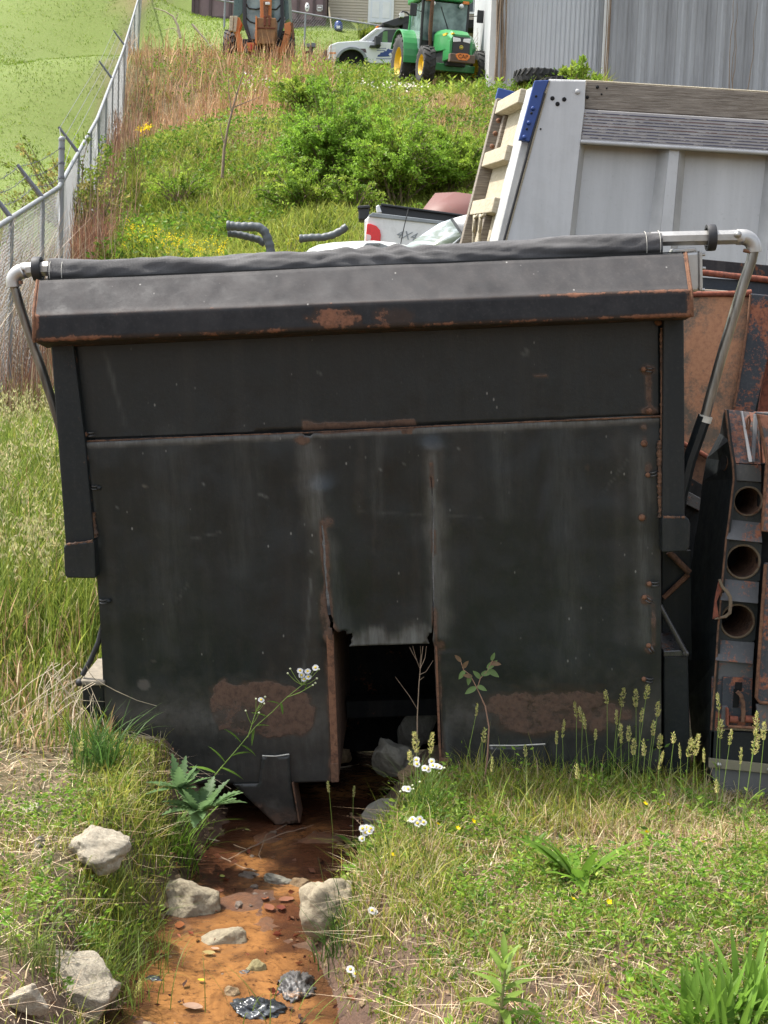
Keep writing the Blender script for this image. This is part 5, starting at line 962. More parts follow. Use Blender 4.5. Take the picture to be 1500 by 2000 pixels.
t = NT('windscreen_painted_reflection'); gz = t.noise(2.2, 5, .6, v=t.mapping((1, 1, 3), (0, .7, 0)), dist=.5); t.out(Base9Color=t.ramp(gz, [(.40, (.07, .09, .045)), (.5, (.13, .155, .12)), (.6, (.36, .40, .42))]), Roughness=.08); MAT['ws'] = t.m  # sky and tree reflections painted into the glass colour
loft(VF, [(784, 486), (825, 458), (858, 436), (882, 427)], [(800, 492), (868, 490), (890, 474), (904, 460)], .3, .0, 'windscreen', MAT['ws'], vn, .01)
MB().tube([VF.px(x, y, .0) for x, y in [(868, 490), (890, 474), (904, 461), (893, 444), (882, 427)]], .012, 6).build('screen_seal', MAT['flare'], vn)
loft(VF, [(884, 427), (893, 444), (904, 461), (880, 482), (868, 492)], [(912, 419), (935, 430), (950, 446), (950, 480), (950, 495)], .0, .05, 'roof_pillar', MAT['vanwhite'], vn)
P7([(912, 421), (980, 425), (980, 500), (905, 500), (905, 460)], .06, 1.6, 'cabin', MAT['vanwhite']); P7([(910, 435), (918, 430), (918, 442), (910, 443)], .0, .06, 'wing_mirror', MAT['blackp'], .01)
PP_ = at(780, 470, 15.5); pk = thing('white_pickup', (PP_.x, 15.5, H(PP_.x, 15.5).item()), 'white four by four pickup bed with red tail lamp, parked below the bush', 'truck'); KF = Frame(pk.location)
P8 = lambda poly, y0, y1, name, m, bevel=.01, parent=pk: ppF(KF, poly, y0, y1, name, m, parent, bevel)
t = NT('mud_splashed_white_paint'); n1 = t.noise(4, 9, .75); t.out(Base9Color=t.mix(t.ramp(n1, [(.5, 0), (.72, .5)]), (.66, .66, .64), (.30, .30, .27)), Roughness=.4); MAT['muddy'] = t.m
P8([(717, 424), (724, 419), (960, 448), (960, 560), (712, 560), (712, 480), (715, 440)], 0, .12, 'bed_side', MAT['muddy'], .02); P8([(719, 421), (728, 415), (960, 443), (960, 449), (722, 423)], -.02, .14, 'side_rail', MAT['flare'], .006)
P8([(738, 404), (746, 399), (960, 428), (960, 470), (742, 430)], 1.5, 1.62, 'far_bed_side', MAT['blackp'], .01); P8([(744, 397), (960, 426), (960, 430), (744, 401)], 1.45, 1.66, 'far_rail', MAT['blackp'], .005); P8([(734, 403), (740, 399), (746, 415), (736, 416)], 1.3, 1.5, 'bed_corner', MAT['white'], .01)
P8([(724, 430), (960, 455), (960, 470), (724, 450)], .14, 1.5, 'bed_floor', MAT['blackp']); P8([(712, 430), (719, 424), (719, 520), (711, 520)], .12, 1.5, 'tailgate', MAT['muddy'])
tl = P8([(717, 437), (724, 437), (735, 441), (742, 449), (744, 458), (743, 472), (714, 470)], -.03, .01, 'tail_lamp', simple('red_tail_lens', (.62, .015, .015), .2, 0, .15, 20, .05), .008); P8([(715.5, 457), (724, 459.5), (725, 464), (723, 470), (715, 469)], -.04, -.025, 'reverse_lens', simple('pinkish_reverse_lens', (.65, .5, .48), .3), .003, tl)
text('4X4', 'lettering', .13, KF.px(792, 460, -.006), MAT['flare'], pk, (90, 8, 0), .001, .4)
P8([(770, 458), (775, 455), (810, 459), (812, 461), (790, 461), (775, 461)], -.004, .0, 'decal_outline', MAT['flare'], 0) if False else None
MB().tube([KF.px(798, 408, -.1), KF.px(790, 440, -.1), KF.px(781, 485, -.1)], .006, 5).build('tie_cord', MAT['blackp'], pk)
rp_ = at(875, 420, 18.5); rd_ = thing('rusty_hood', (rp_.x, 18.5, H(rp_.x, 18.5).item()), 'red primed steel hood panel lying behind the white pickup', 'car panel'); RF = Frame(rd_.location)
t = NT('faded_red_primer'); n1 = t.noise(3, 8, .7, dist=.4); t.out(Base9Color=t.mix(t.ramp(n1, [(.62, 0), (.7, .8)]), (.13, .046, .033), (.10, .09, .08)), Roughness=.6); MAT['primer'] = t.m
loft(RF, [(820, 416), (860, 424), (960, 445)], [(850, 377), (890, 375), (960, 384)], 0, 1.2, 'panel', MAT['primer'], rd_, .03); ppF(RF, [(821, 417), (960, 446), (960, 520), (825, 520)], .03, 1.1, 'under_body', MAT['blackp'], rd_)
bx = thing('black_box', at(711, 418, 17.5), 'small black plastic box at the foot of the big bush', 'box'); XF = Frame(bx.location); ppF(XF, [(700, 405), (720, 403), (723, 430), (700, 430)], 0, .3, 'shell', MAT['blackp'], bx, .02); ppF(XF, [(698, 402), (722, 400), (723, 406), (698, 408)], -.03, .33, 'lid', MAT['blackp'], bx, .01)
MAT['hdpe'] = simple('grey_black_ribbed_pipe', (.075, .085, .09), .5, 0, .25, 8, .1)
def pipe(pts, r, label, D):
    W = [at(x, y, D) for x, y in pts]; o = thing('culvert_pipe', W[0], label, 'pipe'); fine = []
    for a, b in zip(W, W[1:]): k = max(2, int((b - a).length / .02)); fine += [a.lerp(b, j / k) - W[0] for j in range(k)]
    MB().tube(fine, [r * (1.0 if (i // 2) % 2 else .9) for i in range(len(fine))], 12).build('ribbed_tube', MAT['hdpe'], o); MB().lathe([(r, -.02), (r * 1.12, 0), (r, .02)], 14, (0, 0, 0), 'X').build('collar', MAT['hdpe'], o)
pipe([(446, 441), (470, 443), (500, 443), (510, 446), (517, 453), (522, 464), (527, 480), (530, 500)], .062, 'dark ribbed drain pipe bending down at its right end', 18); pipe([(448, 455), (470, 459), (505, 468), (520, 478)], .05, 'lower ribbed drain pipe lying under dead stalks', 18.2); pipe([(588, 466), (610, 464), (630, 464), (650, 459), (668, 450), (680, 440)], .05, 'ribbed drain pipe among saplings left of the pickup', 17.5)
# ---------------------------------------------------------------- vegetation masses
MAT['grass'] = leafy('grass_blades', .5); MAT['leaf'] = leafy('green_leaves', .5, .5); MAT['dry'] = leafy('dry_stems', .12, .85, .1); MAT['petal'] = leafy('petals', .3, .6, .1)
def cols(n, pal_, w):
    pal_ = np.array(pal_); i = rng.choice(len(pal_), n, p=np.array(w) / sum(w)); c = pal_[i] * rng.uniform(.75, 1.25, (n, 1)) * np.array([1.2, 1.13, 1.1]); return c * rng.uniform(.92, 1.08, (n, 3))
def blades(P, h, w, col, lean=.5, nseg=3, az=None, droop=.5, flat=0):
    """P (n,3) roots; returns V,Q,T,C of tapered bending blades"""
    n = len(P); az = rng.uniform(0, 2 * np.pi, n) if az is None else az; h = np.broadcast_to(h, n); w = np.broadcast_to(w, n)
    L = h * rng.uniform(.1, 1, n) * lean; d = np.stack([np.cos(az), np.sin(az), 0 * az], -1); fa = az + np.pi / 2 + rng.uniform(-.9, .9, n); s = np.stack([np.cos(fa), np.sin(fa), 0 * az], -1)
    V = []; t_ = np.linspace(0, 1, nseg + 1); dr = rng.uniform(0, droop, n)
    for k in range(nseg):
        t0 = t_[k]; c0 = P + d * (L * t0 ** 1.8)[:, None] + np.array([0, 0, 1.]) * (h * (t0 - dr * .6 * t0 ** 3) * (1 - flat))[:, None]; ww = (w * (1 - .75 * t0 ** 1.5) * .5)[:, None]
        V += [c0 - s * ww, c0 + s * ww]
    V.append(P + d * L[:, None] + np.array([0, 0, 1.]) * (h * (1 - dr * .6) * (1 - flat))[:, None])
    m = 2 * nseg + 1; V = np.stack(V, 1).reshape(-1, 3); b = np.arange(n)[:, None] * m
    Q = np.concatenate([b + np.array([[2 * k, 2 * k + 1, 2 * k + 3, 2 * k + 2]]) for k in range(nseg - 1)]) if nseg > 1 else np.zeros((0, 4), int); T = b + np.array([[2 * nseg - 2, 2 * nseg - 1, 2 * nseg]])
    return V, Q, T, np.repeat(col, m, 0)
def leafs(P, D, size, col, asp=.45, fold=.25):
    """rhombic folded leaves at P pointing along D"""
    n = len(P); D = D / np.maximum(np.linalg.norm(D, axis=1, keepdims=True), 1e-6); r_ = rng.normal(size=(n, 3)); r_[:, 2] *= .4; S_ = np.cross(D, r_); S_ /= np.linalg.norm(S_, axis=1, keepdims=True) + 1e-9; N_ = np.cross(S_, D)
    size = np.broadcast_to(size, n)[:, None]
    V = np.stack([P, P + D * size * .45 + S_ * size * asp * .5 + N_ * size * fold * .3, P + D * size, P + D * size * .45 - S_ * size * asp * .5 + N_ * size * fold * .3], 1).reshape(-1, 3)
    b = np.arange(n)[:, None] * 4; T = np.concatenate([b + [[0, 1, 2]], b + [[0, 2, 3]]]); return V, np.zeros((0, 4), int), T, np.repeat(col, 4, 0)
def merge(parts):
    V = []; Q = []; T = []; C = []; k = 0
    for v, q, t_, c in parts: V.append(v); Q.append(q + k); T.append(t_ + k); C.append(c); k += len(v)
    return np.concatenate(V), np.concatenate(Q), np.concatenate(T), np.concatenate(C)
def stuff(name, parts, m, label=None, parent=None):
    V, Q, T, C = merge(parts); o = link(name, npmesh(name, V, Q, T, col=C, m=m), None, parent); o['kind'] = 'stuff'
    if label: o['label'] = label
    return o
def ground_pts(n, x0, x1, y0, y1, logy=False):
    x = rng.uniform(x0, x1, n); y = np.exp(rng.uniform(np.log(y0), np.log(y1), n)) if logy else rng.uniform(y0, y1, n); return x, y
def place(x, y): return np.stack([x, y, H(x, y)], -1)
def frust(n, D0, D1, px0=-150, px1=1650, pw=1.0):      # roots spread over the viewed wedge, denser near
    y = np.exp(rng.uniform(np.log(D0), np.log(D1), n)); px = rng.uniform(px0, px1, n); return (px - 750) / FPX * y, y
G_LUSH = [(.09, .15, .022), (.13, .19, .03), (.17, .235, .045), (.065, .11, .02)]; G_YEL = [(.23, .28, .05), (.30, .33, .075), (.18, .24, .04)]; G_DRY = [(.34, .24, .13), (.42, .32, .19), (.27, .17, .09), (.48, .40, .26)]; G_RED = [(.24, .13, .08), (.30, .19, .12), (.19, .10, .065)]
def el(P, cx, cy, rx, ry): return sstep(1.25, .75, np.hypot((P[:, 0] - cx) / rx, (P[:, 1] - cy) / ry))
bp = []; P_ = []
# hillside
x, y = frust(210000, 19.5, 43.5, -40, 1150); k = (x > fence_x(y) + .05) & ~((x > 2.6) & (y > 35)) ; x, y = x[k], y[k]; P = place(x, y); pj = proj(P)
k = (pj[:, 1] > 60) & (pj[:, 1] < 540); P = P[k]; pj = pj[k]; n = len(P); nz = fbm(P[:, 0], P[:, 1], .45, 4); nz2 = fbm(P[:, 0] + 30, P[:, 1], 1.3, 3)
dry = np.clip(el(pj, 390, 185, 220, 80) * 1.5 + el(pj, 340, 100, 110, 50) + el(pj, 930, 230, 110, 55) * .8 + el(pj, 520, 140, 200, 45) * .95 + el(pj, 500, 280, 60, 18) * .9 + el(pj, 880, 185, 130, 35) * .8 + (nz - .5) * 1.5, 0, 1)
red = el(pj, 170, 330, 50, 190) * .75 + el(pj, 150, 470, 60, 90)
lush = np.clip(el(pj, 430, 400, 300, 110) + el(pj, 300, 300, 90, 60) * .7, 0, 1)
u = rng.random(n); t1 = u < red; t2 = ~t1 & (u < dry * .9); t3 = ~t1 & ~t2 & (nz2 + .3 * (1 - lush) > .62)
c = cols(n, G_LUSH, [3, 3, 1.5, 2]) * [1.45, 1.25, 1.1]; c[t3] = cols(t3.sum(), G_YEL, [2, 1, 3]); c[t2] = cols(t2.sum(), G_DRY, [3, 2, 2, 1]); c[t1] = cols(t1.sum(), G_RED, [3, 2, 3])
h = rng.uniform(.12, .42, n) * (.75 + .6 * nz); h[t1] *= 1.7; h[t2] *= .8; w = rng.uniform(.012, .024, n); w[t1 | t2] *= .55
stuff('hillside_grass', [blades(P, h, w * 1.25, c, lean=.9, nseg=2, droop=.8)], MAT['grass'])
# broad-leaved weeds on the hill: leaf clumps
x, y = frust(5200, 20, 43, 180, 1120); P = place(x, y); pj = proj(P); nz = fbm(P[:, 0] + 9, P[:, 1], .5, 3)
k = (x > fence_x(y) + .3) & (pj[:, 1] > 95) & ((nz > .5) | (pj[:, 1] < 185) & (pj[:, 0] > 430)) & ~((x > 2.6) & (y > 35)); P = P[k]; nz = nz[k]; m_ = 16; n = len(P)
hh = rng.uniform(.15, .5, n); tt = rng.random((n, m_)); az = rng.uniform(0, 6.28, (n, m_)); r_ = rng.uniform(.02, .14, (n, m_))
LP = P[:, None] + np.stack([np.cos(az) * r_, np.sin(az) * r_, tt * hh[:, None]], -1); LD = np.stack([np.cos(az), np.sin(az), rng.uniform(-.1, 1.0, (n, m_))], -1)
c = np.repeat(cols(n, [(.12, .22, .025), (.08, .16, .018), (.19, .27, .04)], [2, 2, 1]), m_, 0) * rng.uniform(.8, 1.25, (n * m_, 1))
stuff('hillside_weeds', [leafs(LP.reshape(-1, 3), LD.reshape(-1, 3), rng.uniform(.05, .11, n * m_), c, .5)], MAT['leaf'])
# upright milkweed-like plants fringing the hill top
P = []; 
for i in range(120): px = rng.uniform(430, 960); D = rng.uniform(36, 38.6); q = at(px, 165, D); P.append((q.x, D, H(q.x, D).item()))
for i in range(45): px = rng.uniform(560, 1000); D = rng.uniform(32, 36); q = at(px, 165, D); P.append((q.x, D, H(q.x, D).item()))
P = np.array(P); n = len(P); m_ = 18; hh = rng.uniform(.4, .95, n); hh = np.where(proj(P)[:, 0] > 770, hh * .55, hh); lv = (np.arange(m_) // 2 + 1) / (m_ / 2); az = rng.uniform(0, 3.14, n)[:, None] + (np.arange(m_) % 2) * 3.14 + (np.arange(m_) // 2 % 2) * 1.57
LP = P[:, None] + np.stack([0 * az, 0 * az, lv[None] * hh[:, None]], -1); LD = np.stack([np.cos(az), np.sin(az), np.full_like(az, .75)], -1)
c = np.repeat(cols(n, [(.20, .30, .04), (.15, .25, .03), (.27, .33, .06)], [2, 2, 1]), m_, 0)
ms = blades(P, hh, .03, cols(n, [(.12, .17, .03)], [1]), lean=.1, nseg=2, droop=0)
stuff('milkweed_fringe', [leafs(LP.reshape(-1, 3), LD.reshape(-1, 3), rng.uniform(.12, .19, n * m_), c, .38), ms], MAT['leaf'])
# dry tall stalks at the top left, reddish stems along the fence
x, y = frust(2600, 33, 43, 225, 620); P = place(x, y); k = rng.random(len(P)) < .8; P = P[k]; stuff('dry_stalks', [blades(P, rng.uniform(.5, 1.3, len(P)), .022, cols(len(P), [(.42, .27, .15), (.50, .36, .22), (.36, .21, .12)], [2, 1, 2]), lean=.45, nseg=3, droop=.5)], MAT['dry'])
s_ = rng.uniform(0, 1, 1700) ** 1.4; y = 14 + s_ * 26; x = fence_x(y) + rng.uniform(-.35, 1.0, len(y)) * (.4 + .5 * rng.random(len(y))); P = place(x, y)
stuff('dead_stems_on_fence', [blades(P, rng.uniform(.3, 1.5, len(P)), .010 * (y / 18), cols(len(P), [(.26, .15, .10), (.34, .23, .15), (.20, .12, .09), (.38, .33, .22)], [3, 2, 2, 1]), lean=.28, nseg=4, droop=.25)], MAT['dry'])
y = rng.uniform(13.5, 19.5, 1500); x = fence_x(y) - rng.uniform(.05, 1.0, len(y)); P = place(x, y); stuff('vines_behind_fence', [blades(P, rng.uniform(1.4, 2.6, len(P)), .012, cols(len(P), [(.42, .36, .28), (.34, .27, .2), (.5, .45, .36)], [2, 2, 1]), lean=.5, nseg=4, droop=.5)], MAT['dry'])
# mown lawn
x, y = frust(120000, 14.5, 85, -450, 330); k = (x < fence_x(y) - .15); P1 = place(x[k], y[k]); x, y = frust(26000, 43.5, 57, 250, 1000); P2 = place(x, y); k = (x > fence_x(y) + .2); P2 = P2[k]
P = np.concatenate([P1, P2]); n = len(P); sc = P[:, 1] / 36
nzl = fbm(P[:, 0], P[:, 1], .25, 4)[:, None]
stuff('lawn_grass', [blades(P, rng.uniform(.03, .06, n) * np.clip(sc, .7, 1.6), .022 * sc, cols(n, [(.125, .20, .022), (.155, .23, .03), (.105, .175, .02), (.19, .23, .055)], [3, 3, 2, .5]) * (.75 + .5 * nzl), lean=1.2, nseg=1, droop=.2)], MAT['grass'])
# lush grass left of the black body
x, y = frust(60000, 5.0, 15.5, -420, 260); P = place(x, y); k = (x < -1.02 - (y - 5) * .02) & (x > fence_x(y) - .6) & (stream(x, y) > .1); P = P[k]; pj = proj(P); pj_ = pj; n = len(P)
low = sstep(1250, 1420, pj[:, 1]); keep = rng.random(n) > low * .75; P = P[keep]; pj = pj[keep]; low = low[keep]; n = len(P)
c = cols(n, G_LUSH + G_YEL, [2, 3, 3, 1, 2, 1.5, 3]); dd = rng.random(n) < (.05 + .35 * low + .7 * el(pj, 10, 760, 60, 70) * .8); c[dd] = cols(dd.sum(), G_DRY, [2, 3, 1, 2])
stuff('tall_meadow_grass', [blades(P, rng.uniform(.15, .46, n) * (1 - .6 * low), .0045 + .0007 * P[:, 1], c, lean=.55, nseg=3, droop=.6)], MAT['grass'])
x, y = frust(700, 6.0, 14, -350, 190); P = place(x, y); k = (x < -1.15) & (x > fence_x(y)); P = P[k]; n = len(P); hh = rng.uniform(.4, .62, n); m_ = 14
tt = rng.uniform(.8, 1.0, (n, m_)); LP = P[:, None] + np.stack([rng.normal(0, .012, (n, m_)), rng.normal(0, .012, (n, m_)), tt * hh[:, None]], -1); LD = rng.normal(size=(n, m_, 3)) * .4 + [0, 0, 1]
stuff('meadow_seed_heads', [leafs(LP.reshape(-1, 3), LD.reshape(-1, 3), .03, cols(n * m_, [(.36, .38, .16), (.42, .40, .22)], [1, 1]), .3), blades(P, hh, .006, cols(n, [(.2, .25, .06)], [1]), lean=.1, nseg=2, droop=0)], MAT['grass'])
x, y = frust(16000, 5.3, 17, 1330, 2100); P = place(x, y); k = (x > 2.0) & ((y > 11.5) | (y < 6.3) | (x > 6)); P = P[k]; n = len(P); stuff('side_grass', [blades(P, rng.uniform(.08, .3, n), .004 + .0008 * P[:, 1], cols(n, G_LUSH + G_YEL, [2, 3, 3, 1, 2, 1.5, 3]), lean=.7, nseg=2, droop=.6)], MAT['grass'])
# ground cover near the viewer
x = rng.uniform(-2.5, 2.7, 250000); y = rng.uniform(2.4, 5.9, 250000); k = (np.abs(x) < y * .31 + .15) & (y > 2.75) | (rng.random(250000) < .55); x, y = x[k], y[k]; s_ = stream(x, y); P = place(x, y); pj = proj(P); nz = fbm(x, y, 2.2, 4); nz2 = fbm(x + 5, y, 7, 3)
right = x > np.interp(y, _st[:, 0], _st[:, 1])
dens = np.where(right, .30 + .62 * sstep(.35, .55, nz), .10 + .5 * sstep(.50, .62, nz)); dens = np.where(~right & (pj[:, 0] > 150) & (pj[:, 0] < 330), np.maximum(dens, .8), dens)
dens = dens * np.where(~right & (pj[:, 0] < 150), .55, 1); dens = dens * np.where(right & (pj[:, 1] > 1640), .38 + .62 * sstep(.42, .56, nz2), 1); dens = np.maximum(dens, .8 * ((pj[:, 1] > 1490) & (pj[:, 1] < 1640) & (pj[:, 0] > 960))); dens *= sstep(.01, .13, s_ + .06 * (nz2 - .5))
dens = np.where((y > 5.22) & (x > -1.0) & (x < 1.12), 0, dens); k = (rng.random(len(x)) < dens); P, pj, right, nz = P[k], pj[k], right[k], nz[k]; n = len(P)
tall = np.where(right, .35 + .42 * el(pj, 1130, 1560, 260, 90) + .4 * el(pj, 760, 1700, 120, 200), .40 + .4 * el(pj, 240, 1800, 80, 260))
c = cols(n, G_LUSH + G_YEL, [1.5, 2.5, 3, 1, 2.5, 2, 3]) * [1.2, 1.1, .95]; dr_ = rng.random(n) < np.where(right, .34 + .35 * el(pj, 1380, 1660, 200, 100) + .2 * el(pj, 1150, 1850, 200, 100), .30 - .2 * (pj[:, 0] > 170)); c[dr_] = cols(dr_.sum(), [(.40, .31, .18), (.50, .43, .28), (.30, .20, .11), (.40, .42, .20)], [2, 2, 2, 2])
hh = rng.gamma(3, .33, n) * .085 * tall; hh[dr_] *= .9
stuff('ground_cover_grass', [blades(P, hh + .012, rng.uniform(.0022, .0048, n), c, lean=1.1, nseg=3, droop=.7)], MAT['grass'])
# clover-like and small round leaves
x = rng.uniform(-1.7, 1.75, 9000); y = rng.uniform(2.8, 5.2, 9000); nz = fbm(x + 3, y + 8, 1.8, 4); s_ = stream(x, y); right = x > np.interp(y, _st[:, 0], _st[:, 1]); k = (s_ > .10) & (nz > np.where(right, .50, .58)) & ~((y > 5.1) & (x > -1)); P = place(x[k], y[k]); n = len(P); m_ = 7
P[:, 2] += rng.uniform(.005, .05, n); az = rng.uniform(0, 6.28, n)[:, None] + np.arange(m_) * 2.09 + rng.normal(0, .2, (n, m_)); LD = np.stack([np.cos(az), np.sin(az), rng.uniform(.1, .6, (n, m_))], -1)
LP = np.repeat(P[:, None], m_, 1) + rng.normal(0, .008, (n, m_, 3)) * [1, 1, .8]
c = np.repeat(cols(n, [(.13, .22, .03), (.20, .28, .045), (.08, .15, .025)], [3, 2, 2]), m_, 0)
stuff('clover_leaves', [leafs(LP.reshape(-1, 3), LD.reshape(-1, 3), rng.uniform(.006, .015, n * m_), c, .75)], MAT['leaf'])
# small leafy forbs
x = rng.uniform(-1.7, 1.75, 5200); y = rng.uniform(2.8, 5.25, 5200); nz = fbm(x + 11, y - 4, 2.4, 4); s_ = stream(x, y); right = x > np.interp(y, _st[:, 0], _st[:, 1]); k = (s_ > .05) & (nz > np.where(right, .49, .60)) & ~((y > 5.1) & (x > -1)); P = place(x[k], y[k]); n = len(P); m_ = 15
hh = rng.gamma(2.5, .022, n); tt = rng.random((n, m_)); az = rng.uniform(0, 6.28, (n, m_)); r_ = rng.uniform(.003, .035, (n, m_)); LP = P[:, None] + np.stack([np.cos(az) * r_, np.sin(az) * r_, tt * hh[:, None] + .004], -1); LD = np.stack([np.cos(az), np.sin(az), rng.uniform(-.1, .9, (n, m_))], -1)
c = np.repeat(cols(n, [(.15, .29, .03), (.21, .34, .045), (.10, .20, .03), (.26, .34, .07)], [3, 3, 2, 1]), m_, 0) * rng.uniform(.8, 1.25, (n * m_, 1))
stuff('low_forbs', [leafs(LP.reshape(-1, 3), LD.reshape(-1, 3), rng.uniform(.010, .028, n * m_), c, .42)], MAT['leaf'])
# straw and litter lying about
x = rng.uniform(-1.75, 1.8, 15000); y = rng.uniform(2.8, 6.0, 15000); s_ = stream(x, y); k = (s_ > .12) & ~((y > 5.15) & (x > -1.0) & (x < 1.1)); P = place(x[k], y[k]); P[:, 2] += rng.uniform(.004, .03, len(P)); n = len(P)
V, Q_, T_, C_2 = blades(P, rng.uniform(.03, .17, n), rng.uniform(.0015, .003, n), cols(n, [(.46, .38, .26), (.55, .48, .34), (.33, .24, .15)], [2, 2, 2]), lean=1.8, nseg=3, droop=.2, flat=.93)
stuff('fallen_straw', [(V, Q_, T_, C_2)], MAT['dry'])
x = rng.uniform(-1.7, 1.75, 5200); y = rng.uniform(2.8, 5.6, 5200); k = stream(x, y) > -.02; P = place(x[k], y[k]); P[:, 2] += .006; n = len(P); az = rng.uniform(0, 6.28, n)
stuff('leaf_litter', [leafs(P, np.stack([np.cos(az), np.sin(az), rng.uniform(-.2, .4, n)], -1), rng.uniform(.008, .026, n), cols(n, [(.30, .20, .12), (.20, .12, .07), (.42, .33, .22), (.10, .06, .04)], [2, 2, 2, 1]), .5)], MAT['dry'])
# ---------------------------------------------------------------- bushes and trees
def bush(name, base, h, rx, ry, nb, nl, ls, pal_, wts, label, cat='bush', up=.8, trunk=.03, seed=1, leafasp=.5, tip=None, arch=.9, start=.15, group=None, off=(0, 0), mats=None, bmul=1.0):
    rd = np.random.default_rng(seed); th = thing(name, base, label, cat, group=group); mb = MB(); LP = []; LD = []; LC = []
    for k in range(nb):
        az = rd.uniform(0, 2 * np.pi); el_ = rd.uniform(0, 1) ** .6; reach = math.sqrt(el_); hh = h * (rd.uniform(.55, 1.0)) * math.sqrt(max(.06, 1 - (reach * .92) ** 2)); ex, ey = rx * reach * math.cos(az) + off[0] * hh / h, ry * reach * math.sin(az) + off[1]
        sx, sy = rd.normal(0, rx * .10), rd.normal(0, ry * .10); pts = []
        for j in range(8):
            s = j / 7; pts.append((sx + ex * s ** (1.1) + rd.normal(0, .02) * rx * s, sy + ey * s + rd.normal(0, .02) * ry * s, hh * (1 - (1 - s) ** (1 + arch)) + rd.normal(0, .015) * h * s - (.10 * hh * max(0, s - .7) / .3 if reach > .7 else 0)))
        pts[0] = (sx, sy, -.05)
        mb.tube(pts, [trunk * (1 - .85 * j / 7) for j in range(8)], 4, False)
        p = np.array(pts); s = start + (1 - start) * rd.random(nl) ** .75; i = np.minimum((s * 7).astype(int), 6); f = s * 7 - i; q = p[i] * (1 - f)[:, None] + p[i + 1] * f[:, None]; dr = p[i + 1] - p[i]; dr /= np.linalg.norm(dr, axis=1, keepdims=True) + 1e-6
        sp = (.10 + .10 * (1 - s)) * min(rx, h) * .55; q = q + rd.normal(0, 1, (nl, 3)) * sp[:, None] * .5; d = dr * .6 + rd.normal(0, .7, (nl, 3)); d[:, 2] += .1
        cc = np.array(pal_)[rd.choice(len(pal_), p=np.array(wts) / sum(wts))] * rd.uniform(.85, 1.2) * np.array([1.22, 1.1, 1.1])
        cc = np.repeat(cc[None], nl, 0) * rd.uniform(.75, 1.3, (nl, 1))
        if tip is not None: cc = np.where((s > .80)[:, None], np.array(tip) * rd.uniform(.8, 1.2, (nl, 1)), cc)
        LP.append(q); LD.append(d); LC.append(cc)
    mb.build('branches', MAT['twig'], th); V, Q, T, C = leafs(np.concatenate(LP), np.concatenate(LD), ls * rng.uniform(.7, 1.3, nb * nl), np.concatenate(LC), leafasp)
    link('foliage', npmesh('foliage', V, None, T, col=C, m=MAT['leaf']), None, th); return th
def gr(px, py, D): q = at(px, py, D); return Vector((q.x, D, H(q.x, D).item()))
GB = [(.14, .25, .028), (.19, .31, .038), (.10, .19, .022), (.26, .37, .055)]
bush('big_bush', gr(640, 400, 26.5), 2.35, 1.05, 1.1, 210, 170, .062, GB, [3, 3, 2, 1], 'tall left half of the dense green thicket above the pickup', seed=2, tip=(.23, .39, .045))
bush('big_bush', gr(770, 400, 26.0), 2.05, 1.25, 1.2, 230, 170, .062, GB, [2, 3, 2, 2], 'wide middle of the dense green thicket, overhanging the pickup', seed=3, tip=(.26, .42, .05))
bush('big_bush', gr(880, 385, 26.6), 1.45, .85, 1.0, 140, 150, .060, GB, [1, 3, 1, 3], 'lower yellow-green right end of the dense thicket beside the tan rails', seed=4, tip=(.30, .43, .055))
bush('green_bush', gr(590, 430, 24.5), 1.0, .9, .7, 80, 110, .06, GB, [2, 3, 1, 2], 'low bush at the left foot of the dense thicket', seed=5); bush('green_bush', gr(690, 440, 24.2), .8, .6, .5, 60, 90, .05, GB, [1, 3, 1, 2], 'low bush in front of the dense thicket, left of the black box', seed=6)
bush('green_bush', gr(600, 190, 33), 1.1, .9, .8, 70, 90, .07, GB, [1, 3, 1, 2], 'rounded bush above the dense thicket on the slope', seed=7)
bush('small_tree', gr(353, 352, 27.0), 1.15, .72, .6, 34, 75, .055, GB, [2, 3, 1, 2], 'small spreading green shrub with thin dark stems in mid slope', 'shrub', seed=8, trunk=.02, start=.45, arch=.2)
bush('hedge_shrub', gr(160, 300, 22.5), 2.2, 1.15, .8, 46, 60, .07, [(.17, .24, .04), (.24, .27, .06), (.12, .18, .03), (.32, .30, .10)], [3, 2, 2, 2], 'straggly yellow-green shrub growing through the fence', 'shrub', seed=9, trunk=.022, start=.35, arch=.1, off=(-.5, 0))
bush('hedge_shrub', gr(185, 240, 27), 2.3, .7, .7, 30, 60, .075, [(.15, .26, .03), (.20, .30, .04)], [3, 2], 'upright bright green shrub on the fence above the straggly one', 'shrub', seed=19, trunk=.022, start=.4, arch=.1)
bush('leafy_sapling', gr(1116, 180, 33.2), 1.05, .38, .3, 14, 45, .13, [(.16, .27, .035), (.22, .32, .05)], [2, 1], 'taller leafy sapling against the grey building wall', 'sapling', seed=10, arch=.1, start=.3); bush('leafy_sapling', gr(1158, 182, 33.0), .65, .26, .25, 10, 34, .11, [(.16, .27, .035), (.22, .32, .05)], [2, 1], 'shorter leafy sapling beside the white corner trim', 'sapling', seed=11, arch=.1, start=.3)
bush('yellow_sapling', gr(560, 520, 20.5), 1.1, .22, .2, 7, 26, .055, [(.34, .36, .04), (.26, .32, .05)], [2, 1], 'thin yellow-leaved sapling rising left of the white van', 'sapling', seed=12, arch=.05, start=.3, trunk=.012)
bush('yellow_sapling', gr(645, 500, 19), .62, .28, .2, 9, 24, .075, [(.30, .36, .04), (.22, .31, .04)], [2, 1], 'low yellow-green sapling over the ribbed pipe near the red lamp', 'sapling', seed=13, arch=.05, start=.3, trunk=.012)
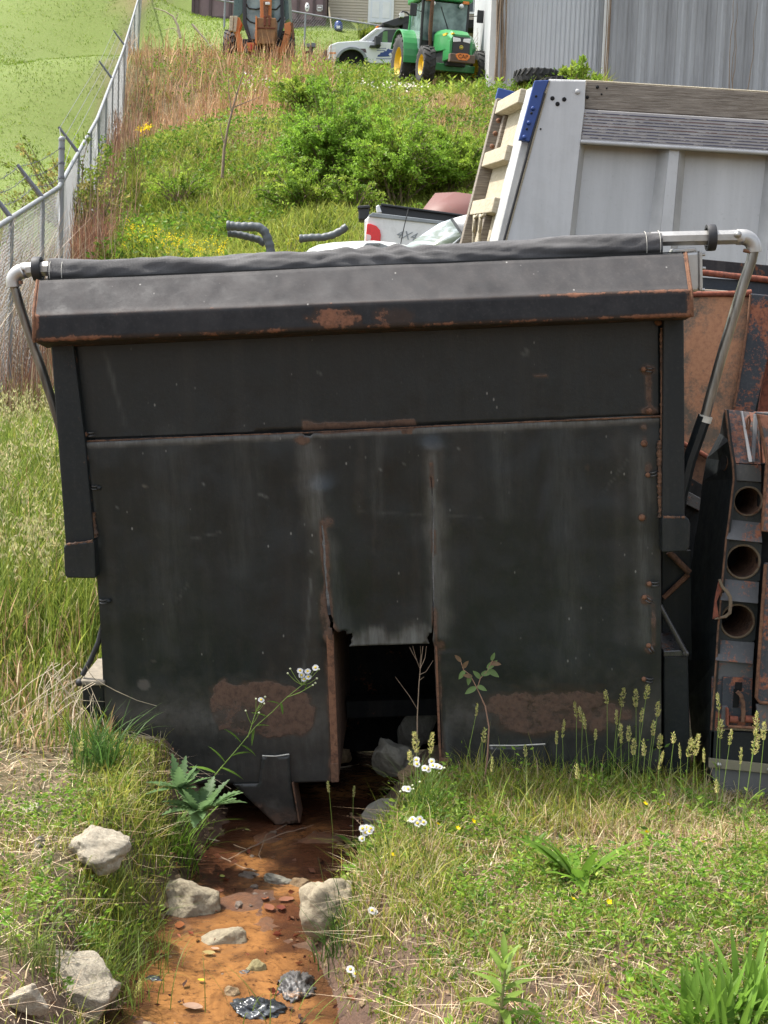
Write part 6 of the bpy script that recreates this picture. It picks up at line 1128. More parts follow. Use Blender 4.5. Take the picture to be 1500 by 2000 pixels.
def bare(name, base, pts, brs, r0, label, m='twig'):
    th = thing(name, base, label, 'sapling'); mb = MB(); mb.tube(pts, [r0 * (1 - .8 * k / (len(pts) - 1)) for k in range(len(pts))], 6); mb.build('stem', MAT[m], th); mb = MB()
    for b in brs: mb.tube(b, [r0 * .45 * (1 - .7 * k / (len(b) - 1)) for k in range(len(b))], 4)
    mb.build('branch', MAT[m], th); return th
D_ = 27; b0 = gr(434, 345, D_); L_ = lambda *p: [at(x, y, D_) - b0 for x, y in p]
bare('bare_sapling', b0, L_((434, 348), (438, 290), (446, 245), (458, 200), (468, 165), (478, 135)), [L_((452, 220), (447, 180), (446, 150)), L_((455, 210), (480, 200), (510, 188)), L_((462, 185), (455, 165)), L_((440, 290), (430, 250), (432, 240))], .035, 'leafless dark sapling standing alone in mid slope')
D_ = 40; b1 = gr(352, 95, D_); L_ = lambda *p: [at(x, y, D_) - b1 for x, y in p]
bare('dead_branch', b1, L_((352, 75), (347, 50), (338, 32), (322, 22), (300, 15)), [L_((343, 40), (348, 26), (338, 22)), L_((352, 70), (340, 55), (320, 58))], .05, 'pale dead branch arching over the upper left bank', 'twigpale')
b1 = gr(400, 95, D_); L_ = lambda *p: [at(x, y, D_) - b1 for x, y in p]; bare('dead_branch', b1, L_((375, 47), (390, 65), (405, 82), (416, 98)), [L_((405, 82), (398, 70)), L_((410, 90), (420, 84))], .035, 'straight bleached stick leaning on the dry grass left of the backhoe', 'twigpale')
b1 = gr(940, 140, 42.5); L_ = lambda *p: [at(x, y, 42.5) - b1 for x, y in p]; rd = random.Random(4); brs = []
for k in range(34): a = (rd.uniform(925, 955), rd.uniform(110, 140)); brs.append(L_(a, (a[0] + rd.uniform(-12, 8), a[1] - rd.uniform(15, 30)), (a[0] + rd.uniform(-22, 12), a[1] - rd.uniform(25, 60))))
bare('brush_pile', b1, L_((945, 142), (943, 100), (935, 70)), brs, .03, 'tangle of bare brown twigs between tractor and building')
# yellow flowering patch above the tarp, white flower heads at the left and on the slope
n = 140; px = rng.uniform(228, 432, n); D = 21 + rng.uniform(-.5, 1.6, n); x = (px - 750) / FPX * D; P = place(x, D); hh = rng.uniform(.22, .40, n); m_ = 9
LP = P[:, None] + np.stack([rng.normal(0, .02, (n, m_)), rng.normal(0, .02, (n, m_)), hh[:, None] - rng.uniform(0, .10, (n, m_))], -1)
o = stuff('yellow_flower_patch', [leafs(LP.reshape(-1, 3), rng.normal(size=(n * m_, 3)) + [0, 0, .5], .024, cols(n * m_, [(.78, .66, .03), (.70, .55, .02)], [2, 1]), .8), blades(P, hh, .012, cols(n, [(.16, .24, .04)], [1]), lean=.1, nseg=2, droop=0)], MAT['petal'])
n = 60; px = rng.uniform(248, 275, n); D = 33 + rng.uniform(-.5, .5, n); P = place((px - 750) / FPX * D, D); stuff('yellow_flower_patch', [leafs(P + rng.normal(0, .03, (n, 3)) + [0, 0, .55], rng.normal(size=(n, 3)), .07, cols(n, [(.75, .58, .03)], [1]), .7)], MAT['petal'])
n = 260; px = np.concatenate([rng.normal(750, 25, 110), rng.normal(620, 60, 50), rng.normal(480, 20, 100)]); D = np.concatenate([rng.normal(36, 1.2, 110), rng.normal(35.5, 1.5, 50), rng.normal(37.5, .6, 100)]); P = place((px - 750) / FPX * D, D); stuff('white_blossoms', [leafs(P + rng.normal(0, .03, (n, 3)) + [0, 0, .42], rng.normal(size=(n, 3)) * [1, 1, .2], .055, cols(n, [(.75, .75, .68)], [1]), .9)], MAT['petal'])
# daylily clump by the house, wood behind
px = rng.uniform(668, 735, 700); x = (px - 750) / FPX * 56; P = place(x, 55.6 + rng.uniform(-.3, .3, 700)); stuff('daylily_clump', [blades(P, rng.uniform(.35, .75, 700), .04, cols(700, G_YEL + G_LUSH[:2], [2, 1, 2, 2, 2]), lean=.6, nseg=3, droop=.6)], MAT['grass'])
for k, (px, D, s) in enumerate([(305, 76, 1), (338, 72, 1.1), (366, 74, .9), (250, 84, 1.2), (420, 80, 1.3), (520, 84, 1.2), (640, 86, 1.3), (900, 88, 1.2), (1150, 80, 1.3), (90, 96, 1.2), (-60, 92, 1.1)]):
    q = (px - 750) / FPX * D; lab = ['slender tree at the wood edge, leftmost near the bank top', 'pale-trunked tree in the gap left of the maroon container', 'dark tree touching the left end of the maroon container'][k] if k < 3 else None
    tr_ = bush('woodland_tree', (q, D, H(q, D).item() - .1), 8 * s, 2.6, 2.6, 26, 120, .34, [(.05, .10, .015), (.08, .14, .02), (.035, .07, .012)], [2, 2, 2], lab or ['', '', '', 'tree in the wood above the top of the lawn fence', 'tree right behind the maroon container', 'tree behind the gap between container and house', 'tree behind the left half of the beige house', 'tree behind the right end of the beige house', 'tree beyond the roof of the grey building', 'far tree at the head of the mown lawn', 'far tree left of the mown lawn'][k], 'tree', seed=40 + k, trunk=.09, start=.35, arch=-.3, group='trees behind the house')
    tk = MB().tube([(0, 0, -.2), (.05, 0, 2), (-.05, 0, 4.5), (.1, 0, 6.5)], [.2, .16, .12, .05], 8).build('trunk', MAT['twigpale'] if k % 2 else MAT['twig'], tr_)
# ---------------------------------------------------------------- rocks, stream litter
def gz_(px, py, dz=0.0, it=5):                 # ground point seen at a pixel
    z = -.1
    for _ in range(it): p = gp(px, py, z); z = H(p.x, p.y).item() + dz
    return gp(px, py, z)
def rockmat(name, a, b, c_, sc=5):
    t = NT(name); n1 = t.noise(sc, 10, .7, dist=.4); n2 = t.noise(sc * 9, 8, .75); n3 = t.noise(sc * .6, 5, .6); v = t.n('ShaderNodeTexVoronoi', Vector=t.mapping((1, 1.6, 1), (.3, .2, .7)), Scale=sc * 2.2, _feature='DISTANCE_TO_EDGE').outputs[0]
    c = t.mix(t.ramp(n1, [(.3, 0), (.7, 1)]), a, b); c = t.mix(t.math('MULTIPLY', t.ramp(n2, [(.35, 1), (.55, 0)]), .55), c, c_); c = t.mix(t.ramp(n3, [(.56, 0), (.68, .6)]), c, c_)
    t.out(Base9Color=c, Roughness=.85); h = t.math('ADD', t.math('ADD', n1, t.math('MULTIPLY', n2, .4)), t.math('MULTIPLY', v, .1)); t.bump(h, 1.0, .03); return t.m
RK = dict(tan=rockmat('tan_sandstone', (.30, .25, .165), (.43, .37, .26), (.12, .09, .06)), pale=rockmat('pale_limestone', (.33, .285, .21), (.46, .41, .32), (.17, .135, .09)), brown=rockmat('brown_wet_stone', (.22, .15, .08), (.33, .24, .13), (.09, .05, .03)),
          grey=rockmat('grey_stone', (.20, .19, .15), (.31, .29, .23), (.15, .13, .10)), olive=rockmat('olive_wet_stone', (.24, .20, .09), (.34, .29, .14), (.10, .07, .03)), bark=rockmat('wet_bark', (.14, .10, .075), (.30, .25, .20), (.05, .03, .025), 12))
def rock(cx, cy, w, h, m, label, seed, D=None, sink=.25, dep=.8, rot=0, group=None, cat='rock', cuts=7, name='rock', tilt=0):
    base = gz_(cx, cy + h * .35) if D is None else at(cx, cy + h * .35, D)
    D = base.y; s = D / FPX; W_, H_ = w * s, h * s / math.cos(.35); c = at(cx, cy, D + W_ * .25)
    bm = bmesh.new(); bmesh.ops.create_icosphere(bm, subdivisions=5, radius=1); rd = random.Random(seed); pl = []
    for _ in range(cuts + 2): n = Vector((rd.gauss(0, 1), rd.gauss(0, 1), rd.gauss(.2, 1))).normalized(); pl.append((n, rd.uniform(.45, .85)))
    for v in bm.verts:
        p = v.co.copy()
        for n, d in pl:
            e = p.dot(n) - d
            if e > 0: p -= n * e * .88
        p *= 1 + .22 * mnoise.noise(p * 1.4 + Vector((seed, 0, 0))) + .08 * mnoise.noise(p * 3.5 + Vector((seed, 3, 0))) + .035 * mnoise.noise(p * 9) + .018 * mnoise.noise(p * 22)
        v.co = p
    X_ = [v.co.x for v in bm.verts]; Z_ = [v.co.z for v in bm.verts]; Y_ = [v.co.y for v in bm.verts]
    mx, mz, my = (max(X_) - min(X_)), (max(Z_) - min(Z_)), (max(Y_) - min(Y_))
    for v in bm.verts: v.co = Vector((v.co.x / mx * W_, v.co.y / my * W_ * dep, v.co.z / mz * H_ * (1 + sink * .3)))
    bmesh.ops.rotate(bm, verts=bm.verts, matrix=Matrix.Rotation(R(rot), 3, 'Y') @ Matrix.Rotation(R(tilt), 3, 'X')); me = bpy.data.meshes.new(name); bm.to_mesh(me); bm.free(); me.materials.append(RK[m]); me.polygons.foreach_set('use_smooth', [True] * len(me.polygons))
    o = link(name, me); o.location = c - Vector((0, 0, H_ * (.02 + sink * .40))); return tag(o, label, cat, group)
rock(368, 1760, 130, 98, 'tan', 'rounded tan boulder at the left edge of the orange stream', 1, rot=8, sink=.05, cuts=3)
rock(432, 1834, 100, 60, 'tan', 'flat tan stone in the water below the rounded boulder', 25, rot=8, dep=.7)
rock(645, 1770, 135, 125, 'tan', 'upright tan boulder behind the sedge on the right bank', 3, sink=.0, cuts=1)
rock(195, 1640, 138, 76, 'pale', 'angular pale rock half hidden in grass on the left bank', 14, sink=.45, rot=-5)
rock(140, 1920, 190, 112, 'pale', 'large peaked white rock at lower left', 55, rot=4, sink=.35); rock(58, 1945, 84, 66, 'pale', 'small white block against the left side of the peaked rock', 6)
rock(68, 1580, 48, 34, 'pale', 'small pale rock high on the left bank', 7); rock(78, 1645, 22, 28, 'grey', 'tiny grey stone left of the angular pale rock', 33)
rock(770, 1470, 92, 76, 'grey', 'rounded grey-green rock sitting inside the notch', 8, D=5.55, cuts=3); rock(815, 1400, 80, 90, 'grey', 'dark boulder deep under the body behind the rounded rock', 9, D=6.0); rock(665, 1472, 60, 26, 'brown', 'low brown stone in the dark at the left of the notch', 10, D=5.9)
rock(800, 1508, 50, 34, 'brown', 'small brown stone below the rounded rock in the notch', 34, D=5.35)
rock(748, 1582, 82, 60, 'grey', 'grey rock on the bank just in front of the notch', 11); rock(775, 1598, 36, 40, 'tan', 'little tan stone beside the grey bank rock', 12); rock(884, 1526, 48, 38, 'brown', 'brown stone under the lower edge right of the notch', 13)
rock(546, 1718, 66, 30, 'grey', 'flat grey slab lying in the stream', 35, dep=.6); rock(586, 1730, 44, 38, 'brown', 'brown angular stone right of the flat slab', 16); rock(500, 1893, 48, 44, 'olive', 'olive wet stone standing in the lower stream', 17, rot=20); rock(592, 1897, 46, 26, 'brown', 'low reddish stone at the right edge of the lower stream', 18)
rock(495, 1716, 68, 24, 'bark', 'piece of dark ragged bark lying against the flat slab', 19, dep=.5, rot=18, cat='bark', name='bark_piece', cuts=2)
rock(458, 1940, 44, 36, 'brown', 'sunken brown square stone in the lower stream', 20, sink=.6); rock(935, 1590, 26, 18, 'grey', 'pebble on the soil below the rusty right flange', 21); rock(690, 1940, 30, 22, 'brown', 'brown pebble at the bank foot near the pale stick', 22)
rock(1095, 1940, 30, 16, 'tan', 'tan pebble on bare red soil right of the young plant', 23)
# many small pebbles and crumbs along the water edge
def pebbles(n, name, lab, m, cond, sz):
    V = []; T = []; ico = bmesh.new(); bmesh.ops.create_icosphere(ico, subdivisions=1, radius=1); iv = np.array([v.co[:] for v in ico.verts]); it_ = np.array([[v.index for v in f.verts] for f in ico.faces]); ico.free()
    x = rng.uniform(-1.2, 1.0, n * 6); y = rng.uniform(2.9, 5.6, n * 6); k = cond(x, y); x, y = x[k][:n], y[k][:n]; z = np.maximum(H(x, y), WATER_Z - .012 ); n = len(x); s = rng.gamma(2, sz, n)
    for i in range(n): V.append(iv * rng.uniform(.6, 1.3, 3) * s[i] * [1, 1, .55] * rng.uniform(.8, 1.2, (len(iv), 1)) + [x[i], y[i], z[i]]); T.append(it_ + i * len(iv))
    o = link(name, npmesh(name, np.concatenate(V), None, np.concatenate(T), m=m)); o['kind'] = 'stuff'; o['label'] = lab
pebbles(900, 'mud_crumbs', 'crumbs of dark mud along the stream banks', MAT['ground'] if False else RK['brown'], lambda x, y: np.abs(stream(x, y) - .02) < .10, .0035); pebbles(260, 'stream_grit', 'small grit and bark bits in the shallow water', RK['bark'], lambda x, y: stream(x, y) < -.02, .0035)
# water-logged leaves and bank litter
def wl(px, py, sz, c, label, name='fallen_leaf', cat='leaf', curl=.3, dz=.006, az=None):
    p = gz_(px, py); p.z = max(p.z, WATER_Z ) + dz; a = rng.uniform(0, 6.28) if az is None else az; n = 7; V = []; F = []; d = np.array([math.cos(a), math.sin(a), 0]); s = np.array([-math.sin(a), math.cos(a), 0])
    for k in range(n + 1):
        t_ = k / n; w = sz * .32 * math.sin(math.pi * min(1, t_ * .95 + .05)) ** .8; c0 = d * sz * (t_ - .5) + np.array([0, 0, curl * sz * (t_ - .4) ** 2]); V += [c0 - s * w + [0, 0, curl * w], c0, c0 + s * w + [0, 0, curl * w * rng.uniform(.3, 1.2)]]
    F = [(3 * k + j, 3 * k + j + 1, 3 * k + j + 4, 3 * k + j + 3) for k in range(n) for j in range(2)]
    o = link(name, npmesh(name, V, F, None, col=np.repeat([c], len(V), 0), m=MAT['petal'], smooth=True)); o.location = p; return tag(o, label, cat)
for a in [(525, 1778, .055, (.24, .10, .06), 'pinkish red dead leaf in midstream, left of the pair', 'fallen_leaf'), (558, 1772, .06, (.28, .13, .08), 'curled salmon dead leaf right of the midstream pair'), (548, 1790, .05, (.16, .05, .035), 'dark red leaf under the midstream pair'), (517, 1758, .04, (.26, .10, .05), 'small orange-red leaf above the midstream pair'),
          (434, 1728, .030, (.42, .46, .12), 'yellow-green leaf floating left of the bark'), (393, 1936, .026, (.45, .44, .05), 'round yellow leaf on the lower stream'), (407, 1880, .04, (.35, .28, .12), 'olive brown leaf below the flat stone'), (420, 1874, .03, (.42, .28, .2), 'pinkish curled leaf beside the olive one'), (316, 1868, .04, (.35, .10, .05), 'rust red leaf at the left margin of the stream'), (375, 1985, .06, (.36, .24, .17), 'long curled tan leaf at the bottom of the stream'), (350, 1830, .05, (.25, .09, .035), 'wet orange leaf in the red puddle'), (482, 1630, .02, (.30, .34, .12), 'tiny green leaf under the steel bracket')]: wl(*a[:5])
n = 420; x = rng.uniform(-.85, .3, n); y = rng.uniform(3.2, 5.1, n); k = np.abs(stream(x, y) + .03) < .14; x, y = x[k], y[k]; z = np.maximum(H(x, y), WATER_Z ) + .005; az = rng.uniform(0, 6.28, len(x))
stuff('sodden_leaf_litter', [leafs(np.stack([x, y, z], -1), np.stack([np.cos(az), np.sin(az), rng.uniform(-.1, .5, len(x))], -1), rng.uniform(.012, .035, len(x)), cols(len(x), [(.20, .07, .04), (.10, .05, .03), (.35, .16, .09), (.05, .03, .025)], [2, 3, 1, 2]), .6)], MAT['dry'], 'dark sodden leaves along the stream edge')
def stick(pts, r, label, m='twigpale', cat='stick', D=None, dz=.02, name='stick', rise=None):
    W = []
    for i, q in enumerate(pts): p = gz_(*q[:2]) if len(q) < 3 else at(*q); p.z += dz if len(q) < 3 else 0; W.append(p)
    base = W[0]; fine = []
    for a, b in zip(W, W[1:]): fine += [a.lerp(b, j / 4) - base + Vector((0, 0, random.uniform(-1, 1) * r * .6)) for j in range(4)]
    fine.append(W[-1] - base); o = MB().tube(fine, [r * (1 - .5 * k / len(fine)) for k in range(len(fine))], 6).build(name, MAT[m]); o.location = base; return tag(o, label, cat)
stick([(560, 2010, 3.75), (640, 1945, 3.9), (700, 1895, 4.02), (716, 1868, 4.08)], .005, 'straight pale stick crossing the lower right bank')
stick([(445, 1690), (470, 1676), (500, 1660), (545, 1640), (600, 1625), (640, 1612)], .0032, 'thin curved twig reaching from the stream to the notch', 'twig'); stick([(402, 1648), (440, 1655), (480, 1668)], .0025, 'short straw-coloured twig by the blue-green weed', 'twigpale'); stick([(560, 1620), (520, 1640), (505, 1680), (515, 1700)], .002, 'hair-thin looped twig in the shaded water', 'twig')
stick([(425, 1680), (460, 1700), (500, 1712)], .004, 'dark wet twig pointing at the bark', 'twig'); stick([(662, 1508), (700, 1502), (720, 1498)], .004, 'pale root poking out of the notch shadow', 'twigpale'); stick([(700, 1905), (680, 1925), (655, 1950)], .003, 'bent dark twig on the right bank foot', 'twig'); stick([(1030, 1805), (1075, 1810), (1100, 1850)], .0022, 'grey curved stalk lying in the right grass', 'twigpale')
# crumpled sacks at the foot of the picture
def crumple(px, py, w, h, m, label, name, seed):
    p = gz_(px, py); s = p.y / FPX; bm = bmesh.new(); bmesh.ops.create_icosphere(bm, subdivisions=5, radius=1)
    for v in bm.verts:
        q = v.co; a = Vector((seed, 0, 0)); d = abs(mnoise.noise(q * 1.8 + a)) * .6 + abs(mnoise.noise(q * 4.2 + a)) * .35 + abs(mnoise.noise(q * 9 + a)) * .14
        q = q * (1.15 - d); v.co = Vector((q.x * w * s * .5, q.y * h * s * .8, q.z * h * s * .42))
    me = bpy.data.meshes.new(name); bm.to_mesh(me); bm.free(); me.materials.append(m); me.polygons.foreach_set('use_smooth', [True] * len(me.polygons)); o = link(name, me); o.location = p + Vector((0, 0, .012)); return tag(o, label, 'sack')
t = NT('black_plastic_film'); t.out(Base9Color=t.ramp(t.noise(6, 5), [(.4, (.02, .022, .025)), (.7, (.10, .11, .12))]), Roughness=.22); MAT['film'] = t.m
t = NT('muddy_dark_cloth'); n1 = t.noise(5, 8, .7, v=t.mapping((1, 4, 2), (0, 0, .6)), dist=1); t.out(Base9Color=t.ramp(n1, [(.4, (.03, .028, .028)), (.56, (.09, .085, .08)), (.66, (.34, .18, .08))]), Roughness=.5); MAT['mudcloth'] = t.m
crumple(500, 1985, 125, 60, MAT['film'], 'crumpled black plastic sheet in the stream at the bottom edge', 'plastic_sheet', 3); crumple(578, 1950, 85, 90, MAT['mudcloth'], 'mud-stained dark cloth bunched on the right stream edge', 'muddy_cloth', 8); crumple(480, 1912, 40, 22, MAT['mudcloth'], 'scrap of dark cloth beside the olive wet stone', 'muddy_cloth', 12); crumple(300, 1925, 60, 24, MAT['film'], 'small black plastic scrap at the left margin of the stream', 'plastic_sheet', 21)
# ---------------------------------------------------------------- single plants
def lf(V, F, C, base, d, L, w, droop, c, n=6, fold=.25, wave=0, up=(0, 0, 1), lobe=0):
    """one arching leaf with a folded midrib"""
    base = Vector(base); d = Vector(d).normalized(); upv = Vector(up); s = d.cross(upv); s = s.normalized() if s.length > 1e-3 else Vector((1, 0, 0)); k0 = len(V); p = base.copy(); st = L / n; dd = d.copy()
    for k in range(n + 1):
        t_ = k / n; ww = w * .5 * (math.sin(math.pi * (.06 + .94 * t_) ** .8) ** .75 if k < n else .03); ww *= (1 - lobe * (k % 2)); nn = s.cross(dd).normalized(); wv = wave * ww * math.sin(k * 2.4)
        V += [p - s * (ww + wv) + nn * ww * fold, p.copy(), p + s * (ww - wv) + nn * ww * fold]; cc = np.array(c) * random.uniform(.9, 1.1); C += [cc, cc * 1.15, cc]
        dd = (dd + Vector((0, 0, -droop / n))).normalized(); p = p + dd * st
    F += [(k0 + 3 * k + j, k0 + 3 * k + j + 1, k0 + 3 * k + j + 4, k0 + 3 * k + j + 3) for k in range(n) for j in range(2)]
def leafobj(parent, leaves, name='leaf', m='leaf'):
    for a in leaves:
        V, F, C = [], [], []; lf(V, F, C, **a); link(name, npmesh(name, [tuple(v) for v in V], F, None, col=np.array(C), m=MAT[m], smooth=True), None, parent)
def az_(a, e=.5): return (math.cos(a) * math.cos(e), math.sin(a) * math.cos(e), math.sin(e))
def rosette(name, px, py, n, L, w, c, label, cat='plant', e=(.3, 1.2), droop=.8, seed=1, arc_=(0, 6.28), fold=.3, wave=0, dz=0, spread=.01, lobe=0, D=None):
    rd = random.Random(seed); p = gz_(px, py) if D is None else at(px, py, D); p.z += dz; th = thing(name, p, label, cat); ls = []
    for k in range(n): a = arc_[0] + (arc_[1] - arc_[0]) * (k + rd.uniform(0, .8)) / n; ls.append(dict(base=(math.cos(a) * spread, math.sin(a) * spread, 0), d=az_(a, rd.uniform(*e)), L=L * rd.uniform(.6, 1.1), w=w * rd.uniform(.8, 1.2), droop=droop * rd.uniform(.5, 1.4), c=np.array(c) * rd.uniform(.75, 1.25), n=15 if lobe else 7, fold=fold, wave=wave, lobe=lobe))
    leafobj(th, ls); return th
LG = (.085, .17, .02); YG = (.17, .26, .035); DG = (.05, .105, .018); BG = (.12, .20, .08)
rosette('plantain_plant', 1132, 1725, 26, .23, .036, (.13, .24, .03), 'broad ribbed plantain rosette in the middle of the right-hand grass', e=(.1, 1.15), seed=1)
rosette('plantain_plant', 1040, 1660, 8, .12, .02, LG, 'small leaf rosette up-left of the big plantain', seed=2); rosette('leafy_weed', 690, 1660, 7, .09, .035, (.09, .18, .03), 'broad-leaved weed on the bank right of the stream', e=(.5, 1.3), seed=3)
for i, (px, py, n, L) in enumerate([(1400, 1995, 16, .26), (1455, 1965, 16, .27), (1350, 2010, 14, .22), (1500, 1990, 16, .28), (1430, 2050, 14, .3)]):
    rosette('lance_leaf_plant', px, py, n + 10, L * .68, .017, (.14, .25, .035), ['tuft of upright lance leaves, second from the right at the bottom', 'tall tuft of lance leaves above the others at lower right', 'leftmost tuft of upright lance leaves at the bottom right', 'lance leaf tuft touching the right edge of the picture', 'nearest lance leaf tuft cut by the bottom edge'][i], e=(.6, 1.45), droop=.5, seed=20 + i, spread=.035)
# sow-thistle like weed with fleabane stem at the left of the notch
t1 = rosette('sow_thistle', 392, 1580, 30, .13, .05, BG, 'blue-green lobed weed spreading beside the steel bracket', e=(-.1, 1.1), droop=.5, seed=5, lobe=.45, spread=.03, D=4.72); rosette('sow_thistle', 350, 1540, 18, .12, .045, BG, 'smaller blue-green lobed weed up-left of the larger one', e=(.1, 1.3), droop=.4, seed=6, lobe=.45, D=4.78); rosette('dock_leaves', 425, 1630, 5, .09, .05, (.09, .18, .05), 'rounded dock leaves hanging below the lobed weed', e=(-.3, .6), seed=7)
def tuft(px, py, n, L, w, c, label, name='grass_tuft', seed=1, e=(.7, 1.5), droop=1.3, arc_=(0, 6.28), spread=.05):
    rd = np.random.default_rng(seed); p = gz_(px, py); V = []; th = thing(name, p, label, 'grass tuft'); mb = []
    a = rd.uniform(*arc_, n); P = np.stack([rd.normal(0, spread, n), rd.normal(0, spread, n), 0 * a - .01], -1); ln = L * rd.uniform(.5, 1.1, n)
    V, Q, T, C = blades(P, ln, w, np.array(c) * rd.uniform(.7, 1.35, (n, 1)), lean=1.0, nseg=6, az=a, droop=.75)
    link('blades', npmesh('blades', V, Q, T, col=C, m=MAT['grass'], smooth=True), None, th); return th
tuft(310, 1700, 300, .27, .0062, (.15, .27, .03), 'large bright tussock of long grass on the left stream bank', seed=1, spread=.06); tuft(270, 1680, 160, .22, .005, (.09, .18, .02), 'shorter tussock behind the large bright one', seed=2)
tuft(668, 1878, 90, .28, .004, (.045, .095, .02), 'dark green sedge tussock on the right bank by the boulder', seed=3, spread=.03); tuft(700, 1880, 120, .2, .005, (.06, .12, .02), 'leafy dark tuft right of the sedge', seed=4)
tuft(250, 1880, 110, .24, .003, (.12, .17, .03), 'tall thin grass clump on the bank above the peaked rock', seed=5, spread=.06); tuft(210, 1950, 110, .24, .003, (.13, .18, .035), 'tall thin grass in front of the peaked white rock', seed=6, spread=.06); tuft(200, 1500, 120, .26, .006, (.07, .14, .03), 'dark pointed grass tuft against the left end of the steel front', seed=7); tuft(225, 1770, 90, .18, .003, (.12, .17, .03), 'thin grass clump between the angular rock and the boulder', seed=8, spread=.06)
tuft(60, 1880, 100, .16, .004, (.14, .17, .05), 'sparse tuft behind the white rocks', seed=9); tuft(1080, 1500, 80, .18, .005, (.06, .12, .02), 'dark tuft at the foot of the steel front, centre right', seed=10, spread=.07); tuft(1190, 1530, 110, .2, .005, (.08, .15, .022), 'tall tuft below the seed heads near the corner of the steel front', seed=11, spread=.08); tuft(830, 1600, 130, .22, .004, (.08, .15, .02), 'tuft around the foot of the tallest white flowers', seed=12, spread=.04); tuft(500, 2020, 20, .22, .004, (.14, .2, .04), 'few upright blades at the bottom edge of the stream', seed=13, spread=.1)
# young leafy plant low centre-right
p = gz_(975, 2010); D_ = p.y; th = thing('young_leafy_plant', p, 'young plant with long pale lance leaves at bottom centre right', 'plant'); MB().tube([(0, 0, 0), (.004, 0, .08), (.008, 0, .17)], [.0045, .004, .002], 6).build('stem', simple('pink_green_stem', (.22, .20, .08), .6), th)
ls = []
for k in range(20): a = k * 2.4; h_ = .035 + .135 * k / 19; e_ = .25 + .9 * (k / 19) ** 1.5; ls.append(dict(base=(0.004, 0, h_), d=az_(a, e_), L=.115 * (1 - .45 * k / 19), w=.024 * (1 - .3 * k / 19), droop=.5, c=np.array((.18, .27, .05)) * random.uniform(.8, 1.2), n=6, fold=.35))
leafobj(th, ls)
# sprig with oval leaves, dead twig in the notch
def P_at(D, L): return [at(x, y, D) for x, y in L]
W = P_at(5.0, [(946, 1525), (952, 1480), (955, 1420), (948, 1380), (932, 1345), (918, 1318)]); b0 = W[0]; th = thing('sapling_sprig', b0, 'thin brown sprig with oval leaves in front of the right rust patch', 'plant'); MB().tube([w - b0 for w in W], [.004, .0035, .003, .0028, .002, .0015], 6).build('stem', MAT['twigred'], th); MB().tube([at(x, y, 5.0) - b0 for x, y in [(932, 1345), (938, 1325), (952, 1310), (962, 1290)]], .0016, 5).build('stem', MAT['twigred'], th)
MB().tube([at(x, y, 5.0) - b0 for x, y in [(918, 1318), (905, 1308), (898, 1285)]], .0014, 5).build('stem', MAT['twigred'], th); ls = []
for (x, y, dx, dy, L) in [(930, 1343, -14, 6, .036), (932, 1340, 10, 2, .03), (938, 1325, -8, -10, .03), (940, 1318, 12, -6, .034), (952, 1308, 16, 6, .038), (952, 1306, 12, -14, .036), (958, 1296, 14, -2, .03), (960, 1290, 4, -14, .024), (908, 1310, -8, 10, .03), (904, 1305, 6, -12, .028), (900, 1292, -6, -8, .026), (918, 1318, -2, 12, .03), (922, 1322, -10, -4, .028)]:
    ls.append(dict(base=at(x, y, 5.0) - b0, d=(dx, random.uniform(-3, 1), -dy), L=L * 1.35, w=L * .62, droop=.3, up=(0, -1, .4), c=np.array((.16, .24, .08)) * random.uniform(.8, 1.2) if random.random() < .7 else (.22, .14, .08), n=5, fold=.2))
leafobj(th, ls)
D_ = 5.02; W = P_at(D_, [(812, 1600), (812, 1500), (815, 1440), (815, 1400), (818, 1340), (821, 1305), (826, 1262)]); b0 = W[0]; th = thing('dead_twig', b0, 'bare pale twig standing upright in front of the dark notch', 'twig'); MB().tube([w - b0 for w in W], [.0034, .0032, .0028, .0024, .002, .0016, .001], 6).build('stem', MAT['twig'], th)
for L in ([(815, 1385), (800, 1360), (772, 1322)], [(820, 1305), (814, 1290), (806, 1262)], [(820, 1308), (830, 1285), (833, 1262)], [(819, 1318), (832, 1312), (846, 1290)], [(820, 1300), (822, 1280), (821, 1262)], [(818, 1330), (828, 1322)], [(814, 1290), (806, 1276), (800, 1264)]): MB().tube([at(x, y, D_ + random.uniform(-.02, .02)) - b0 for x, y in L], [.0013, .001, .0006][:len(L)], 5).build('twiglet', MAT['twig'], th)
# fleabane: white daisies on branching stems
MAT['stem'] = simple('fresh_green_stem', (.16, .24, .04), .6, 0, .15, 10, .05); MAT['disc'] = simple('flower_yellow_disc', (.70, .50, .03), .7, 0, .2, 60, .3)
def daisy_mesh(r=.0115):
    V, F = [], []; n = 34
    for k in range(n):
        a = 2 * math.pi * k / n + random.uniform(-.04, .04); L = r * random.uniform(.9, 1.08); w = .0011; c, s = math.cos(a), math.sin(a); b = len(V); z = random.uniform(-.0006, .001)
        V += [(c * .003 - s * -w * .5, s * .003 + c * -w * .5, 0), (c * .003 - s * w * .5, s * .003 + c * w * .5, 0), (c * L - s * w, s * L + c * w, z), (c * L - s * -w, s * L + c * -w, z)]; F.append((b, b + 1, b + 2, b + 3))
    return npmesh('rays', V, F, None, col=np.full((len(V), 3), .62), m=MAT['petal'])
DM = [daisy_mesh() for _ in range(3)]; DD = MB().ball((0, 0, .0005), (.0046), 10, 5, (1, 1, .5)).mesh('disc', MAT['disc']); BM_ = MB().ball((0, 0, 0), .0040, 8, 5, (1, 1, .9)).mesh('bud', simple('pale_green_bud', (.5, .52, .32), .7))
